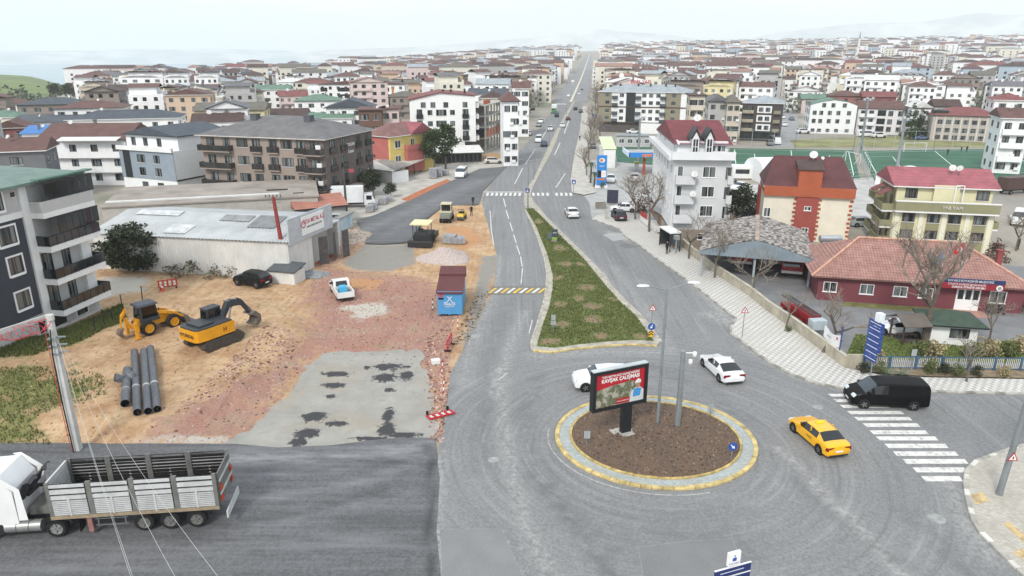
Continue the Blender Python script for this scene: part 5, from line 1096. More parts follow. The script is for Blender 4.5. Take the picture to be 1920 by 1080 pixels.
H_(1776,1805,90,8,'beige','brown','flat','tall beige tower block on the skyline')
H_(1807,1823,90,8,'dgrey','slate','flat','tall dark blue tower block on the skyline')
H_(1460,1492,93,4,'yellow','white','flat','pale yellow hall on the skyline')
H_(1842,1878,104,5,'white','white','flat','white block on the right skyline')
WALLP=['white']*9+['cream','cream','beige','grey','peach','pink','yellow','taupe']
ROOFP=['brown']*6+['red','dark','dark','greybrown','greybrown','grey','tile','slate','light','white']
rows=[]
rg=random.Random(5)
for side,ang,cell in((0,-0.42,16.2),(1,0.30,15.8)):
 ca,sa=math.cos(ang),math.sin(ang);N=int(3300/cell)
 for i in range(-N,N):
  for j in range(-N,N):
   u=i*cell+(4.5 if i%5==0 else 0);v=j*cell*0.95+(5 if j%2 else 0)
   x=u*ca-v*sa+rg.uniform(-2,2);y=u*sa+v*ca+rg.uniform(-2,2)
   if y<120 or y>3100:continue
   ax_=av_axis(y)
   if(x>ax_)!=(side==0):continue
   if abs(x-ax_)<36:continue
   dist=math.hypot(x,y)
   if abs(x)>0.79*y+25:continue
   k=1 if dist<900 else(0.55 if dist<1800 else 0.32)
   if rg.random()>0.93*k:continue
   z=T(x,y)
   if z<-48:continue
   px,py=PX(x,y,z)
   if py>300 or(px>560 and py>222)or(px>1000 and py>214)or(px>1400 and py>225):continue
   if px<165 and 128<py<232:continue
   if px<300 and 128<py<142 and rg.random()<0.6:continue
   if 1440<px<1480 and 150<py<300:continue
   if 1715<px<1790 and 130<py<190:continue
   rows.append((dist,x,y,z,ang,px,py))
for i in range(46):
 for s_ in(-1,1):
  y=262+i*16.5+rg.uniform(-1,1);x=av_axis(y)+s_*(25.5+rg.uniform(-1,1));px,py=PX(x,y,T(x,y))
  if rg.random()<.92:rows.append((math.hypot(x,y),x,y,T(x,y),math.atan2(av_dir.y,av_dir.x)-math.pi/2,px,py))
rows.sort()
kept=[];GRD={}
for r in rows:
 d_,x,y,z,ang,px,py=r
 if d_<700 and any((x-a)**2+(y-b)**2<(c+6.5)**2 for a,b,c in TAKEN):continue
 kept.append(r)
PROTO={}
def proto(fl,wall,roof,kind):
 key=(fl,wall,roof,kind)
 if key in PROTO:return PROTO[key]
 h=fl*2.8+0.4;w,d=12.0,10.5
 wb=MB().box(-w/2,w/2,-d/2,d/2,-3,h)
 for k in range(1,fl):wb.box(-w/2+1.0,-w/2+6.5,-d/2-0.9,-d/2+0.01,k*2.8,k*2.8+0.95)
 rb_=MB();o=0.5;X,Y=w/2+o,d/2+o;hr=1.9
 if kind=='hip':vs=[(-X,-Y,h),(X,-Y,h),(X,Y,h),(-X,Y,h),(-X+Y*0.9,0,h+hr),(X-Y*0.9,0,h+hr)];rb_.add(vs,[(0,1,5,4),(2,3,4,5),(1,2,5),(3,0,4),(3,2,1,0)])
 elif kind=='gx':vs=[(-X,-Y,h),(X,-Y,h),(X,Y,h),(-X,Y,h),(-X,0,h+hr),(X,0,h+hr)];rb_.add(vs,[(0,1,5,4),(2,3,4,5),(3,2,1,0)]);wb.extr([(-d/2,h-0.1),(d/2,h-0.1),(0,h+hr*0.9)],-w/2,-w/2+0.3,'x').extr([(-d/2,h-0.1),(d/2,h-0.1),(0,h+hr*0.9)],w/2-0.3,w/2,'x')
 else:vs=[(-X,-Y,h),(X,-Y,h),(X,Y,h),(-X,Y,h),(0,-Y,h+hr),(0,Y,h+hr)];rb_.add(vs,[(1,2,5,4),(3,0,4,5),(3,2,1,0)]);wb.extr([(-w/2,h-0.1),(w/2,h-0.1),(0,h+hr*0.9)],-d/2,-d/2+0.3,'y')
 if kind=='pent':wb.box(-w/2+2.2,w/2-0.2,-d/2+2,d/2-.2,h-.1,h+2.3);rb_.v=[(x*.86+.9,y*.84+.7,z+2.35-(0 if z<h+.1 else.7))for x,y,z in rb_.v];wb.box(-w/2,w/2,-d/2,-d/2+.15,h,h+.9)
 rb_.box(1.6,2.3,0.5,1.2,h+0.4,h+hr+0.7,1);rb_.box(-2.6,-1.6,-1.0,-0.9,h+hr-0.2,h+hr+0.8,2)
 wn=MB()
 for k in range(fl):
  zz=k*2.8+1.0
  for u in(-4.6,-1.8,1.6,4.4):wn.box(u-0.65,u+0.65,-d/2-0.04,-d/2,zz,zz+1.3);
  for u in(-3,0.4,3.2):wn.box(w/2,w/2+0.04,u-0.6,u+0.6,zz,zz+1.3);wn.box(-w/2-0.04,-w/2,u-0.6,u+0.6,zz,zz+1.3)
 PROTO[key]=(wb.mesh('house',M(WC[wall],0.85,0.06,0.5,streak=0.15)),rb_.mesh('roof',[ROOFS[roof],M('#7a706a',0.9),WHITE]),wn.mesh('windows',GLASS));return PROTO[key]
KN=dict(white='white',cream='cream',beige='beige',grey='grey',peach='peach',pink='pale pink',blue='pale blue',yellow='pale yellow',brick='brick-red',taupe='taupe')
RNm=dict(brown='brown',red='red',dark='dark brown',greybrown='grey-brown',grey='grey',tile='clay',slate='slate',light='pale grey',green='green',white='white')
inview=[r for r in kept if-15<r[5]<1935];near=inview[:190];nearset=set(id(r)for r in near)
DUP={}
for(d_,x,y,z,ang,px,py)in near:
 wall=rg.choice(WALLP);roof=rg.choice(ROOFP);fl=rg.choice([4,5,5])if abs(x-av_axis(y))<30 else(rg.choice([3,3,4,4,5,5])if x>0 else rg.choice([3,3,3,4,4,5]));kind=rg.choice(['hip','gx','gy','pent','pent'])
 a,b,c=proto(fl,wall,roof,kind)
 st={2:'two',3:'three',4:'four',5:'five'}[fl]
 o=obj('house',a,None,(x,y,z-0.2),ang+rg.choice([0,0,math.pi/2])*1+rg.uniform(-.05,.05));s_=rg.uniform(0.85,1.2);o.scale=(s_*rg.choice([1,1,1.35]),rg.uniform(0.85,1.15),1)
 lab_=f'{st}-storey {KN[wall]} house with {RNm[roof]} roof {"right" if x > av_axis(y) else "left"} of the avenue';tag(o,lab_,'house','houses of the town beyond the junction');DUP.setdefault(lab_,[]).append((px,o))
 obj('roof',b,o);obj('windows',c,o)['kind']='stuff'
ORD='leftmost,second from the left,third from the left,fourth from the left,fifth from the left,sixth from the left,seventh from the left,eighth from the left,ninth from the left,tenth from the left,eleventh from the left,twelfth from the left'.split(',')
def number_labels(D):
 for lab_,lst in D.items():
  if len(lst)<2:continue
  for k,(_,o)in enumerate(sorted(lst,key=lambda t:t[0])):o['label']=(ORD[k]if k<len(lst)-1 or k>11 else 'rightmost')+' '+lab_.replace(' house',' house',1)
number_labels(DUP)
mats=[M(WC[k],0.85,0.06,0.5,streak=0.15)for k in('white','cream','beige','grey','peach','pink','blue','brick')]+[ROOFS[k]for k in('brown','red','dark','greybrown','tile','light','slate','green')]+[GLASS_D]
far=MB()
for r in kept:
 if id(r)in nearset:continue
 d_,x,y,z,ang,px,py=r
 if not-80<px<2000:continue
 big=1 if d_<900 else 1.25
 w=rg.choice([rg.uniform(9,13),rg.uniform(9,13),rg.uniform(15,24)])*big/2;d=rg.uniform(9,12)*big/2;h=(rg.choice([4,5,5,6])if abs(x-av_axis(y))<30 else rg.choice([2,3,3,4,4,5,5,6]))*2.8+(rg.choice([0,0,0,8])if d_>1000 else 0);ca,sa=math.cos(ang),math.sin(ang)
 Pq=lambda a,b,c:(x+a*ca-b*sa,y+a*sa+b*ca,z+c)
 mi=rg.choice([0]*9+[1,1,2,3,4,5,6])
 far.add([Pq(-w,-d,-3),Pq(w,-d,-3),Pq(w,d,-3),Pq(-w,d,-3),Pq(-w,-d,h),Pq(w,-d,h),Pq(w,d,h),Pq(-w,d,h)],[(0,1,5,4),(1,2,6,5),(3,0,4,7)],mi)
 ri=rg.choice([8]*5+[9,10,10,10,11,11,12,13,13,14]);X,Y=w+0.5,d+0.5;hr=2.0
 if rg.random()<0.6:far.add([Pq(-X,-Y,h),Pq(X,-Y,h),Pq(X,Y,h),Pq(-X,Y,h),Pq(-X*0.25,0,h+hr),Pq(X*0.25,0,h+hr)],[(0,1,5,4),(1,2,5),(2,3,4,5),(3,0,4)],ri)
 else:
  far.add([Pq(-X,-Y,h),Pq(X,-Y,h),Pq(X,Y,h),Pq(-X,Y,h),Pq(-X,0,h+hr),Pq(X,0,h+hr)],[(0,1,5,4),(2,3,4,5)],ri);far.add([Pq(-w,-d,h),Pq(-w,d,h),Pq(-w,0,h+hr),Pq(w,-d,h),Pq(w,d,h),Pq(w,0,h+hr)],[(0,2,1),(3,4,5)],mi)
 if d_<1500:
  for k in range(int(h/2.8)):
   zz=k*2.8+0.9
   for u in(-0.6,0.05,0.62):far.add([Pq(w*u-0.7,-d-0.05,zz),Pq(w*u+0.7,-d-0.05,zz),Pq(w*u+0.7,-d-0.05,zz+1.4),Pq(w*u-0.7,-d-0.05,zz+1.4)],[(0,1,2,3)],16)
   sg_=-1 if x>0 else 1
   for u in(-0.5,0.45):far.add([Pq(sg_*(w+0.05),d*u-0.7,zz),Pq(sg_*(w+0.05),d*u+0.7,zz),Pq(sg_*(w+0.05),d*u+0.7,zz+1.4),Pq(sg_*(w+0.05),d*u-0.7,zz+1.4)],[(0,1,2,3)],16)
o=far.build('distant_town',mats);tag(o,'dense mass of small distant houses fading into the haze','houses',kind='stuff')
print('houses',len(kept),'faces',len(far.f))
def minaret(px,ybase,ytop,d,label):
 p=G(px,120);p=Vector((math.tan(math.atan((px-960)/FPX/_c))*d,d,0));p.z=T(p.x,p.y);ht=zat(ytop,p)-p.z
 t=thing('minaret',label,'minaret',p);MB().cyl((0,0,-3),(0,0,ht*0.8),1.5,1.1,10).lathe([(1.1,ht*0.58),(1.9,ht*0.6),(1.9,ht*0.62),(1.1,ht*0.62)],10).build('shaft',WHITE,t);MB().cyl((0,0,ht*0.8),(0,0,ht),1.15,0.05,10).build('spire',M('#8f979c',0.6),t)
minaret(1545,95,58,900,'slender white minaret with grey spire above the eastern roofs');minaret(1410,95,76,1100,'distant white minaret near the town centre skyline')
WHEELS={}
def wheel_mesh(r,w):
 key=(round(r,2),round(w,2))
 if key not in WHEELS:
  ty=MB().lathe([(r*0.62,-w/2),(r*0.9,-w/2),(r,-w*0.33),(r,w*0.33),(r*0.9,w/2),(r*0.62,w/2)],18,axis='y').mesh('wheel',RUBBER,True)
  rm=MB().lathe([(0.01,w*0.36),(r*0.14,w*0.38),(r*0.2,w*0.28),(r*0.56,w*0.34),(r*0.62,w*0.46),(r*0.66,w*0.46),(r*0.66,-w*0.4),(r*0.2,-w*0.38),(0.01,-w*0.38)],16,axis='y',m=1)
  for i in range(5):
   a=2*math.pi*i/5;T_=Matrix.Rotation(a,4,'Y');rm.box(r*0.12,r*0.6,w*0.3,w*0.45,-r*0.07,r*0.07,0,T_)
  WHEELS[key]=(ty,rm.mesh('rim',[M('#a9acae',0.35,0.05,metal=0.7),M('#3a3b3d',0.5,0.05,metal=0.4)]))
 return WHEELS[key]
def wheel(parent,x,y,r=0.32,w=0.22,rim=None):
 a,b=wheel_mesh(r,w);o=obj('wheel',a,parent,(x,y,r),0 if y>0 else math.pi)
 k=obj('rim',b,o)
 if rim:
  for i in range(len(b.materials)):k.material_slots[i].link='OBJECT';k.material_slots[i].material=rim
 return o
PROF={'sedan':[(0,.30,.58,.62,.78,.9,0),(.02,.22,.66,.71,.90,.9,0),(.08,.2,.76,.81,.97,.9,0),(.25,.2,.88,.95,1,.92,0),(.27,.2,.90,.98,1,.90,1),(.42,.2,.93,1.40,1,.74,2),(.565,.2,.95,1.45,1,.75,2),(.73,.2,.96,1.40,1,.74,3),(.87,.2,.97,1.06,1,.86,0),(.96,.2,.95,1.02,.97,.9,0),(.99,.25,.85,.9,.92,.9,0),(1,.34,.66,.7,.86,.9,0)],'coupe':[(0,.28,.55,.60,.75,.9,0),(.03,.2,.66,.71,.92,.9,0),(.1,.2,.75,.80,.98,.9,0),(.28,.2,.86,.94,1,.92,0),(.30,.2,.88,.97,1,.90,1),(.45,.2,.92,1.36,1,.72,2),(.58,.2,.95,1.42,1,.72,2),(.70,.2,.98,1.36,1,.70,3),(.90,.2,1.0,1.06,1,.84,0),(.97,.22,.96,1.01,.96,.9,0),(1,.34,.7,.76,.88,.9,0)],'hatch':[(0,.30,.60,.64,.78,.9,0),(.02,.22,.70,.75,.90,.9,0),(.09,.2,.82,.88,.97,.9,0),(.24,.2,.92,1.0,1,.92,0),(.26,.2,.93,1.02,1,.90,1),(.42,.2,.96,1.46,1,.76,2),(.62,.2,.98,1.50,1,.76,2),(.86,.2,1.0,1.44,1,.74,3),(.96,.2,1.0,1.06,.98,.84,0),(.99,.24,.86,.9,.94,.9,0),(1,.34,.66,.7,.88,.9,0)],'suv':[(0,.36,.70,.76,.80,.9,0),(.02,.28,.82,.88,.92,.9,0),(.09,.26,.98,1.04,.98,.9,0),(.24,.26,1.08,1.15,1,.92,0),(.26,.26,1.09,1.17,1,.90,1),(.38,.26,1.12,1.64,1,.78,2),(.62,.26,1.14,1.69,1,.79,2),(.88,.26,1.16,1.62,1,.77,3),(.965,.26,1.14,1.20,.98,.86,0),(.99,.3,.98,1.02,.95,.9,0),(1,.4,.74,.8,.9,.9,0)],'van':[(0,.34,.72,.78,.82,.9,0),(.015,.26,.86,.92,.93,.9,0),(.07,.24,1.06,1.12,.98,.9,0),(.15,.24,1.16,1.24,1,.92,0),(.16,.24,1.17,1.27,1,.90,1),(.30,.24,1.2,1.90,1,.82,2),(.45,.24,1.2,1.98,1,.84,4),(.75,.24,1.2,1.98,1,.84,4),(.975,.24,1.2,1.93,1,.83,5),(.995,.28,1.18,1.75,.98,.8,0),(1,.36,.9,1.1,.95,.85,0)],}
def half_ring(x,zb,zl,zt,w,rw,hw):
 W_=w*hw;R_=rw*hw if zt>zl+0.2 else rw*W_
 pts=[(0,zb),(W_*.86,zb),(W_*.99,zb+.1),(W_*1.0,zb+(zl-zb)*.6),(W_*.985,zl-0.06),(W_*.965,zl),(R_+(W_*.965-R_)*.12,zt-(zt-zl)*.14),(R_*.92,zt-0.015),(R_*.6,zt+.012),(0,zt+.02)]
 return[(x,y,z)for y,z in pts]
def car(name,label,kind,col,pos,hd,L=4.5,Wd=1.8,group=None,sc=1.0,detail=True,taxi=False,glass=None,cat='car',panel_van=False):
 t=thing(name,label,cat,pos,hd,group);P=PROF[kind];hw=Wd/2
 dkp=isinstance(col,str)and int(col[1:3],16)<60;paint=M(col,0.45 if dkp else 0.32,0.03,2.0,coat=0.05 if dkp else 0.6,spec=0.15 if dkp else 0.5)if not isinstance(col,bpy.types.Material)else col
 rings=[]
 for(f_,zb,zl,zt,w,rw,fl)in P:
  x=L/2-f_*L;h=half_ring(x,zb,zl,zt,w,rw,hw);rings.append(h+[(a,-b,c)for a,b,c in h[-2:0:-1]])
 n=len(rings[0]);vs=[p for r in rings for p in r];grp={'body':[],'windshield':[],'rear_window':[],'side_window':[],'side_window_r':[]}
 for i in range(len(P)-1):
  fl=P[i][6];
  for j in range(n):
   a=i*n+j;b=i*n+(j+1)%n;f=(b,a,a+n,b+n);k=j if j<n//2 else n-1-j
   key='body'
   if fl==1 and k>=6:key='windshield'
   elif fl==3 and k>=6:key='rear_window'
   elif fl in(2,4)and k==5 and not(panel_van and fl==4):key='side_window' if j<n//2 else 'side_window_r'
   elif fl==1 and k==5:key='side_window' if j<n//2 else 'side_window_r'
   elif fl==3 and k==5:key='body'
   elif fl==5 and k>=6 and False:key='rear_window'
   grp[key].append(f)
 grp['body']+=[tuple(range(n))[::-1][::-1],tuple(range((len(P)-1)*n,len(P)*n))[::-1]]
 gm=glass or GLASS_C
 for key,fs in grp.items():
  if not fs:continue
  used=sorted({i for f in fs for i in f});mp_={u:k for k,u in enumerate(used)}
  MB().add([vs[u]for u in used],[tuple(mp_[i]for i in f)for f in fs]).build(key.replace('_r','')if key=='side_window_r' else key,paint if key=='body' else(GLASS_V if key=='windshield' else gm),t,smooth=30)
 r={'suv':.37,'van':.35}.get(kind,.325);ax=(L*.5-L*.175,-L*.5+L*.19)
 if kind=='van':ax=(L*.5-L*.165,-L*.5+L*.2)
 for x in ax:
  for s_ in(-1,1):
   ar=MB().cyl((x,s_*(hw-.25),r+.01),(x,s_*(hw+.004),r+.01),r+.075,n=18).build('wheel_arch',BLACK,t)
   wheel(t,x,s_*(hw-0.09),r,0.22)
 if not detail:return t
 z1=P[2][2];fx=L/2
 for s_ in(-1,1):
  y=s_*hw*.68
  MB().frus((fx-.42,fx-.05,y-.24,y+.24),(fx-.44,fx-.14,y-.2,y+.2),z1-.17,z1-.01).build('headlight',M('#cdd6da',0.1,0.05,spec=0.8),t)
  zt_=P[-3][2];MB().frus((-fx-.0+.0,-fx+.22,y-.24,y+.27*1),(-fx+.03,-fx+.25,y-.24,y+.24),zt_-.3,zt_-.08).build('tail_light',M('#7a1418',0.2,0.05),t)
  mx_=L/2-P[4][0]*L-.25;MB().frus((mx_-.1,mx_+.1,s_*hw-.02 if s_>0 else s_*hw-.2,s_*hw+.2 if s_>0 else s_*hw+.02),(mx_-.1,mx_+.06,s_*hw-.0 if s_>0 else s_*hw-.18,s_*hw+.18 if s_>0 else s_*hw),P[5][2]-.02,P[5][2]+.16).build('mirror',paint,t)
  xb=L/2-.565*L
  if kind in('sedan','hatch','suv','coupe'):MB().box(xb-.05,xb+.05,s_*hw*.87-.03,s_*hw*.87+.03,.95,P[6][3]-.08).build('pillar',paint,t,None)
 MB().box(-fx-.015,-fx+.06,-.27,.27,.52,.65).build('number_plate',WHITE,t);MB().box(fx-.05,fx+.015,-.27,.27,.42,.53).build('number_plate',WHITE,t)
 MB().box(fx-.3,fx-.005,-hw*.62,hw*.62,.3,.4).build('grille',BLACK,t);MB().box(-fx+.0,-fx+.3,-hw*.75,hw*.75,.24,.36).build('rear_bumper',M('#2a2b2c',0.6),t)
 if taxi:
  MB().frus((-.12,.12,-.3,.3),(-.08,.08,-.27,.27),1.46,1.58).build('taxi_sign',M('#e9c534',0.5),t)
  for s_ in(-1,1):text('TAKSİ',.22,FR_D,t,(-.3,s_*(hw+.012),.68),(rad(90),0,0 if s_<0 else math.pi),ext=.002)
 return t
def by_wheels(front,rear,side,Wd,z=0.05):
 f,r=G(*front,z),G(*rear,z);h=head(r,f);nrm=Vector((math.sin(h),-math.cos(h),0))*(1 if side=='L' else-1)
 return(f+r)/2+nrm*(Wd/2-.1),h
def by_line(c,a,b,z=0.05):return G(*c,z),head(G(*a),G(*b))
p,h=by_wheels((1623,765.5),(1711,769),'L',2.0);car('black_van','black panel van turning across the zebra crossing','van','#050506',p,h,5.5,2.02,cat='van',panel_van=True)
p,h=by_wheels((1493,814),(1531,847),'L',1.8);car('taxi','yellow taxi rounding the junction beside the zebra crossing','sedan','#f0b208',p,h,4.6,1.8,taxi=True,cat='taxi')
p,h=by_wheels((1322,690),(1346,713),'L',1.85);car('car','white coupe-shaped saloon leaving between roundabout and pavement','coupe','#e4e5e6',p,h,4.75,1.87)
p,h=by_wheels((1088,735),(1180,732),'L',1.95);car('car','white sport utility car partly hidden by the red billboard','suv','#e6e7e8',p,h,4.7,1.95)
p,h=by_line((1072,405),(1083,420),(1062,388));car('car','white saloon driving away beside the tip of the green median','sedan','#e2e2e2',p,h,4.5,1.8)
p,h=by_line((1160,410),(1172,421),(1149,398),.17);car('car','dark grey hatchback parked on the pavement corner','hatch','#3b3b42',p,h,4.2,1.78)
p,h=by_line((1169,396),(1185,397),(1150,396));car('car','white saloon parked sideways behind the dark hatchback','sedan','#dedfdf',p,h,4.4,1.75)
p,h=by_line((1145,341),(1146,330),(1144,350));car('car','old white car facing the road by the fuel price sign','hatch','#dadad8',p,h,4.0,1.7)
p,h=by_line((1190,339),(1189,350),(1191,328));car('car','white and dark off-road car under the filling station canopy edge','suv','#c9cacb',p,h,4.4,1.85)
p,h=by_line((1386,355),(1400,352),(1372,360));car('car','white saloon parked behind the pale apartment house','sedan','#e0e0e0',p,h,4.4,1.8)
p,h=by_wheels((1656,628),(1716,634),'L',1.8);car('car','white rounded car parked on the yard behind the gazebo','coupe','#e3e4e4',p,h,4.3,1.82)
p,h=by_wheels((443,534),(485,541),'L',1.9,.15);car('car','black sport utility car parked on the dirt by the shed','suv','#17181a',p,h,4.35,1.85)
p,h=by_line((865,331),(878,318),(856,342));car('minibus','white minibus waiting at the far end of the fresh asphalt','van','#e6e6e5',p,h,5.6,2.05,cat='minibus')
p,h=by_line((1910,418),(1914,405),(1906,430));car('minibus','white minibus at the right frame edge behind the cream block','van','#e4e4e3',p,h,6.0,2.05,cat='minibus')
p,h=by_line((1618,424),(1600,424),(1640,424));car('car','car under a grey cover beside the orange house','hatch',M('#9a9da0',0.9,0.2,2),p,h,4.3,1.8,detail=False)
p,h=by_line((1418,415),(1400,415),(1440,414));car('car','dark blue car squeezed behind the shingle canopy','suv','#25303c',p,h,4.4,1.85,detail=False)
p,h=by_line((1392,350),(1390,340),(1394,362));
FARC=[((992,253),'#d8d8d8','hatch','on the verge below the unfinished block',1),((970,252),'#c9cbcc','suv','parked by the white shop block',1),((1010,266),'#dcdcdc','van','coming down the avenue in the nearest lane',-1),((1020,274),'#3a4250','sedan','leading the oncoming lane',-1),((1032,245),'#d4d6d6','suv','third in the oncoming lane',-1),((1010,237),'#7d8289','sedan','parked on the left of the avenue',-1),((1014,230),'#e0e0e0','hatch','parked furthest left on the avenue',-1),((1044,219),'#33373a','suv','behind the green lorry',-1),((1055,238),'#e0e1e2','sedan','driving away past the long kerb',1),((1065,225),'#5a2b30','sedan','driving away up the avenue',1),((1079,206),'#2e3238','sedan','far up the outbound lanes',1),((1089,211),'#4a4340','suv','near the right avenue trees',1),((1086,177),'#d8dadb','hatch','beyond the far zebra crossing',1),((1066,181),'#e2e2e0','van','at the far zebra crossing',-1),((1091,170),'#35383c','sedan','at the far end of the outbound lanes',1),((1115,221),'#4a6a9a','hatch','parked under the right avenue trees',1),((1187,250),'#e4e4e4','sedan','parked below the olive block',0),((1111,277),'#5f6368','hatch','beside the avenue pavement',1),((1470,236),'#dcdcdc','hatch','lower down the side street',1),((1484,225),'#6b6f74','sedan','on the right of the side street',1),((1466,222),'#e0e0e0','sedan','mid-way up the side street',1),((1486,200),'#33373c','suv','upper right of the side street',1),((1467,210),'#c9c9c9','hatch','upper left of the side street',1),((1505,250),'#dedede','suv','in front of the arched white block',0),((1622,256),'#e4e4e4','van','by the grass below the pink block',0),((1647,258),'#dcdcdc','suv','next to the van below the pink block',0),((1726,262),'#4a5d86','sedan','beneath the dark tree group',0),((1456,270),'#e0e0e0','van','at the corner of the football pitch',0),((1444,272),'#6d7278','sedan','left of the van at the pitch corner',0),((925,306),'#c9c6c0','hatch','outside the awning shed',0)]
CN={'#d8d8d8':'light','#c9cbcc':'silver','#dcdcdc':'white','#3a4250':'dark blue','#d4d6d6':'pale','#7d8289':'grey','#e0e0e0':'white','#33373a':'black'}
for k,(c,col,kd,where,sg)in enumerate(FARC):
 p=G(*c,.06);hd=head((0,0),av_dir)if sg else 0.1
 if 1440<c[0]<1500:hd=1.35
 if sg<0:hd+=math.pi
 lum=int(col[1:3],16);cname=CN.get(col,'white' if lum>215 else('silver' if lum>180 else('dark red' if col=='#5a2b30' else('blue' if int(col[5:7],16)>lum+40 else('grey' if lum>85 else 'dark')))))
 car('car' if kd!='van' else 'van',f'{cname} {dict(sedan="saloon", suv="sport utility car", hatch="hatchback", van="van")[kd]} {where}',kd,col,p,hd,4.4 if kd!='van' else 5.2,1.8,'cars on and beside the avenue and side street',detail=False,cat='car' if kd!='van' else 'van')
def lorry(label,pos,hd,L,boxcol,cabcol,boxh=2.6,z=0.06):
 t=thing('lorry',label,'lorry',pos,hd);w=1.1
 MB().box(-L/2,L/2-1.9,-w,w,.95,.95+boxh).build('cargo_box',M(boxcol,0.5,0.05),t);MB().box(-L/2,L/2-.3,-.45,.45,.6,.92).build('chassis',FR_D,t)
 MB().extr([(L/2-1.8,.5),(L/2,.5),(L/2,1.35),(L/2-.45,2.25),(L/2-1.8,2.3)],-w+.05,w-.05,'y').build('cab',M(cabcol,0.4,0.04,coat=0.4),t)
 MB().add([(L/2+.01,-w+.2,1.4),(L/2+.01,w-.2,1.4),(L/2-.41,w-.25,2.2),(L/2-.41,-w+.25,2.2)],[(0,1,2,3)]).build('windshield',GLASS_C,t)
 for s_ in(-1,1):MB().box(L/2-1.4,L/2-.5,s_*(w-.04)-.02,s_*(w-.04)+.02,1.4,2.1).build('side_window',GLASS_C,t)
 for x in(L/2-.9,-L/2+1.3):
  for s_ in(-1,1):wheel(t,x,s_*.92,.42,.28)
 return t
p,h=by_line((664,388),(630,388),(700,386));lorry('white box lorry parked in front of the brown block',p,h,7.2,'#e4e5e5','#e2e2e2')
p,h=by_line((1039,212),(1046,200),(1032,225));lorry('green lorry with white box on the oncoming avenue lane',p,h,7.5,'#e4e5e4','#3f8f4f')
p,h=by_line((1074,159),(1078,150),(1068,172));lorry('long white coach shape far along the avenue',p,h,11,'#dfe0e0','#dfe0e0')
p=G(1906,362);bt=lorry('dark brown bus body behind the cream block at the frame edge',p,0.3,8,'#4f3b36','#4a3a36',2.2)
for k,(c,hd)in enumerate((((1482,508),-1.9),((1392,490),-1.9))):
 p=G(*c,.05);t=thing('fire_engine',('red fire engine in the right bay of the canopy','red fire engine deep in the left bay of the canopy')[k],'fire engine',p,hd);FE=M('#a3131c',0.35,0.05,coat=0.5)
 MB().box(-3.2,1.2,-1.15,1.15,.6,2.5).build('body',FE,t);MB().extr([(1.2,.5),(3.0,.5),(3.0,1.4),(2.7,2.4),(1.2,2.4)],-1.15,1.15,'y').build('cab',FE,t);MB().add([(3.02,-.95,1.35),(3.02,.95,1.35),(2.74,.95,2.25),(2.74,-.95,2.25)],[(0,1,2,3)]).build('windshield',GLASS_C,t)
 MB().box(2.95,3.08,-1.15,1.15,.55,.85).build('bumper',WHITE,t);MB().box(1.9,2.2,-.8,.8,2.4,2.58).build('light_bar',M('#27489c',0.3),t)
 MB().box(-3.0,1.0,-.5,-.42,2.55,2.65).box(-3.0,1.0,.1,.18,2.55,2.65).build('ladder',STEEL,t)
 for x in(2.1,-1.8):
  for s_ in(-1,1):wheel(t,x,s_*1.0,.45,.3)
lt=thing('ladder_trailer','old red ladder trailer parked along the inner side of the wall','trailer',G(1500,606),head(G(1470,580),G(1535,625)));RDm=M('#8c1d22',0.5,0.15,2)
MB().box(-3.2,2.6,-.5,.5,.7,1.1).box(-1.0,2.4,-.6,.6,1.1,1.6).build('body',RDm,lt);MB().box(2.5,3.4,-.7,.7,.6,1.5).build('pump_box',M('#b9c4c8',0.5,0.1),lt)
ld=MB()
for s_ in(-.35,.35):ld.box(-3.4,2.8,s_-.04,s_+.04,1.75,1.85)
for i in range(18):ld.box(-3.3+i*.34,-3.26+i*.34,-.35,.35,1.77,1.83)
ld.build('ladder',M('#4a4a4a',0.5),lt)
for x in(-2.2,1.6):
 for s_ in(-1,1):wheel(lt,x,s_*.6,.4,.2)
p0,h=by_line((641,553),(657,575),(627,533));p0.z=dz(p0.x,p0.y)
pk=thing('pickup','white single-cab pickup with open load bed on the red rubble','pickup',p0,h);PWm=M('#dededc',0.4,0.06,2,coat=0.3)
MB().extr([(2.55,.45),(2.6,.75),(2.45,1.0),(1.35,1.12),(.75,1.72),(-.1,1.76),(-.3,1.1),(-.3,.4)],-.86,.86,'y').build('cab',PWm,pk)
MB().add([(-.31,-.62,1.15),(-.31,.62,1.15),(-.14,.58,1.66),(-.14,-.58,1.66)],[(3,2,1,0)]).build('rear_window',GLASS_C,pk);MB().add([(1.34,-.7,1.16),(1.34,.7,1.16),(.8,.66,1.69),(.8,-.66,1.69)],[(0,1,2,3)]).build('windshield',GLASS_V,pk)
for s_ in(-1,1):MB().add([(1.05,s_*.87,1.14),(-.15,s_*.87,1.14),(0,s_*.87,1.64),(.68,s_*.87,1.64)],[(0,1,2,3)]).build('side_window',GLASS_C,pk);MB().box(.95,1.12,s_*.95-.1,s_*.95+.1,1.1,1.3).build('mirror',BLACK,pk)
MB().box(-2.5,-.32,-.86,.86,.62,.7).build('bed_floor',M('#8f8a82',0.8,0.2,3),pk)
for s_ in(-1,1):MB().box(-2.5,-.32,s_*.84-.05,s_*.84+.05,.45,1.12).build('bed_side',PWm,pk)
MB().box(-2.56,-2.48,-.84,.84,.5,1.1).build('tailgate',PWm,pk);MB().box(-.4,-.33,-.8,.8,.7,1.15).build('bed_front',PWm,pk);MB().box(-2.6,-2.5,-.8,.8,.35,.48).build('rear_bumper',BLACK,pk)
for x in(1.7,-1.6):
 for s_ in(-1,1):wheel(pk,x,s_*.76,.33,.22)
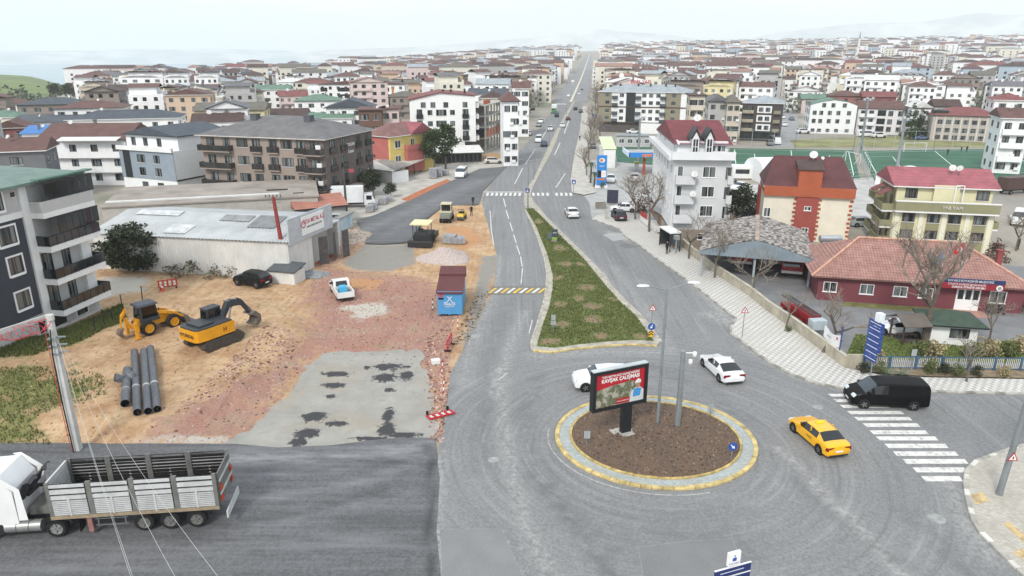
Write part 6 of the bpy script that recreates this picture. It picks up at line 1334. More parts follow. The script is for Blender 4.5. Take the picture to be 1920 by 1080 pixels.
bt=MB().frus((-.4,.4,-.45,.45),(-.33,.33,-.38,.38),0,.62).frus((-.33,.33,-.38,.38),(-.25,.25,-.3,.3),.62,.7).build('water_tank',M('#4aa7cf',0.4,0.05),None,Matrix.Translation(p0)@Matrix.Rotation(h,4,'Z')@Vector((-1.0,.05,.71)),h);tag(bt,'light blue plastic tank standing in the pickup bed','tank')
pr=G(419,985,.09);pd=G(108,1006,.09);h=head(pr,pd);nrm=Vector((math.sin(h),-math.cos(h),0))
tk=thing('tipper_lorry','white articulated lorry with empty silver slatted trailer on fresh asphalt','lorry',pr+nrm*1.15,h)
ALU=M('#c9cac9',0.5,0.12,1.5,metal=0.15,streak=0.35);ALD=M('#787873',0.6,0.2,2,metal=0.2);INN=M('#1c1917',0.85,0.25,1.5)
L=8.7;zf,zt=1.35,3.35;hw=1.25
MB().box(0,L,-hw,hw,zf-.12,zf).build('bed_floor',INN,tk);MB().box(.2,L+1,-.45,.45,.85,zf-.13).build('chassis',FR_D,tk)
for s_ in(-1,1):
 for i in range(5):MB().box(L*i/4-(.0 if i==0 else.13 if i<4 else.2),L*i/4+(.2 if i==0 else.13 if i<4 else 0),s_*hw-.07,s_*hw+.07,zf-.2,zt+.03).build('side_post',ALD,tk)
 MB().box(0,L,s_*hw-.08,s_*hw+.1,zf-.16,zf+.02).build('side_sill',M('#9a8a72',0.8,0.25,2),tk)
 for i in range(4):
  x0=L*i/4+.2;x1=L*(i+1)/4-.14;b=MB();b.box(x0,x1,s_*hw-.03,s_*hw+.0,zf,zt-.05,1)
  y0,y1=(hw+.0,hw+.055)if s_>0 else(-hw-.055,-hw)
  for k in range(8):z_=zf+.06+k*.115;b.box(x0,x1,y0,y1,z_,z_+.075)
  b.box(x0,x1,y0-.01,y1+.01,zf+1.02,zf+1.25);b.box(x0,x1,y0,y1+.01,zf+1.36,zf+1.62);b.box(x0,x1,y0,y1,zt-.26,zt-.08)
  b.box((x0+x1)/2-.05,(x0+x1)/2+.05,y0-.01,y1+.02,zf,zf+1.02)
  for k in range(9):z_=zf+.1+k*.2;b.box(x0,x1,s_*(hw-.03)-.03,s_*(hw-.03)+.03,z_,z_+.1,1)
  b.build('side_panel',[ALU,INN],tk)
for i in range(10):MB().box(L-.05,L+.05,-hw+.1,hw-.1,zf+.02+i*.2,zf+.17+i*.2).build('headboard_slat',ALU,tk)
MB().box(-.08,.0,-hw+.1,hw-.1,zf,zt-.05).build('tailgate',ALD,tk);MB().box(-.14,-.06,-hw+.15,hw-.15,zf+.6,zf+.72).box(-.14,-.06,-hw+.15,hw-.15,zf+1.4,zf+1.52).build('tailgate_bar',ALU,tk)
for s_ in(-1,1):
 for z_ in(1.55,2.2):MB().box(-.17,-.06,s_*.95-.14,s_*.95+.14,z_,z_+.3).build('tail_light',M('#b5452a',0.4),tk)
MB().box(-.35,-.28,-1.2,1.2,.5,.95).build('under_run_bar',M('#c9c9c6',0.5),tk)
RIMT=M('#6d6c69',0.7,0.15,3)
for x in(1.35,2.75,4.1):
 for s_ in(-1,1):wheel(tk,x,s_*1.03,.54,.36,RIMT)
for s_ in(-1,1):MB().box(4.9,6.6,s_*1.15-.03,s_*1.15+.03,.55,.6).box(4.9,6.6,s_*1.15-.03,s_*1.15+.03,.95,1.0).box(5.0,5.06,s_*1.15-.03,s_*1.15+.03,.5,1.2).box(6.4,6.46,s_*1.15-.03,s_*1.15+.03,.5,1.2).build('side_guard',STEEL,tk);MB().box(6.75,7.0,s_*1.1-.08,s_*1.1+.08,.2,1.1).build('landing_leg',M('#9c6f68',0.7,0.2,2),tk)
MB().box(7.4,13.6,-.42,.42,.75,1.0).build('tractor_chassis',FR_D,tk)
for s_ in(-1,1):
 wheel(tk,8.6,s_*1.0,.54,.5,M('#8b8b88',0.6,0.1,3));wheel(tk,12.2,s_*1.03,.54,.34,M('#8b8b88',0.6,0.1,3))
 MB().extr([(7.65,.95),(7.75,1.2),(8.35,1.3),(8.95,1.2),(9.05,.95),(8.95,1.0),(8.35,1.2),(7.75,1.0)][::-1],s_*1.0-.3,s_*1.0+.3,'y').build('mudguard',BLACK,tk);MB().box(7.35,7.4,s_*1.0-.3,s_*1.0+.3,.3,.95).build('mud_flap',BLACK,tk)
 for k in range(3):MB().cyl((9.35+k*.62,s_*1.0,.72),(9.93+k*.62,s_*1.0,.72),.33,n=10).build('fuel_tank',M('#9b9c99',0.4,0.1,metal=0.5),tk,smooth=True)
 MB().box(11.25,11.6,s_*1.1-.12,s_*1.1+.12,.4,1.0).build('step',FR_D,tk)
CABW=M('#e6e6e4',0.35,0.04,1,coat=0.4)
MB().extr([(10.4,1.0),(12.9,.7),(13.0,1.7),(12.8,2.8),(12.2,3.75),(11.0,3.8),(10.4,2.9)][::-1],-1.2,1.2,'y').build('cab',CABW,tk)
for s_ in(-1,1):MB().add([(10.3,s_*1.22,3.0),(11.4,s_*1.24,3.9),(10.95,s_*1.24,3.95),(10.0,s_*1.22,3.1),(9.9,s_*1.22,1.2),(10.35,s_*1.22,1.2)],[(0,1,2,3),(0,3,4,5)]).build('side_fairing',CABW,tk);MB().box(11.7,12.6,s_*1.205-.01,s_*1.205+.01,2.0,2.8).build('side_window',GLASS_C,tk)
MB().tube([(9.9,-.9,1.0),(9.95,-.95,2.0),(10.1,-.6,2.2)],.11,8).tube([(10.1,-.6,2.2),(10.2,.3,2.2)],.13,8).build('air_intake',BLACK,tk,smooth=True);MB().box(9.0,10.2,-.9,.5,1.05,1.5).build('catwalk',ALD,tk)
tp=MB();n=14
tp.loft([[(9.45+.12*math.sin(i)+.25*k,-1.15+2.3*i/n,3.35-.4*k*k*.3+.1*math.sin(i*2.3+k))for i in range(n+1)]for k in range(4)],close=False,cap=False);tp.build('rolled_tarpaulin',M('#35353a',0.7,0.2,2),tk)
MB().add([(13.01,-1.05,1.75),(13.01,1.05,1.75),(12.83,1.0,2.75),(12.83,-1.0,2.75)],[(0,1,2,3)]).build('windshield',GLASS_C,tk)
pe=GD(403,642);ex=thing('excavator','yellow tracked excavator with dark boom on the dirt bank','excavator',pe,rad(58));EY=M('#dd9a12',0.4,0.08,1.5,coat=0.3,streak=0.2);EG=M('#35393d',0.5,0.1,1.5)
for s_ in(-1,1):
 tr=MB();prof_=[(-2.1,.42),(-1.9,.12),(-1.6,.0),(1.6,.0),(1.95,.12),(2.15,.42),(1.9,.75),(1.6,.85),(-1.6,.85),(-1.9,.72)]
 tr.extr(prof_[::-1],s_*1.15-.3,s_*1.15+.3,'y');o=tr.build('track',M('#4a443d',0.9,0.25,4),ex)
 gp=MB()
 for i in range(20):x=-1.7+i*.18;gp.box(x,x+.06,s_*1.15-.32,s_*1.15+.32,.84,.89)
 gp.build('track_shoes',M('#57514a',0.9,0.2,4),o)
MB().cyl((0,0,.5),(0,0,1.05),.8,n=16).build('slew_ring',EG,ex)
up=obj('house',None,ex);up.name='upper_structure'
cw_=[(-2.55,-1.0),(-2.35,-1.3),(-1.6,-1.42),(1.2,-1.42),(1.2,1.42),(-1.6,1.42),(-2.35,1.3),(-2.55,1.0)]
MB().prism(cw_,1.02,2.02).build('counterweight',EY,ex);MB().prism([(x*.96 if x<0 else x-.15,y*.94)for x,y in cw_],2.02,2.14).build('engine_cover',EG,ex);MB().box(-1.9,-.5,-.9,.9,2.14,2.3).build('engine_hood',EG,ex)
bpy.data.objects.remove(up)
MB().frus((-.25,1.55,.35,1.4),(-.1,1.25,.42,1.34),1.1,2.95).build('cab',EG,ex);MB().box(-.16,1.3,.38,1.38,2.95,3.02).build('cab_roof',EG,ex)
MB().add([(1.5,.45,1.5),(1.5,1.3,1.5),(1.29,1.26,2.8),(1.29,.5,2.8)],[(0,1,2,3)]).build('windshield',GLASS_V,ex)
MB().add([(-.24,.5,1.9),(-.24,1.25,1.9),(-.14,1.22,2.8),(-.14,.54,2.8)],[(3,2,1,0)]).build('rear_window',GLASS_C,ex)
for y in(.345,1.41):MB().add([(0,y,1.9),(1.25,y,1.9),(1.1,(y-.88)*.9+.88,2.8),(.05,(y-.88)*.9+.88,2.8)],[(0,1,2,3)if y<1 else(3,2,1,0)]).build('side_window',GLASS_C,ex)
def beam(pts,hs,w,name,mat,par):
 r=[]
 for(x,z),hh in zip(pts,hs):r.append([(x,-w/2,z-hh/2),(x,w/2,z-hh/2),(x,w/2,z+hh/2),(x,-w/2,z+hh/2)])
 return MB().loft(r).build(name,mat,par)
beam([(.9,1.6),(1.25,2.4),(1.6,2.95),(2.1,3.15),(3.1,2.85)],[.5,.7,.75,.65,.4],.5,'boom',EG,ex);beam([(2.8,3.25),(3.2,2.8),(3.7,2.0),(3.9,1.5)],[.3,.55,.45,.3],.42,'dipper_arm',EG,ex)
for y in(-.42,.42):MB().cyl((1.3,y,1.4),(1.7,y,2.85),.09,n=8).build('boom_cylinder',STEEL,ex)
MB().cyl((1.6,0,3.4),(2.8,0,3.3),.09,n=8).build('arm_cylinder',STEEL,ex);MB().cyl((3.1,0,3.15),(4.1,0,1.9),.07,n=8).build('bucket_cylinder',STEEL,ex)
MB().extr([(3.6,1.6),(4.2,1.8),(4.7,1.3),(4.7,.7),(4.2,.35),(3.8,.5),(4.2,.7),(4.35,1.1),(4.0,1.4)],-.6,.6,'y').build('bucket',M('#6b6259',0.8,0.25,3),ex)
text('HYUNDAI',.42,FR_D,ex,(-2.565,0,1.5),(rad(90),0,-rad(90)),bold=.012);text('H',.5,M('#7a3c12',0.6),ex,(.2,-1.43,1.5),(rad(90),0,0),bold=.02)
MB().box(-2.57,-2.54,.1,.4,1.78,1.9).build('warning_plate',M('#b9c27a',0.5),ex)
pb=GD(282,621);bh=thing('backhoe_loader','yellow backhoe loader with black cab next to the grass bank','backhoe loader',pb,rad(52));JY=M('#dd9a18',0.4,0.08,1.5,coat=0.3,streak=0.2)
MB().extr([(-1.2,.7),(2.6,.7),(2.6,1.35),(1.0,1.6),(-1.2,1.5)],-.45,.45,'y').build('body',JY,bh);MB().frus((-1.0,.75,-.75,.75),(-.85,.55,-.62,.62),1.2,2.7).build('cab',EG,bh);MB().frus((-1.1,.75,-.8,.8),(-1.0,.65,-.7,.7),2.7,2.86).build('cab_roof',M('#3f444a',0.5),bh)
for y in(-.76,.76):MB().add([(-.8,y*.99,1.6),(.55,y*.99,1.6),(.45,y*.87,2.6),(-.72,y*.87,2.6)],[(0,1,2,3)if y<0 else(3,2,1,0)]).build('side_window',GLASS_C,bh)
MB().add([(-.97,-.6,1.6),(-.97,.6,1.6),(-.87,.55,2.6),(-.87,-.55,2.6)],[(3,2,1,0)]).build('rear_window',GLASS_C,bh)
YR=M('#d69a1c',0.5,0.1)
for x in(-.5,1.85):
 for s_ in(-1,1):wheel(bh,x,s_*.88,.68,.45,YR)
for s_ in(-1,1):beam([(.6,1.9),(1.8,1.5),(3.0,.8)],[.25,.3,.25],.14,'loader_arm',JY,bh).location=(0,s_*.62,0);MB().box(-1.7,-1.45,s_*.95-.14,s_*.95+.14,.05,1.5).box(-1.85,-1.3,s_*.95-.2,s_*.95+.2,0,.07).build('stabiliser',JY,bh)
MB().extr([(3.0,.2),(3.9,.12),(3.95,.2),(3.3,.4),(3.15,.95),(2.95,1.0)],-1.15,1.15,'y').build('front_bucket',M('#6d665e',0.8,0.25,3),bh)
beam([(-1.5,.8),(-2.0,1.7),(-2.0,2.6)],[.35,.4,.3],.28,'backhoe_boom',JY,bh);beam([(-1.85,2.6),(-2.35,2.0),(-2.5,1.0)],[.25,.4,.3],.24,'dipper_arm',JY,bh)
MB().extr([(-2.3,1.05),(-2.7,1.0),(-2.85,.55),(-2.6,.2),(-2.3,.3),(-2.5,.55),(-2.45,.85)],-.32,.32,'y').build('rear_bucket',M('#7c6b5d',0.8,0.25,3),bh);MB().box(-1.5,-1.3,-1.0,1.0,.6,1.05).build('rear_frame',JY,bh);MB().cyl((.95,-.25,1.5),(.95,-.25,2.1),.05).build('exhaust',BLACK,bh)
pp_=G(789,463,.05);pv_r=thing('asphalt_paver','black asphalt paver with pale yellow canopy at the edge of fresh asphalt','paver',pp_,rad(84));PD=M('#2b2b2c',0.7,0.2,2)
MB().box(-.7,.2,-1.65,1.65,.12,.85).build('screed',PD,pv_r);MB().box(-.75,-.65,-1.6,1.6,.75,1.0).build('screed_platform',M('#3c3c3c',0.7,0.2),pv_r);MB().box(.2,4.0,-1.1,1.1,.5,1.5).build('body',PD,pv_r);MB().box(2.6,4.9,-1.5,1.5,.5,1.2).build('hopper',M('#4a473f',0.7,0.2),pv_r)
for s_ in(-1,1):MB().extr([(.5,.2),(.7,0),(3.6,0),(3.8,.2),(3.6,.6),(.7,.6)][::-1],s_*1.05-.17,s_*1.05+.17,'y').build('track',RUBBER,pv_r)
for x in(.2,2.2):
 for s_ in(-1,1):MB().box(x-.04,x+.04,s_*1.05-.04,s_*1.05+.04,1.4,3.1).build('canopy_post',FR_D,pv_r)
MB().prism([(-.5,-1.3),(2.5,-1.3),(2.5,1.3),(-.5,1.3)],3.1,3.24).build('canopy',M('#d8d3a4',0.6,0.08),pv_r);MB().box(.3,.7,-.9,.9,1.5,1.95).box(.6,.9,-.25,.25,1.9,2.4).build('control_console',EG,pv_r);MB().box(.5,.95,-.75,-.25,1.5,2.0).build('seat',BLACK,pv_r);MB().tube([(1.0,.6,1.5),(.7,.4,2.2),(.4,.1,2.7)],.07).build('hose',BLACK,pv_r)
pn=G(838,414,.05);rl=thing('tyre_roller','cream and grey rubber-tyred roller with cab on the dirt strip','roller',pn,rad(86));CMr=M('#c9c3a8',0.5,0.1,1.5)
MB().box(-1.9,1.9,-.8,.8,.75,1.45).build('body',M('#7e8379',0.6,0.15),rl);MB().box(-.8,.9,-.85,.85,1.45,1.7).build('deck',CMr,rl);MB().box(-.75,.85,-.82,.82,2.7,2.85).build('canopy',CMr,rl);MB().box(-.6,.7,-.7,.7,1.7,2.65).build('cab',GLASS_D,rl)
for x in(-.7,.8):
 for s_ in(-1,1):MB().box(x-.04,x+.04,s_*.76-.04,s_*.76+.04,1.6,2.7).build('canopy_post',CMr,rl)
for x,n_ in((-1.4,4),(1.4,4)):
 for i in range(n_):wheel(rl,x,-.72+i*.48,.42,.34,BLACK)
pn=G(866,411,.05);r2=thing('drum_roller','small yellow ride-on drum roller beside the tyre roller','roller',pn,rad(80));YM=M('#d8b224',0.5,0.1)
for x in(-.75,.75):MB().cyl((x,-.55,.36),(x,.55,.36),.36,n=18).build('drum',M('#5a5a58',0.6,0.1,metal=0.4),r2,smooth=True)
MB().frus((-1.1,1.1,-.5,.5),(-.9,1.0,-.45,.45),.62,1.0).build('body',YM,r2);MB().box(-.3,.3,-.4,.4,1.0,1.25).build('seat',BLACK,r2);MB().tube([(-.5,-.45,1.0),(-.5,-.45,1.7),(-.5,.45,1.7),(-.5,.45,1.0)],.03).build('roll_bar',BLACK,r2);MB().tube([(.3,0,1.0),(.15,0,1.4)],.03).lathe([(.14,1.4),(.17,1.42),(.14,1.44)],10,(.15,0,0)).build('steering_wheel',BLACK,r2)
GALV=M('#8f9698',0.5,0.1,2,metal=0.4);SBLUE=M('#2a4f9a',0.5,0.05);SRED=M('#b3262c',0.5,0.05);REDP=M('#b8272b',0.6,0.12,2)
def pole_thing(name,label,cat,p,hgt,r0,r1,mat=GALV,group=None,part='post',n=10):
 t=thing(name,label,cat,p,0,group);MB().cyl((0,0,-.2),(0,0,hgt),r0,r1,n).build(part,mat,t,smooth=True);return t
p=G(1232,806);p.z=rb_z(p)-.05;ht=zat(540,p)-p.z
t=pole_thing('street_lamp','tall grey double-headed street lamp on the roundabout','street lamp',p,ht,.12,.075)
for s_,dx in((-1,-1.35),(1,1.5)):
 MB().tube([(0,0,ht-.15),(dx,s_*.35,ht+.25)],.035).build('arm',GALV,t);MB().loft([[(dx+s_*x,s_*.35+y*w,ht+.25+z*w)for y,z in((-.16,0),(0,-.05),(.16,0),(.1,.09),(-.1,.09))]for x,w in((-.1,.5),(.15,1),(.5,1),(.7,.5))]).build('lamp_head',M('#d6d9d8',0.4,0.05),t)
p=G(1269,811);p.z=rb_z(p)-.05;ht=zat(658,p)-p.z
t=pole_thing('camera_post','thick grey steel post with white dome cameras on the roundabout','post',p,ht,.21,.17,n=8);MB().lathe([(0,ht+.05),(.19,ht+.03),(.2,ht)],8).build('cap',GALV,t);MB().tube([(0,0,ht-.15),(.75,-.1,ht-.1)],.04).build('bracket',WHITE,t)
for x,z in((.5,ht-.75),(.75,ht-.2)):MB().lathe([(0,.18),(.13,.16),(.15,0),(.13,-.12),(.07,-.2),(0,-.22)],12,(x,-.1,z)).build('camera',WHITE,t,smooth=True)
p=G(1171,824);p.z=rb_z(p)-.05;zt_=5.45;zb_=2.08
a_,b_=G(1114,702,zt_),G(1217,682,zt_);bw=(b_-a_).length;hd=head(a_,b_)
bb=thing('billboard','red and black roadworks billboard on a dark pillar on the roundabout','billboard',(p.x,p.y,p.z),hd)
MB().box(-.36,.36,-.17,.17,0,zb_).build('pillar',M('#1d2122',0.5,0.1),bb);MB().box(-.9,.6,-.6,.6,-.15,.08).build('footing',CONC,bb)
ctr=(a_+b_)/2;ox=(Matrix.Rotation(-hd,4,'Z')@(ctr-p));W2=bw/2;H2=2.85
fr_=MB().box(-W2,W2,-.2,.25,zb_,zb_+.22).box(-W2,W2,-.2,.25,zb_+H2-.22,zb_+H2).box(-W2,-W2+.22,-.2,.25,zb_+.22,zb_+H2-.22).box(W2-.22,W2,-.2,.25,zb_+.22,zb_+H2-.22).build('frame',M('#1b2023',0.4,0.05),bb,(ox.x,0,0));MB().box(-W2,W2,-.15,.25,zb_+H2,zb_+H2+.06).build('top_cover',M('#b9c2c2',0.5),bb,(ox.x,0,0))
MB().box(-W2+.22,W2-.22,-.1,.2,zb_+.22,zb_+H2-.22).build('poster',M('#ad1f2b',0.4,0.05),bb,(ox.x,0,0))
m,nt,bs=new_mat('printed_aerial_view');nz1=noise(nt,5,6,0.7);nt.links.new(mixc(nt,ramp(nt,noise(nt,2.2,4),0.5,0.56),ramp(nt,nz1,0.35,0.65,srgb('#3d4a2c'),srgb('#7d8068')),srgb('#a59f92')),bs.inputs['Base Color']);bs.inputs['Roughness'].default_value=0.4
zq=zb_+.24;ppl=[(-W2+.24,zq),(W2-.9,zq),(W2-.6,zq+1.15),(W2-1.2,zq+1.6),(.2,zq+1.5),(-.6,zq+1.45),(-W2+.24,zq+1.25)]
MB().extr(ppl,-.112,-.1,'y').build('printed_picture',m,bb,(ox.x,0,0))
def disc(par,x,y,z,rx,rz,mat,name,n=16):return MB().extr([(x+rx*math.cos(2*math.pi*i/n),z+rz*math.sin(2*math.pi*i/n))for i in range(n)],y-.006,y,'y').build(name,mat,par,(ox.x,0,0))
hx=W2-.72
MB().extr([(hx-.62,zq),(hx+.48,zq),(hx+.46,zq+.75),(hx+.22,zq+.98),(hx-.22,zq+.98),(hx-.5,zq+.7)],-.125,-.113,'y').build('printed_shirt',M('#c6cbc9',0.5,0.1,6),bb,(ox.x,0,0));MB().extr([(hx-.38,zq+.35),(hx+.2,zq+.35),(hx+.26,zq+.92),(hx-.3,zq+.92)],-.135,-.126,'y').build('printed_vest',M('#3f8fc9',0.5,0.1,6),bb,(ox.x,0,0))
disc(bb,hx,-.127,zq+1.18,.17,.24,M('#a8806c',0.6,0.1,8),'printed_face');MB().extr([(hx-.27,zq+1.32),(hx+.22,zq+1.32),(hx+.2,zq+1.52),(hx,zq+1.64),(hx-.2,zq+1.5)],-.145,-.134,'y').build('printed_helmet',M('#dcdcd6',0.5,0.05),bb,(ox.x,0,0))
text('TUZLA-BATTALGAZİ CADDESİ KESİŞİMİ',.19,WHITE,bb,(ox.x,-.118,zb_+2.38),sx=.8,bold=.004);text('KAVŞAK ÇALIŞMASI',.37,WHITE,bb,(ox.x,-.118,zb_+2.1),bold=.012,sx=.86)
MB().box(-.3,.75,-.13,-.113,zq+.05,zq+.42).build('printed_red_box',M('#a3262d',0.5),bb,(ox.x,0,0));text('DARICA BELEDİYESİ',.1,WHITE,bb,(ox.x+.22,-.136,zq+.22))
def tri(par,z,r,mat_border=SRED,y=-.05,rot=0.0):
 P3=lambda k:[(k*r*math.sin(a),z+k*r*math.cos(a))for a in(0,2*math.pi/3,4*math.pi/3)]
 MB().extr(P3(1),y-.012,y,'y').build('sign_border',mat_border,par,None,rot);MB().extr(P3(.68),y-.02,y-.013,'y').build('sign_face',WHITE,par,None,rot);MB().box(-r*.1,r*.1,y-.026,y-.021,z-r*.2,z+r*.25).build('symbol',BLACK,par,None,rot)
def arrow_disc(par,z,r,y=-.05,ang=0.0):
 MB().extr([(r*math.cos(2*math.pi*i/20),z+r*math.sin(2*math.pi*i/20))for i in range(20)],y-.012,y,'y').build('sign_face',SBLUE,par)
 c_,s2=math.cos(ang),math.sin(ang);pts=[(-.1,.62),(.1,.62),(.1,-.05),(.38,-.05),(0,-.62),(-.38,-.05),(-.1,-.05)]
 MB().extr([(r*(x*c_-z_*s2),z+r*(x*s2+z_*c_))for x,z_ in pts],y-.02,y-.013,'y').build('arrow',WHITE,par)
p=G(1220,636,.16);t=pole_thing('traffic_sign','sign post with warning triangle, blue arrow disc and chevron plate on the median','traffic sign',p,3.3,.04,.04);tri(t,3.0,.42);arrow_disc(t,1.25,.34,ang=-.4);MB().box(-.22,.22,-.06,-.05,.25,.85).build('chevron_plate',M('#d9a52a',0.5),t)
for k in range(2):MB().extr([(-.2,.38+k*.24),(0,.52+k*.24),(.2,.38+k*.24),(.2,.48+k*.24),(0,.62+k*.24),(-.2,.48+k*.24)],-.068,-.061,'y').build('chevron',BLACK,t)
p=G(1391,634,.16);t=pole_thing('traffic_sign','pedestrian warning triangle on a thin post on the right pavement','traffic sign',p,2.9,.035,.035);tri(t,2.7,.42)
p=G(1371,861,.2);t=pole_thing('traffic_sign','blue disc with white arrow at the roundabout kerb','traffic sign',p,1.1,.03,.03);arrow_disc(t,.95,.3,ang=.75)
for c,hh,lab in(((1331,782),1.05,'back of a small grey sign on the far roundabout kerb'),((1100,838),1.2,'thin signpost at the left edge of the roundabout bed'),((1037,626),1.9,'back of two grey sign plates on the green median'),((1706,704),2.3,'tall grey sign back beside the blue fence')):
 p=G(*c,.17);t=pole_thing('traffic_sign',lab,'traffic sign',p,hh,.035,.035);MB().box(-.2,.2,-.03,-.01,hh-.55,hh).build('sign_plate',M('#9da3a3',0.6,0.1),t)
 if c[0]==1037:MB().box(-.25,.25,-.03,-.01,hh-1.0,hh-.62).build('sign_plate',M('#9da3a3',0.6,0.1),t)
for c,lab in(((989,390),'blue pedestrian crossing sign on the median nose'),((1075,372),'blue pedestrian crossing sign on the filling station side')):
 p=G(*c,.15);t=pole_thing('traffic_sign',lab,'traffic sign',p,3.4,.05,.05);MB().box(-.35,.35,-.08,-.05,2.6,3.35).build('sign_face',SBLUE,t);MB().extr([(-.25,2.75),(.25,2.75),(0,3.2)],-.09,-.081,'y').build('symbol',WHITE,t)
p=G(1873,927,.16);t=pole_thing('utility_pole','thick grey pole carrying a warning triangle on the corner pavement','pole',p,8.2,.19,.14,M('#7f8486',0.7,0.15),n=8);t.rotation_euler=(0,rad(3),0);tri(t,2.6,.38,y=-.2)
p=G(1632,702,.17);zt_=zat(590,p);t=pole_thing('direction_sign','stack of blue direction boards with white box on a leaning post','sign',p,zt_-.4,.06,.05);t.rotation_euler=(0,0,rad(-78))
for k in range(7):
 z_=zt_-1.0-k*.5;MB().box(-1.0,.75-(.3 if k>4 else 0),-.1,-.06,z_-.22,z_+.22).build('board',M('#27458e',0.45,0.05),t);MB().box(-.85,.4,-.106,-.101,z_-.03,z_+.03).build('lettering',WHITE,t)
MB().box(-.25,.25,-.25,.25,zt_-.75,zt_-.05).build('light_box',M('#dfe6e8',0.5),t)
zc_=4.3;a_,b_=G(1340,1073,zc_),G(1408,1054,zc_);t=thing('direction_sign','blue direction boards under a white emblem plate at the bottom edge','sign',((a_.x+b_.x)/2,(a_.y+b_.y)/2,0.05),head(a_,b_));w2=(b_-a_).length/2
MB().cyl((0,.1,0),(0,.1,zc_+.1),.06).build('post',GALV,t)
for k in range(4):MB().box(-w2,w2,-.03,.03,zc_-.42-k*.46,zc_-k*.46).build('board',M('#1e2f66',0.45,0.05),t);MB().box(-w2-.01,w2+.01,-.035,.025,zc_-.03-k*.46,zc_+.005-k*.46).build('board_edge',WHITE,t);MB().box(-w2*.7,w2*.6,-.036,-.031,zc_-.24-k*.46,zc_-.2-k*.46).build('lettering',M('#c9cfdd',0.5),t)
MB().box(-.3,.3,-.05,.08,zc_+.08,zc_+.72).build('emblem_plate',WHITE,t);MB().box(-.1,.1,-.056,-.051,zc_+.3,zc_+.46).box(-.02,.02,-.058,-.051,zc_+.46,zc_+.6).build('emblem',SBLUE,t);text('KOCAELİ',.12,SBLUE,t,(0,-.055,zc_+.18),ext=.002)
p=G(1040,455,.25);t=thing('advertising_stand','dark advertising stand with green foot panel on the median grass','sign',p,-.3);MB().box(-.38,.38,-.1,.1,.4,1.9).build('panel',M('#3e4a52',0.5,0.2,4),t);MB().box(-.36,.36,-.12,-.101,.45,.8).build('green_print',M('#8aa83a',0.5),t);MB().box(-.4,.4,-.3,.3,0,.4).build('base',CONC_D,t);MB().box(-1.1,-.5,.4,.5,.3,1.2).build('side_panel',M('#5a666b',0.6,0.1),t)
text('AVM',.3,WHITE,t,(0,-.115,1.4),sx=.8)
for k,(c,top)in enumerate((((990,392),303),((1001,336),282),((1030,273),232),((1048,240),208),((1062,214),188))):
 p=G(*c,.15);hh=min(9.5,zat(top,p));t=pole_thing('street_lamp',('nearest grey lamp post on the avenue kerb, by the median tip','second lamp post up the avenue median','third lamp post up the avenue median','fourth lamp post up the avenue median','farthest lamp post up the avenue median')[k],'street lamp',p,hh,.1,.06,group='lamp posts along the avenue')
 for s_ in(-1,1):MB().tube([(0,0,hh-.1),(s_*1.3,0,hh+.2)],.035).box(s_*1.5-.35,s_*1.5+.35,-.12,.12,hh+.15,hh+.25).build('lamp_arm',GALV,t)
for c,top,lab in(((1612,292),186,'tall grey floodlight mast between the pitches'),((1678,338),223,'thick grey floodlight mast near the white tent'),((1196,300),222,'floodlight mast behind the filling station')):
 p=G(*c);hh=zat(top,p);t=pole_thing('floodlight_mast',lab,'floodlight',p,hh,.38,.2)
 for i in range(4):MB().box(-1.2+i*.7,-.7+i*.7,-.25,.1,hh-.3+.3*(i%2),hh+.2+.3*(i%2)).build('floodlight',M('#b9bec0',0.4),t)
 MB().box(-1.4,1.4,-.05,.05,hh-.4,hh-.3).build('crossbar',GALV,t)
p=G(147,845);t=thing('utility_pole','square concrete utility pole with red cable coils at the lower left','pole',p)
zt_=9.5;r=[[(sx_*w,sy_*w,z)for sx_,sy_ in((-1,-1),(1,-1),(1,1),(-1,1))]for w,z in((.21,0),(.14,zt_))];MB().loft(r).build('post',M('#c2c1bd',0.9,0.12,1,bmp=0.2),t)
e0_,e1_=G(-30,632,9.2)-p,G(92,593,9.45)-p
MB().loft([[(e.x+a,e.y+b_,e.z+c)for a,b_,c in((0,-.15,-.15),(0,.15,-.15),(0,.15,.15),(0,-.15,.15))]for e in(e0_,e1_)]).build('crossarm',M('#b5b4b0',0.9,0.1),t)
MB().loft([[(.27*math.cos(a),.2*math.sin(a),z)for a in[i*math.pi/5 for i in range(10)]]for z in(zt_-.25,zt_+.1)]).build('cap',M('#c4c2bc',0.9),t)
CABR=M('#c8474b',0.5,0.1)
rg2=random.Random(3)
for k in range(7):
 c0=e1_.lerp(e0_,.08+.12*k);R0=rg2.uniform(.35,.75);n=18
 pts=[(c0.x+R0*math.cos(2*math.pi*i/n)*.9,c0.y-.25+.25*math.sin(i*.7+k),c0.z-.35+R0*math.sin(2*math.pi*i/n)*.7)for i in range(n+1)]
 MB().tube(pts,.026,5).build('cable_coil',CABR,t,smooth=True)
MB().tube([(-.3,-.25,8.9),(-.28,-.3,6.5),(-.3,-.3,3),(-.25,-.3,.1)],.022,6).build('red_cable',CABR,t);MB().tube([(.05,-.28,8.7),(-.1,-.33,7.0),(-.15,-.33,4),(-.1,-.33,0)],.04,6).build('black_cable',BLACK,t)
for z_ in(7.0,7.5,8.0):MB().box(-.35,.35,-.28,.28,z_,z_+.06).build('bracket',GALV,t);MB().box(.2,.75,-.06,.06,z_+.1,z_+.16).build('bracket',GALV,t)
for k,(x0,x1,y1_)in enumerate(((.3,258,1120),(.35,262,1120),(.5,350,1120),(.7,440,1120))):
 q=G(x1,y1_,8.6)-p;s0=Vector((x0,-.1,8.0-.25*k));pts=[s0.lerp(q,i/14)-Vector((0,0,.9*4*(i/14)*(1-i/14)))for i in range(15)]
 MB().tube(pts,.006,4).build('wire',M('#c9c9c6',0.6),t)
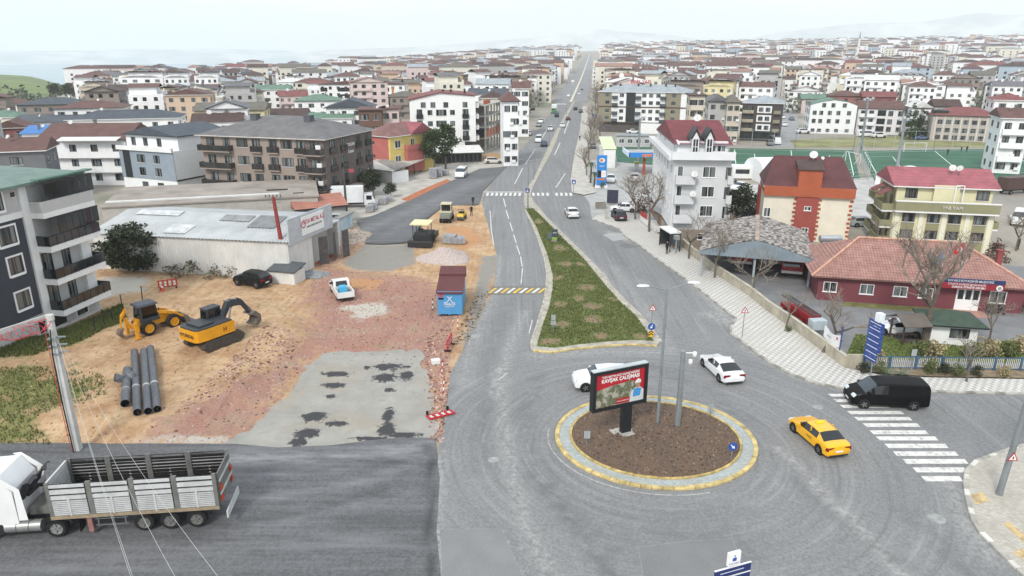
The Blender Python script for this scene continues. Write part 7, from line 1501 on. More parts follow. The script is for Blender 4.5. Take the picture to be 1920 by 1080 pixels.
p=G(537,521);t=thing('utility_pole','rust-red upper and grey lower utility pole before the workshop sign','pole',p);MB().cyl((0,0,0),(-.1,0,3.2),.3,.26,8).build('concrete_base',CONC,t);MB().cyl((-.1,0,3.2),(-.55,0,9.6),.27,.2,8).build('post',M('#8d3a36',0.7,0.15,2),t)
for z_,w_x in((9.6,1.0),(9.0,.7),(8.4,.5)):MB().box(-.55-w_x,-.55+w_x,-.08,.08,z_-.1,z_).build('crossarm',GALV,t);
for i in range(5):MB().cyl((-1.4+i*.42,0,9.6),(-1.4+i*.42,0,9.85),.06).build('insulator',M('#5a4a40',0.4),t)
p=G(650,400);pole_thing('utility_pole','dark grey utility pole in front of the white box lorry','pole',p,7.5,.22,.16,M('#4c4a48',0.8));
t=thing('shop_sign','small red and white hanging sign beside the brown block','sign',G(653,385)+Vector((.5,0,0)));MB().box(-.05,.05,-.05,.05,0,6.3).build('post',FR_D,t);MB().box(0,.9,-.1,.1,5.7,6.3).build('sign_face',M('#a5484e',0.6),t)
wl=thing('yard_wall','low weathered concrete wall along the paved walk','wall',(0,0,0));WP=GL([(1280,464),(1297,480),(1336,511),(1405,557),(1440,586),(1478,612),(1541,659),(1584,692)],0.0)
WM=M('#b3ab99',0.95,0.2,0.9,bmp=0.3,streak=0.5)
for a,b in zip(WP[:-1],WP[1:]):
 d=(b-a);hd=head(a,b);T_=Matrix.Translation(a)@Matrix.Rotation(hd,4,'Z');MB().box(0,d.length,-.1,.1,0,1.15,0,T_).build('wall_panel',WM,wl);MB().box(0,d.length,-.15,.15,1.15,1.22,0,T_).build('coping',M('#c2bba9',0.95,0.2,1),wl)
a=G(1584,692);MB().box(-.15,2.3,-.12,.12,0,1.3,0,Matrix.Translation(a+Vector((.2,.05,0)))@Matrix.Rotation(.0,4,'Z')).build('corner_pier',WM,wl)
bn=thing('banner','white printed banner sagging on the wall corner','banner',G(1545,660)+Vector((0,.2,1.2)),head(G(1545,660),G(1585,690)))
bq=MB();bq.loft([[(2.6*i/8,-.18+.05*math.sin(i),.25+k*1.1-.35*math.sin(math.pi*i/8))for i in range(9)]for k in(0,1)],close=False,cap=False);bq.build('cloth',M('#dcdcda',0.8,0.05),bn);MB().box(2.6,2.68,-.22,-.14,-1.1,2.2).build('blue_pole',M('#39508a',0.6),bn);MB().box(.5,1.9,-.21,-.2,.55,.6).build('lettering',M('#8b8b92',0.7),bn);MB().box(2.0,2.2,-.22,-.2,.75,.95).build('emblem',SRED,bn)
fn=thing('railing_fence','blue post fence with thin white bars along the planted verge','fence',(0,0,0));fa_,fb_=G(1618,692,.1),G(2010,697,.1);L=(fb_-fa_).length;hd=head(fa_,fb_);FT=Matrix.Translation(fa_)@Matrix.Rotation(hd,4,'Z');BLP=M('#41607c',0.6,0.15,2)
for z_ in(.15,1.1):MB().box(0,L,-.03,.03,z_,z_+.07,0,FT).build('rail',BLP,fn)
pm=MB().box(-.09,.09,-.06,.06,0,1.25).mesh('post',BLP);sm=MB().box(-.02,.02,-.012,.012,.22,1.1).mesh('slat',M('#d5d5cf',0.6,0.1,3));n=int(L/1.9)
for i in range(n+1):q=FT@Vector((L*i/n,0,0));obj('post',pm,fn,q,hd)
for i in range(int(L/.15)):
 if i*.15%1.9>.1:obj('slat',sm,fn,FT@Vector((i*.15,0,0)),hd)
def mesh_fence(label,pts,hh,n):
 f_=thing('pitch_fence',label,'fence',(0,0,0));FPm=M('#a9b0b0',0.5,0.05)
 for a,b in zip(pts[:-1],pts[1:]):
  L=(b-a).length;k=max(1,int(L/5));hd=head(a,b)
  for i in range(k+1):q=a.lerp(b,i/k);MB().cyl((q.x,q.y,0),(q.x,q.y,hh),.06,n=6).build('post',FPm,f_)
  T_=Matrix.Translation(a)@Matrix.Rotation(hd,4,'Z')
  for z_ in(.1,hh/2,hh):MB().box(0,L,-.025,.025,z_-.03,z_+.03,0,T_).build('rail',FPm,f_)
 return f_
mesh_fence('tall thin steel fence along the far side of the pitches',GL([(1368,277),(1490,279),(1600,281),(1750,281),(1885,278)]),5.0,8);mesh_fence('steel fence dividing the two pitches',GL([(1604,283),(1612,300),(1628,338)]),4.0,4);mesh_fence('low steel fence behind the orange house',GL([(1480,343),(1600,338),(1640,334)]),1.6,4);mesh_fence('steel fence at the right end of the pitch',GL([(1885,279),(1940,300),(2000,340)]),4.0,4)
def goal(p,hd,label):
 g_=thing('football_goal',label,'goal',p,hd)
 for x in(-3,3):MB().cyl((x,0,0),(x,0,2.3),.07).build('post',WHITE,g_);MB().tube([(x,0,2.3),(x,1.4,0)],.04).build('brace',WHITE,g_)
 MB().cyl((-3,0,2.3),(3,0,2.3),.07).build('crossbar',WHITE,g_)
q=at2(.36,.93);goal(Vector(q),.05,'white goal frame at the far side of the dark pitch');q=at1(.97,.5);goal(Vector(q),1.7,'small white goal at the end of the lighter pitch')
tt=thing('price_totem','tall blue fuel price totem with orange and white emblem','sign',G(1127,352),-.08);zt_=zat(291,G(1127,352));OB=M('#2c7fc6',0.45,0.05)
MB().box(-.95,.95,-.25,.25,.5,zt_).build('panel',OB,tt);MB().box(-1.2,1.2,-.6,.6,0,.5).build('plinth',WHITE,tt)
MB().extr([(.55*math.cos(i*.393),zt_-.95+.45*math.sin(i*.393))for i in range(16)],-.28,-.255,'y').build('emblem',WHITE,tt);MB().extr([(-.1+.3*math.cos(i*.393),zt_-.95+.3*math.sin(i*.393))for i in range(16)],-.3,-.281,'y').build('emblem',M('#d9741f',0.5),tt)
MB().box(-.8,-.1,-.28,-.255,2.1,3.4).build('price_display',BLACK,tt);MB().box(-.05,.8,-.28,-.255,2.1,3.4).build('price_list',WHITE,tt);text('opet',.5,WHITE,tt,(0,-.27,4.3));text('42.50\n43.20\n26.10',.24,M('#d0342c',0.5),tt,(.36,-.285,2.75),ext=.002);MB().box(-.75,.75,-.28,-.255,1.55,1.85).build('orange_strip',M('#d9741f',0.5),tt)
cp=thing('fuel_canopy','blue and white filling station canopy with lettering','canopy',G(1205,330),0);MB().box(-3.0,6,0,9,4.2,4.5).build('roof',M('#a9a9a8',0.7),cp);MB().box(-3.2,6.2,-.25,0,4.0,5.0).build('fascia',OB,cp);MB().box(-3.25,-3.0,-.25,9,4.0,5.0).build('fascia',M('#cfe0ee',0.5),cp)
for x in(0.4,5):MB().box(x-.25,x+.25,1,1.5,0,4.2).build('column',M('#a5472f',0.6),cp)
text('opet',1.15,M('#e8843a',0.5),cp,(.6,-.3,4.5),bold=.03,ext=.05)
fp=thing('fuel_pump','white fuel pump between canopy and green court','pump',G(1193,318));MB().box(-.5,.5,-.3,.3,0,1.9).build('cabinet',WHITE,fp);MB().box(-.5,.5,-.32,-.3,1.3,1.8).build('display',M('#c9c04a',0.5),fp)
cwb=Bld('car_wash','white hall with lime and white striped roof at the filling station','building',G(1131,315),G(1153,315),9);cwb.wall(WHITE,0,4.2);
for i in range(12):MB().add([(-.2,9.3*i/12-.2,4.3+.15*i),(cwb.w+.2,9.3*i/12-.2,4.3+.15*i),(cwb.w+.2,9.3*(i+.5)/12-.2,4.3+.15*(i+.5)),(-.2,9.3*(i+.5)/12-.2,4.3+.15*(i+.5))],[(0,1,2,3)]).build('roof_stripe',M('#a8cf3a',0.5,0.05),cwb.root);MB().add([(-.2,9.3*(i+.5)/12-.2,4.3+.15*(i+.5)),(cwb.w+.2,9.3*(i+.5)/12-.2,4.3+.15*(i+.5)),(cwb.w+.2,9.3*(i+1)/12-.2,4.3+.15*(i+1)),(-.2,9.3*(i+1)/12-.2,4.3+.15*(i+1))],[(0,1,2,3)]).build('roof_stripe',WHITE,cwb.root)
so_=Bld('site_office','long grey prefab office row below the olive block','building',G(1155,275),G(1218,276),5);so_.wall(M('#b9bbbb',0.8),0,3.0);so_.roof('flat',3.02,.15,M('#8f9496',0.7),.3)
for i in range(4):so_.win('F',1.5+i*so_.w/4,1.0,1.4,1.2,'w')
mb=thing('advert_screen','dark picture board standing on the forecourt','sign',G(1148,384),-.2);MB().box(-.95,.95,-.15,.15,.3,2.6).build('panel',M('#3b3a4e',0.5,0.4,3),mb);MB().box(-.6,.6,-.3,.3,0,.3).build('base',CONC_D,mb)
pl=thing('concrete_planter','square grey concrete planter on the forecourt edge','planter',G(1126,391));MB().frus((-.8,.8,-.5,.5),(-.9,.9,-.6,.6),0,1.0).build('tub',CONC_D,pl);MB().box(-.75,.75,-.45,.45,.95,1.02).build('soil',M('#6a5a48',1),pl)
br=thing('bollard','short pale concrete post beside the dark hatchback','bollard',G(1137,410,.16));MB().box(-.2,.2,-.2,.2,0,1.1).build('post',CONC,br)
bl2=thing('shop_terrace','white terrace front with red and grey signs at the pale apartment house','terrace',G(1205,420,.16),head(G(1197,413),G(1235,441)));MB().box(-2,5.5,.2,.35,0,.9).box(-2,5.5,.2,3.5,.0,.12).build('terrace_wall',M('#dcdad6',0.8,0.08),bl2);MB().box(-1.5,5,1.5,1.6,2.2,3.0).build('sign_board',M('#b2b3b5',0.5,0.2,3),bl2);MB().box(-1.6,1.2,.12,.18,1.0,1.7).build('red_sign',M('#b9342c',0.5),bl2)
bs_=thing('bus_shelter','bus shelter with white roof and dark side panel on the pavement','bus shelter',G(1253,466,.16),head(G(1235,441),G(1295,480)));MB().box(-1.9,1.9,-.7,.9,2.5,2.68).build('roof',M('#e2e2e0',0.6,0.03),bs_);MB().box(-1.9,-1.8,-.6,.8,.2,2.5).build('side_panel',GLASS_D,bs_);MB().box(-1.7,1.8,.75,.8,.4,2.3).build('back_panel',M('#59636b',0.2),bs_)
for x in(-1.85,1.85):
 for y in(-.55,.8):MB().box(x-.05,x+.05,y-.05,y+.05,0,2.5).build('post',FR_D,bs_)
MB().box(-1.2,1.2,.3,.65,.45,.52).build('bench',M('#7a5a42',0.8),bs_);MB().box(2.2,2.9,-.3,.3,1.9,2.4).cyl((2.5,0,0),(2.5,0,1.9),.1).build('info_stand',M('#8f948f',0.7),bs_)
for c0,c1,dpt,lab in(((1392,330),(1430,345),6,'white arched tent entrance by the lighter pitch'),((1640,345),(1690,352),9,'white arched tent roof behind the cream block')):
 a,b=G(*c0),G(*c1);L=(b-a).length;tn=thing('tent',lab,'tent',a,head(a,b));prf=[(L/2-L/2*math.cos(math.pi*i/12),1.6+L*.3*math.sin(math.pi*i/12))for i in range(13)];MB().extr([(0,0)]+prf+[(L,0)],0,dpt,'y').build('canvas',M('#e4e6e6',0.7,0.04),tn,smooth=True)
vn=thing('site_cabin','white cabin with dark window on the lane behind the apartment house','cabin',G(1389,335),-.1);MB().box(-2,2,-1,3,.2,2.6).build('body',WHITE,vn);MB().box(-1.4,1.4,-1.04,-1,1.2,2.1).build('window',GLASS_D,vn)
kk=thing('kiosk','small dark kiosk with red roof behind the cream block','kiosk',G(1748,345));MB().box(-2.5,2.5,0,3,0,2.6).build('body',M('#3b2a28',0.8),kk);MB().box(-2.8,2.8,-.3,3.3,2.6,2.9).build('roof',R_RED,kk)
def flag(base,top_px,label,col,emblem=True):
 p=G(*base);hh=zat(top_px,p);t=pole_thing('flagpole',label,'flag',p,hh,.06,.04,M('#a9abab',0.5));f_=MB();f_.loft([[(-.05-1.0*i/8*.9,.18*math.sin(i*.9)*i/8,hh-.15-.95*k-.35*(i/8)**1.3)for i in range(9)]for k in(0,1)],close=False,cap=False);f_.build('flag_cloth',M(col,0.8,0.05),t)
 if emblem:MB().lathe([(.16,0),(.26,-.02),(.16,-.03)],12,axis='y').build('emblem',WHITE,t,(-.55,-.08,hh-.85))
flag((1786,578),452,'flagpole with red crescent flag before the fire station','#c0212a');flag((1752,572),472,'flagpole with drooping blue and white flag before the fire station','#7387b8',False)
PIPE=M('#63656a',0.5,0.3,5);PIPI=M('#111111',0.9)
def pipe(c0,c1,r,label,z=None):
 a,b=GD(*c0),GD(*c1);a.z=dz(a.x,a.y)+r;b.z=dz(b.x,b.y)+r;d=(b-a);L=d.length;t=thing('steel_pipe',label,'pipe',a,(0));t.rotation_euler=d.to_track_quat('X','Z').to_euler()
 MB().lathe([(r*.9,0),(r,0),(r,L),(r*.9,L)],20,axis='x').build('pipe_wall',PIPE,t,smooth=True);MB().lathe([(r*.9,L),(r*.9,0)],20,axis='x').build('pipe_bore',PIPI,t);MB().lathe([(r*1.01,L*.35),(r*1.012,L*.355),(r*1.01,L*.37)],20,axis='x').build('weld_band',M('#b5b5b0',0.6),t);return t
pipe((236,764),(240,700),.32,'short black steel pipe left of the three long ones');pipe((259,780),(253,665),.29,'long black steel pipe, left of three');pipe((279,778),(271,663),.29,'long black steel pipe, middle of three');pipe((296,774),(283,658),.29,'long black steel pipe, right of three')
for c,a,lab in(((213,725),.6,'short pipe elbow with rusty mouth on the grass'),((241,716),-.4,'pipe elbow with rusty mouth leaning on the short pipe')):
 p=GD(*c);p.z=dz(p.x,p.y);t=thing('pipe_elbow',lab,'pipe',p,a);t.scale=(.8,)*3;pts=[(.7*math.cos(x),0,.42+.5*math.sin(x))for x in[i*.25 for i in range(6)]]
 MB().loft([[(px_*1.0+.4*math.cos(th)*math.cos(i*.25),.4*math.sin(th),pz_+.4*math.cos(th)*math.sin(i*.25))for th in[k*math.pi/8 for k in range(16)]]for i,(px_,_,pz_)in enumerate(pts)],cap=False).build('bend',PIPE,t,smooth=True);MB().cyl((.7,0,.43),(.7,.001,.41),.38,n=14).build('rusty_mouth',M('#7a3a2f',0.9,0.2,3),t)
def barrier(c,yaw,label,lie=False,sc=1.0):
 p=GD(*c);t=thing('plastic_barrier',label,'barrier',p,yaw)
 if lie:t.rotation_euler=(rad(80),0,yaw)
 b=MB();n=8
 for i in range(n):x=-1.0+2.0*i/n;b.box(x,x+2.0/n,-.05,.05,.95,1.05,0);b.box(x,x+2.0/n,-.05,.05,.2,.3,0)
 for i in range(5):b.box(-1.0+i*.46,-.86+i*.46,-.045,.045,.3,.95,0)
 for i in range(4):
  for j in range(2):b.box(-.8+i*.46,-.6+i*.46,-.03,.03,.38+j*.3,.52+j*.3,1)
 b.build('panel',[REDP,WHITE],t)
 for x in(-.8,.8):MB().box(x-.08,x+.08,-.3,.3,0,.12).build('foot',BLACK,t)
barrier((316,541),.5,'red and white plastic barrier standing on the dirt track');barrier((820,773),.5,'red plastic barrier lying flat at the asphalt edge',True);barrier((843,652),1.45,'red plastic barrier seen end-on beside the old road')
cn_=thing('traffic_cone','small orange traffic cone beside the standing barrier','cone',GD(305,545));MB().lathe([(.02,.75),(.08,.6),(.2,.05),(.3,.04),(.3,0)],12).build('cone',M('#d4553a',0.6),cn_);MB().lathe([(.09,.56),(.135,.38),(.14,.38),(.095,.56)],12).build('stripe',WHITE,cn_)
for c,a,lab in(((828,703),.1,'leaning red and white stake nearest the asphalt seam'),((831,738),.08,'second red and white stake along the rubble edge'),((858,618),.05,'thin red and white stake by the old road edge'),((811,583),.05,'white and black stake left of the blue kiosk')):
 p=GD(*c);t=thing('marker_stake',lab,'stake',p);t.rotation_euler=(0,a,0)
 for i in range(5):MB().box(-.04,.04,-.04,.04,i*.28,i*.28+.28).build('band',REDP if i%2==0 and c[0]!=811 else(WHITE if c[0]!=811 or i%2 else BLACK),t)
bx=MB().box(-.35,.35,-.25,.25,0,.35).build('white_box',M('#dededb',0.7,0.05),None,GD(817,681),.3);tag(bx,'small white box dropped on the rubble edge','box')
pbm=M('#9b9ca0',0.9,0.15,2)
blk={}
for k,(c,w_,h_,lab)in enumerate((((844,455),1.7,1.0,'left block pallet near the gravel heap'),((861,456),1.6,.9,'right block pallet near the gravel heap'),((694,397),1.3,1.0,'block pallet nearest the lorry front'),((702,392),1.1,1.1,'block pallet behind the lorry cab'),((718,383),1.4,1.0,'block pallet by the dark shrub'),((731,377),1.3,.9,'block pallet right of the dark shrub'),((812,334),1.5,2.2,'tall block pallet left in the yard stack'),((823,331),1.4,1.9,'block pallet in the middle of the yard stack'),((835,328),1.5,1.2,'low block pallet at the right of the yard stack'))):
 p=G(*c,.06);t=thing('block_pallet',lab,'pallet',p,RN.uniform(-.2,.2),'pallets of concrete paving blocks');MB().box(-w_/2,w_/2,-w_/2,w_/2,0,.12).build('pallet_base',M('#8a7355',0.9),t)
 for j in range(int(h_/.25)):
  for i in range(3):MB().box(-w_/2+i*w_/3+.015,-w_/2+(i+1)*w_/3-.015,-w_/2+RN.uniform(0,.04),w_/2,.13+j*.25,.36+j*.25).build('block_layer',pbm,t)
def heap(c,rx,ry,h,mat,label,name,cat,seed,n=26):
 p=G(*c,.05);r_=np.random.RandomState(seed);vs=[];fs=[]
 for i in range(n+1):
  for j in range(n+1):
   u,v=(i/n*2-1),(j/n*2-1);d_=math.hypot(u,v)*(1+.12*math.sin(3*math.atan2(v,u)+seed));vs.append((u*rx,v*ry,max(0,(1-d_**.9))*h*(0.9+.25*r_.rand())+(.06*r_.rand()-.02 if d_<.95 else-.3)))
 for i in range(n):
  for j in range(n):a=i*(n+1)+j;fs.append((a,a+n+1,a+n+2,a+1))
 o=MB().add(vs,fs).build(name,mat,None,p);tag(o,label,cat);return o
heap((834,484),3.6,3.6,1.5,M('#bdaea6',0.95,0.3,8,bmp=0.6),'cone of pale pink gravel beside the asphalt paver','gravel_heap','gravel heap',1);heap((657,446),3.2,4.0,1.3,M('#b0a192',0.95,0.4,3,bmp=0.6),'heap of broken brick and concrete by the blue hut','rubble_heap','rubble heap',2);heap((586,516),2.2,1.5,.7,M('#8f9293',0.8,0.35,2),'heap of grey tarpaulin bundles by the workshop door','tarpaulin_heap','heap',3,14);heap((925,296),5.5,4,1.3,M('#a58460',0.95,0.2,2),'mound of brown earth beside the white shop block','earth_heap','earth heap',4,16)
for k,c in enumerate(((233,596),(268,570),(196,610),(178,620),(212,604))):t=thing('fence_stake',('tall dark stake on the grass bank','dark stake beside the concrete apron','dark stake near the apartment plinth','leaning dark stake by the garage','short dark stake on the grass bank')[k],'stake',GD(*c));MB().cyl((0,0,0),(.1*(k%2),0,(2.4,2.0,1.6,1.5,1.2)[k]),.05).build('stake',FR_D,t)
def person_mesh():
 b={'pelvis':(0,0,.95),'waist':(0,0,1.1),'chest':(0,-.01,1.35),'neck':(0,0,1.5),'head0':(0,-.01,1.58),'head1':(0,-.02,1.70)}
 names=list(b);V=[b[k]for k in names];Rd=[(.15,.12),(.14,.11),(.17,.12),(.055,.055),(.08,.09),(.085,.1)];E=[(0,1),(1,2),(2,3),(3,4),(4,5)]
 def chain(root,pts,rs):
  pr_=root
  for p,r in zip(pts,rs):V.append(p);Rd.append((r,r));E.append((pr_,len(V)-1));pr_=len(V)-1
 for s_ in(-1,1):
  chain(2,[(s_*.19,0,1.42),(s_*.25,.02,1.15),(s_*.26,-.06,.92),(s_*.26,-.08,.82)],[.07,.05,.04,.035]);chain(0,[(s_*.1,0,.88),(s_*.11,-.02,.5),(s_*.12,.01,.1),(s_*.13,-.14,.04)],[.095,.065,.05,.045])
 me=bpy.data.meshes.new('person');me.from_pydata(V,E,[]);o=bpy.data.objects.new('tmp',me);C.objects.link(o);md=o.modifiers.new('s','SKIN')
 for i,r in enumerate(Rd):me.skin_vertices[0].data[i].radius=r
 me.skin_vertices[0].data[0].use_root=True;o.modifiers.new('d','SUBSURF').levels=1
 dg=bpy.context.evaluated_depsgraph_get();m2=bpy.data.meshes.new_from_object(o.evaluated_get(dg));bpy.data.objects.remove(o);return m2
PM=person_mesh()
def person(c,hd,top,leg,label,sc=1.0,z=0.05):
 me=PM.copy();me.name='person';me.materials.clear()
 for m_ in(M(top,0.9,0.05),M(leg,0.9,0.05),M('#a87f68',0.7,0.03),M('#231d1a',0.9)):me.materials.append(m_)
 for pl_ in me.polygons:
  zc=sum(me.vertices[i].co.z for i in pl_.vertices)/len(pl_.vertices);yc=sum(me.vertices[i].co.y for i in pl_.vertices)/len(pl_.vertices);xc=abs(sum(me.vertices[i].co.x for i in pl_.vertices)/len(pl_.vertices))
  pl_.material_index=(3 if zc>1.66 or(zc>1.55 and yc>.02)else 2)if zc>1.5 else(2 if xc>.2 and zc<.9 else(0 if zc>.95 else(1 if zc>.09 else 3)));pl_.use_smooth=True
 o=obj('person',me,None,G(*c,z),hd);o.scale=(sc,)*3;return tag(o,label,'person')
person((1250,476),.5,'#1f2430','#1c1d22','person in dark coat waiting in front of the bus shelter',1.0,.17);person((884,405),0,'#1d1d1f','#232325','person in black standing beside the small roller',1.0);person((887,386),.4,'#222224','#26262a','person in dark clothes just behind the other worker',1.0,.12);person((1087,264),0,'#26262a','#222','person walking on the avenue pavement')if False else person((1087,264),0,'#26262a','#222226','person in dark clothes walking on the avenue pavement')
person((1378,352),0,'#2a2c30','#26262a','person in dark clothes on the lane behind the apartment house');person((1576,640),1.0,'#8c3c44','#4c3f46','person in maroon top standing inside the wall corner');person((1908,468),.6,'#3a3a3c','#333336','person in grey on the path at the right edge');person((1776,291),0,'#26292b','#1f1f22','person playing on the dark pitch, left of three');person((1802,284),0,'#303338','#1f1f22','person crouching on the dark pitch, middle of three',.8);person((1812,285),0,'#1d1f22','#1f1f22','person playing on the dark pitch, right of three')
BARK=M('#6b6258',0.95,0.25,4,bmp=0.4);BARKL=M('#8f8577',0.95,0.2,4);TWIG=M('#857b70',0.95,0.1,3)
def bare_tree(seed,h,spread=1.0,depth=5,lean=0.0,r0=None,pollard=False):
 r_=random.Random(seed);tr=MB();tw=MB()
 def grow(p,d,L,r,k):
  segs=3 if k==0 else 2;q=p
  for s_ in range(segs):
   d=(d+Vector((r_.uniform(-.12,.12),r_.uniform(-.12,.12),.04))*(1.0 if k else.5)).normalized();nx_=q+d*(L/segs);ra=r*(1-.35*s_/segs);rb_=r*(1-.35*(s_+1)/segs)
   (tr if k<2 else tw).cyl(q,nx_,ra,rb_,6 if k<2 else 3 if k>3 else 4,k<1)
   q=nx_
   if k>=1 and k<depth and s_<segs-1 and r_.random()<.8:side(q,d,L*.6,rb_*.6,k+1)
  if k<depth:
   n=r_.choice([2,3,3])if k else r_.choice([3,4])
   for _ in range(n):side(q,d,L*r_.uniform(.58,.8),r*.62,k+1)
 def side(q,d,L,r,k):
  a=Vector((r_.uniform(-1,1),r_.uniform(-1,1),r_.uniform(-.2,.6))).normalized();nd_=(d*.75+a*(.72*spread)).normalized();grow(q,nd_,L,max(r,.008),k)
 grow(Vector((0,0,-.1)),Vector((lean,0,1)).normalized(),h*.34,r0 or h*.022,0)
 return tr.mesh('trunk',BARK,True),tw.mesh('crown',TWIG)
BT=[bare_tree(s_,8.0,1.0,5)for s_ in(1,2,3)]+[bare_tree(9,8.0,1.15,5,-.35,.2),bare_tree(12,8.0,1.0,6,0,.22),bare_tree(15,8.0,.8,4)]
def put_tree(k,p,h,label,rz=0.0,group=None,name='bare_tree',z=0.0):
 t=thing(name,label,'tree',(p.x,p.y,z),rz,group);s_=h/8.0;a=obj('trunk',BT[k][0],t);b=obj('crown',BT[k][1],t);t.scale=(s_,)*3;return t
for c,k,h,lab,rz in(((1191,413),0,7.5,'bare tree at the pavement corner by the dark hatchback',.3),((1217,436),1,9.5,'tall bare tree in front of the pale apartment house',1.2),((1291,487),2,7.0,'bare tree beside the bus shelter',2.0),((1339,523),0,6.5,'bare tree on the walk before the shingle canopy',2.8),((1411,559),2,6.5,'bare tree on the walk at the middle of the wall',.9),((1473,617),5,4.5,'thin bare sapling against the wall',.5),((1541,663),3,7.0,'crooked bare tree leaning over the wall corner',2.7),((1733,642),4,10.5,'tall bare tree between gazebo and guard house',1.0),((1854,645),1,5.0,'small pollarded tree right of the guard house',2.2),((1811,719),5,4.2,'thin young street tree behind the black van',1.7),((540,374),0,6.0,'thin bare tree in front of the brown block',.4),((1985,905),4,9.0,'bare tree reaching in from the right frame edge',2.4),((1430,420),2,5,'bare tree behind the shingle canopy ridge',1.1),((1360,470),1,5.5,'bare tree between apartment house and canopy',.2),((1640,470),5,5,'slim bare tree between the orange and cream houses',.2),((1905,470),0,5.5,'bare tree on the waste ground at the right edge',.7)):
 put_tree(k,G(*c),h,lab,rz)
rg3=random.Random(21);NR={True:0,False:0};ORDN='first second third fourth fifth sixth seventh eighth ninth tenth eleventh twelfth thirteenth fourteenth fifteenth sixteenth seventeenth eighteenth'.split()
for i in range(26):
 right=i%3!=0;y=205+i*13+rg3.uniform(-3,3);x=av_axis(y)+(13.5 if right else-14.5)+rg3.uniform(-1,1)
 NR[right]+=1;put_tree(i%3,Vector((x,y,0)),rg3.uniform(6,9),'%s bare street tree from the near end of the %s avenue row'%(ORDN[NR[right]-1],'right' if right else 'left'),rg3.uniform(0,6),'bare street trees lining the avenue')
for i,c in enumerate(((1100,330),(1104,300),(1103,285),(1107,268),(1106,255))):put_tree(i%3,G(*c),6.5+i%2,('bare tree at the filling station entrance','bare tree beside the avenue pavement, second from the station','bare tree beside the avenue pavement, third from the station','bare tree beside the avenue pavement, fourth from the station','bare tree beside the avenue pavement, fifth from the station')[i],i*1.3)
for i in range(10):p=G(1738+(i%5)*9,200-(i//5)*18);put_tree(i%3,p,9,'%s in the %s row of the bare grove left of the brick school'%(('leftmost tree','second tree','middle tree','fourth tree','rightmost tree')[i%5],'back' if i//5 else 'front'),i,'bare trees in the school grove')
def leafmat(name,c1,c2):
 m,nt,bs=new_mat(name);g=nd(nt,'ShaderNodeNewGeometry');nt.links.new(ramp(nt,g.outputs['Random Per Island'],0.1,0.95,srgb(c1),srgb(c2)),bs.inputs['Base Color']);bs.inputs['Roughness'].default_value=0.8;bs.inputs['Specular IOR Level'].default_value=0.2;return m
LF_D=leafmat('dark_evergreen','#1d241a','#4a5138');LF_P=leafmat('pine_needles','#22301e','#55643c');LF_G=leafmat('shrub_leaves','#3a4626','#7d8350');LF_B=leafmat('dry_shrub','#6b5f42','#b5a780');LF_GR=leafmat('grass_blades','#444f28','#838852');LF_R=leafmat('reddish_shrub','#4d3730','#7d6255')
def crown(seed,clumps,leaf,per,mat,flat=.6):
 r_=random.Random(seed);b=MB()
 for(cx,cy,cz,rr,rz_)in clumps:
  for _ in range(int(per*rr*rr)):
   u=Vector((r_.gauss(0,1),r_.gauss(0,1),r_.gauss(0,1))).normalized()*r_.uniform(.55,1.05);p=Vector((cx+u.x*rr,cy+u.y*rr,cz+u.z*rz_));s_=leaf*r_.uniform(.6,1.4)
   a=Vector((r_.uniform(-1,1),r_.uniform(-1,1),r_.uniform(-.5,.5))).normalized();c2=a.cross(Vector((r_.uniform(-1,1),r_.uniform(-1,1),r_.uniform(-1,1)))).normalized()
   b.add([p-a*s_-c2*s_*flat,p+a*s_-c2*s_*flat,p+a*s_*.6+c2*s_*flat,p-a*s_*.6+c2*s_*flat],[(0,1,2,3)])
 return b.mesh('crown',mat)
def blob(seed,n,R,H,z0,rmin,rmax,shape='round'):
 r_=random.Random(seed);out=[]
 for i in range(n):
  t=r_.random();
  if shape=='cone':z=z0+(H-z0)*t;rad_=R*(1-t)*r_.uniform(.5,1)
  else:z=z0+(H-z0)*t;rad_=R*math.sqrt(max(0,1-(2*t-.9)**2))*r_.uniform(.3,.95)
  a=r_.uniform(0,2*math.pi);rr=r_.uniform(rmin,rmax)*(1-.5*t if shape=='cone' else 1);out.append((rad_*math.cos(a),rad_*math.sin(a),z,rr,rr*.75))
 return out
def plant(name,label,cat,p,me_crown,trunk_h=0,trunk_r=.15,sc=1.0,rz=0.0,group=None,mat=BARK,part='trunk'):
 t=thing(name,label,cat,p,rz,group)
 if trunk_h:MB().cyl((0,0,-.1),(.1,.05,trunk_h),trunk_r,trunk_r*.5,8).build(part,mat,t)
 obj('crown',me_crown,t);t.scale=(sc,)*3;return t
bushm=crown(1,blob(1,46,3.5,4.6,.9,.8,1.3)+[(0,0,2.4,2.8,2.2)],.13,150,LF_D)
plant('evergreen_bush','large dark evergreen bush against the white shed','bush',G(258,507),bushm,2.0,.3,sc=1.14)
scrub=crown(4,blob(5,14,2.2,1.2,.2,.4,.7),.1,150,leafmat('dry_scrub','#4c4a3a','#8a8068'));plant('scrub','dry grey scrub along the foot of the shed','scrub',G(360,512),scrub,sc=1.3);plant('scrub','low tangled scrub behind the black car','scrub',G(415,515),scrub,sc=1.1,rz=1)
pinem=crown(2,blob(2,26,2.6,8.5,3.0,.8,1.3),.16,95,LF_P)
plant('pine_tree','dark pine tree left of two by the awning shed','tree',G(815,322),pinem,7,.22,sc=1.05);plant('pine_tree','dark pine tree right of two by the awning shed','tree',G(836,319),pinem,7,.22,sc=1.15,rz=2)
rnd=crown(3,blob(3,26,2.2,4.6,1.6,.7,1.1),.13,110,LF_D);plant('evergreen_tree','round dark evergreen beside the white box lorry','tree',G(700,368),rnd,2.2,.14);plant('evergreen_tree','smaller evergreen next to the block pallets','tree',G(733,370),rnd,2.2,.14,sc=.55,rz=1)
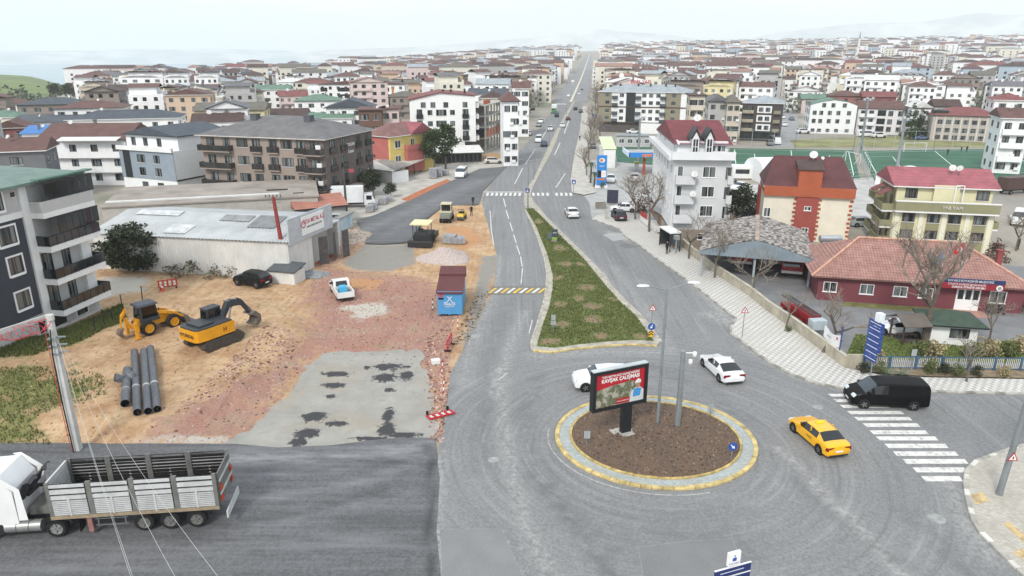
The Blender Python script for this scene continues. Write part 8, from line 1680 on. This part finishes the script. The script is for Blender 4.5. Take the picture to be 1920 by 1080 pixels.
hed=crown(6,blob(6,40,3.0,5.0,.4,.8,1.2),.14,110,LF_D);plant('evergreen_tree','broad dark evergreen mass behind the pale apartment house','tree',G(1391,412),hed,2,.2,sc=1.0);plant('evergreen_bush','brown leafless-looking bush by the terrace','bush',G(1206,398),crown(8,blob(8,20,2.3,3.6,.4,.6,1.0),.1,100,LF_R),1.5,.15)
con=crown(7,blob(7,40,2.3,9,.8,.7,1.2,'cone'),.16,90,LF_P)
for c,s_,lab in(((322,240),1.1,'tall dark conifer between the slate roof and the peach house'),((385,218),.9,'dark conifer above the yellow house'),((402,215),.8,'dark conifer right of its twin above the yellow house'),((424,208),.85,'dark conifer at the corner of the yellow house'),((106,186),1.6,'round dark tree on the meadow slope'),((133,188),1.7,'darker tree at the meadow corner'),((1705,262),1.2,'dark evergreen group beside the pink block'),((1722,258),1.0,'dark evergreen next to the stone-faced block'),((1596,205),.9,'cypress behind the arched white block'),((1690,178),1.1,'dark cypress by the side street'),((1880,140),1.5,'cypress beside the brick tower'),((975,205),1.3,'narrow cypress left of the avenue'),((1155,205),.9,'dark evergreen in front of the banded office block')):
 plant('conifer',lab,'tree',G(*c),con if s_<1.5 else rnd,3,.2,sc=s_ if s_<1.5 else s_*1.1,rz=s_*3)
plant('conifer','green conifer at the right end of the fire station','tree',G(1917,585),con,2,.15,sc=.45);plant('shrub','dark red shrub at the corner of the cream block','shrub',G(1866,490),crown(9,blob(9,18,1.3,2.6,.3,.4,.8,'cone'),.09,200,LF_R),1,.1,sc=1.2)
def palm(c,h,label):
 t=thing('palm',label,'palm',G(*c));MB().cyl((0,0,0),(.1,0,h),.2,.15,8).build('trunk',M('#5a4a3c',0.95,0.3,5),t);b=MB()
 for i in range(16):
  a=i*.39;
  for j in range(4):r0_,r1_=j*.35,(j+1)*.35;z0_,z1_=h+.35*math.sin(j*.7+.3)-.02*j*j*3,h+.35*math.sin((j+1)*.7+.3)-.06*(j+1)**2;w=.12*(1-j/5);ca,sa=math.cos(a),math.sin(a);b.add([(r0_*ca-w*sa,r0_*sa+w*ca,z0_),(r0_*ca+w*sa,r0_*sa-w*ca,z0_),(r1_*ca+w*sa,r1_*sa-w*ca,z1_),(r1_*ca-w*sa,r1_*sa+w*ca,z1_)],[(0,1,2,3)])
 b.build('crown',LF_P,t)
palm((1107,344),4.0,'taller palm tree left of the price totem');palm((1114,350),2.6,'shorter palm tree next to the price totem')
shr=[crown(20+i,blob(20+i,12,.7,1.1,.15,.25,.45),.06,420,mt)for i,mt in enumerate((LF_G,LF_B,LF_D,LF_G))]
for i,(c,k,s_,lab)in enumerate((((1618,699),2,.7,'low dark shrub at the wall corner'),((1650,699),3,.8,'green shrub at the foot of the direction boards'),((1745,700),0,1.0,'green shrub before the fence, left of the sign back'),((1770,702),2,.8,'dark creeping shrub before the fence'),((1795,704),0,.8,'shrub before the fence behind the van roof'),((1830,704),2,.7,'dark low shrub near the young tree'),((1880,705),1,.8,'dry shrub before the fence near the frame edge'),((1647,678),1,.9,'dry seed-headed shrub inside the fence'),((1725,668),0,1.2,'green shrub inside the fence left of the pale one'),((1752,670),1,1.3,'pale flowering shrub inside the fence'),((1820,668),0,1.1,'green shrub inside the fence by the guard house'),((1852,667),1,1.4,'large pale flowering shrub inside the fence'),((1885,668),0,1.2,'green shrub inside the fence at the frame edge'),((1905,660),1,1.3,'pale shrub inside the fence at the frame edge'),((1478,622),0,.5,'weed tuft at the foot of the wall'),((1130,352),0,.9,'green shrub bed at the totem plinth'))):
 plant('shrub',lab,'shrub',G(*c,.12),shr[k],sc=s_,rz=i)
def yucca(c,s_,label):
 t=thing('yucca',label,'plant',G(*c,.16));b=MB();r_=random.Random(int(c[0]))
 for i in range(46):
  a=r_.uniform(0,6.28);el=r_.uniform(.15,1.3);L=r_.uniform(.6,1.0);d=Vector((math.cos(a)*math.cos(el),math.sin(a)*math.cos(el),math.sin(el)));sd_=d.cross(Vector((0,0,1))).normalized()*.035;b.add([sd_,-sd_,d*L],[(0,1,2)])
 b.build('crown',leafmat('yucca_leaves','#5a6b52','#a9b09a'),t);t.scale=(s_,)*3
yucca((1665,703),1.3,'spiky yucca behind the black van');yucca((1690,704),1.1,'spiky yucca right of the larger one')
def scatter(name,poly,n,fn,mat,seed,zf,label=None,parent=None):
 r_=np.random.RandomState(seed);P=np.array([p[:2]for p in poly]);lo,hi=P.min(0),P.max(0);Q=lo+r_.rand(n*3,2)*(hi-lo);Q=Q[inside(Q,[tuple(p)for p in P])][:n];Z=zf(Q);b=MB()
 for(x,y),z in zip(Q,Z):fn(b,x,y,z,r_)
 o=b.build(name,mat,parent);o['kind']='stuff';
 if label:o['label']=label
 return o
def stone(lo,hi):
 base=[(1,0,-.4),(-.5,.87,-.4),(-.5,-.87,-.4),(.4,.5,.5),(-.6,.1,.45),(.3,-.6,.4)];fs=[(0,1,3),(1,4,3),(1,2,4),(2,5,4),(2,0,5),(0,3,5),(3,4,5)]
 def f(b,x,y,z,r_):
  s_=lo+(hi-lo)*r_.rand()**3;a=r_.rand()*6.28;ca,sa=math.cos(a),math.sin(a);k=r_.rand(6,3)*.6+.7
  b.add([(x+s_*(p[0]*q[0]*ca-p[1]*q[1]*sa),y+s_*(p[0]*q[0]*sa+p[1]*q[1]*ca),z+s_*p[2]*q[2])for p,q in zip(base,k)],fs)
 return f
def blade(h):
 def f(b,x,y,z,r_):
  for _ in range(3):
   a=r_.rand()*6.28;w=.035;hh=h*(.5+r_.rand());dx,dy=r_.randn(2)*.06
   b.add([(x-w*math.cos(a),y-w*math.sin(a),z),(x+w*math.cos(a),y+w*math.sin(a),z),(x+dx,y+dy,z+hh)],[(0,1,2)])
 return f
dzf=lambda Q:0.0+np.maximum(dirt_h(Q),-.01)*sstep(sdf(Q,[p[:2]for p in DPOLY])/1.6)+.02
ST_R=leafmat('rubble_stone','#6d4c42','#c3a498');ST_B=leafmat('earth_clod','#6f5236','#cbab82');ST_W=leafmat('soil_clod','#43362e','#8c7a69')
scatter('rubble',GL(RED[0]),6000,stone(.02,.13),ST_R,1,dzf,'red and pale broken stone scattered over the site road');scatter('rubble',GL([(250,832),(440,740),(540,690),(560,640),(500,620),(420,700),(330,790)]),1100,stone(.03,.2),ST_R,2,dzf,'coarse stones on the dirt bank');scatter('clods',GL([(60,690),(330,580),(560,520),(560,640),(440,760),(200,830),(60,830)]),2500,stone(.02,.12),ST_B,3,dzf,'loose earth clods on the tan ground')
scatter('rubble',GL([(795,640),(850,600),(845,700),(830,830),(808,830)]),1300,stone(.03,.2),ST_R,4,dzf,'stones along the rubble edge of the old road');scatter('rubble',GL([(890,560),(920,545),(880,640),(845,650)]),500,stone(.03,.2),ST_W,9,dzf,'grey stones beside the kiosk')
bpoly=[(p.x,p.y)for p in BED];scatter('soil_clods',BED,4200,stone(.02,.11),ST_W,5,lambda Q:.18+bed_h(Q,sdf(Q,bpoly)),'clods and pale stones on the roundabout bed',parent=None)
mpl=[p[:2]for p in GL(GRP)];scatter('grass',GL(GRP),16000,lambda b,x,y,z,r_:blade(.14)(b,x,y,z,r_)if mudm(np.array([[x,y]]))[0]<.35+.3*r_.rand()else(stone(.04,.16)(b,x,y,z,r_)if r_.rand()<.25 else None),LF_GR,6,lambda Q:.15+sstep(sdf(Q,mpl)/1.2)*(.06+.14*vnoise(Q,.8,3)+.12*vnoise(Q,2.2,4)),'short uneven grass on the median')
scatter('grass',GL(GRASS[0]),4000,blade(.2),LF_GR,7,dzf,'patchy grass at the lower left');scatter('grass',GL(GRASS[1]),5000,blade(.3),leafmat('bank_weeds','#3a4a22','#7c8048'),8,dzf,'weedy grass bank by the dark block');scatter('grass',GL([(1586,668),(1604,628),(1660,630),(1720,648),(1920,640),(1920,682),(1590,672)]),6000,blade(.1),LF_GR,10,lambda Q:np.full(len(Q),.05),'short lawn in the station yard')
dt=MB();r_=random.Random(8)
def tuft(x,y,z,s_,h):
 for _ in range(22):
  u=Vector((r_.gauss(0,1),r_.gauss(0,1),r_.gauss(0,1))).normalized();p=Vector((x+u.x*s_,y+u.y*s_,z+h*.55+u.z*h*.5));a=Vector((r_.uniform(-1,1),r_.uniform(-1,1),r_.uniform(-1,1))).normalized()*s_*.5;c2=a.orthogonal().normalized()*s_*.5;dt.add([p-a,p+c2,p+a,p-c2],[(0,1,2,3)])
for _ in range(900):
 d=300*(2600/300)**r_.random();a=r_.uniform(-.62,.62);x,y=d*math.tan(a),d
 if abs(x-av_axis(y))<16:continue
 px,py=PX(x,y,T(x,y))
 if T(x,y)<-48 or(py>215 and px>560):continue
 tuft(x,y,T(x,y),r_.uniform(1.2,2.6),r_.uniform(4,9))
for px0,px1,y0,y1,n,s_ in((0,250,127,136,70,3),(500,650,103,110,90,6),(840,960,112,122,60,5),(0,90,186,200,16,1.6),(480,530,100,106,20,6)):
 for _ in range(n):
  z=0
  for _k in range(5):p=G(r_.uniform(px0,px1)if _k==0 else PXx,r_.uniform(y0,y1)if _k==0 else PXy,z);PXx,PXy=PX(p.x,p.y,z);z=max(T(p.x,p.y),-45)
  tuft(p.x,p.y,T(p.x,p.y),s_*r_.uniform(.5,1),s_*r_.uniform(1.5,2.6))
o=dt.build('distant_trees',leafmat('distant_foliage','#3c4636','#6f735c'));tag(o,'trees scattered between the far houses and along the coast','trees',kind='stuff')
hz=MB().box(-8600,8600,-60,8600,-62,330).build('haze',[])
hz['kind']='stuff'
m=bpy.data.materials.new('haze_air');m.use_nodes=True;nt=m.node_tree
nt.nodes.remove(nt.nodes['Principled BSDF']);pv_=nt.nodes.new('ShaderNodeVolumePrincipled')
pv_.inputs['Color'].default_value=(0.94,0.98,1.0,1);pv_.inputs['Density'].default_value=0.00017
nt.links.new(pv_.outputs[0],nt.nodes['Material Output'].inputs['Volume']);hz.data.materials.append(m)
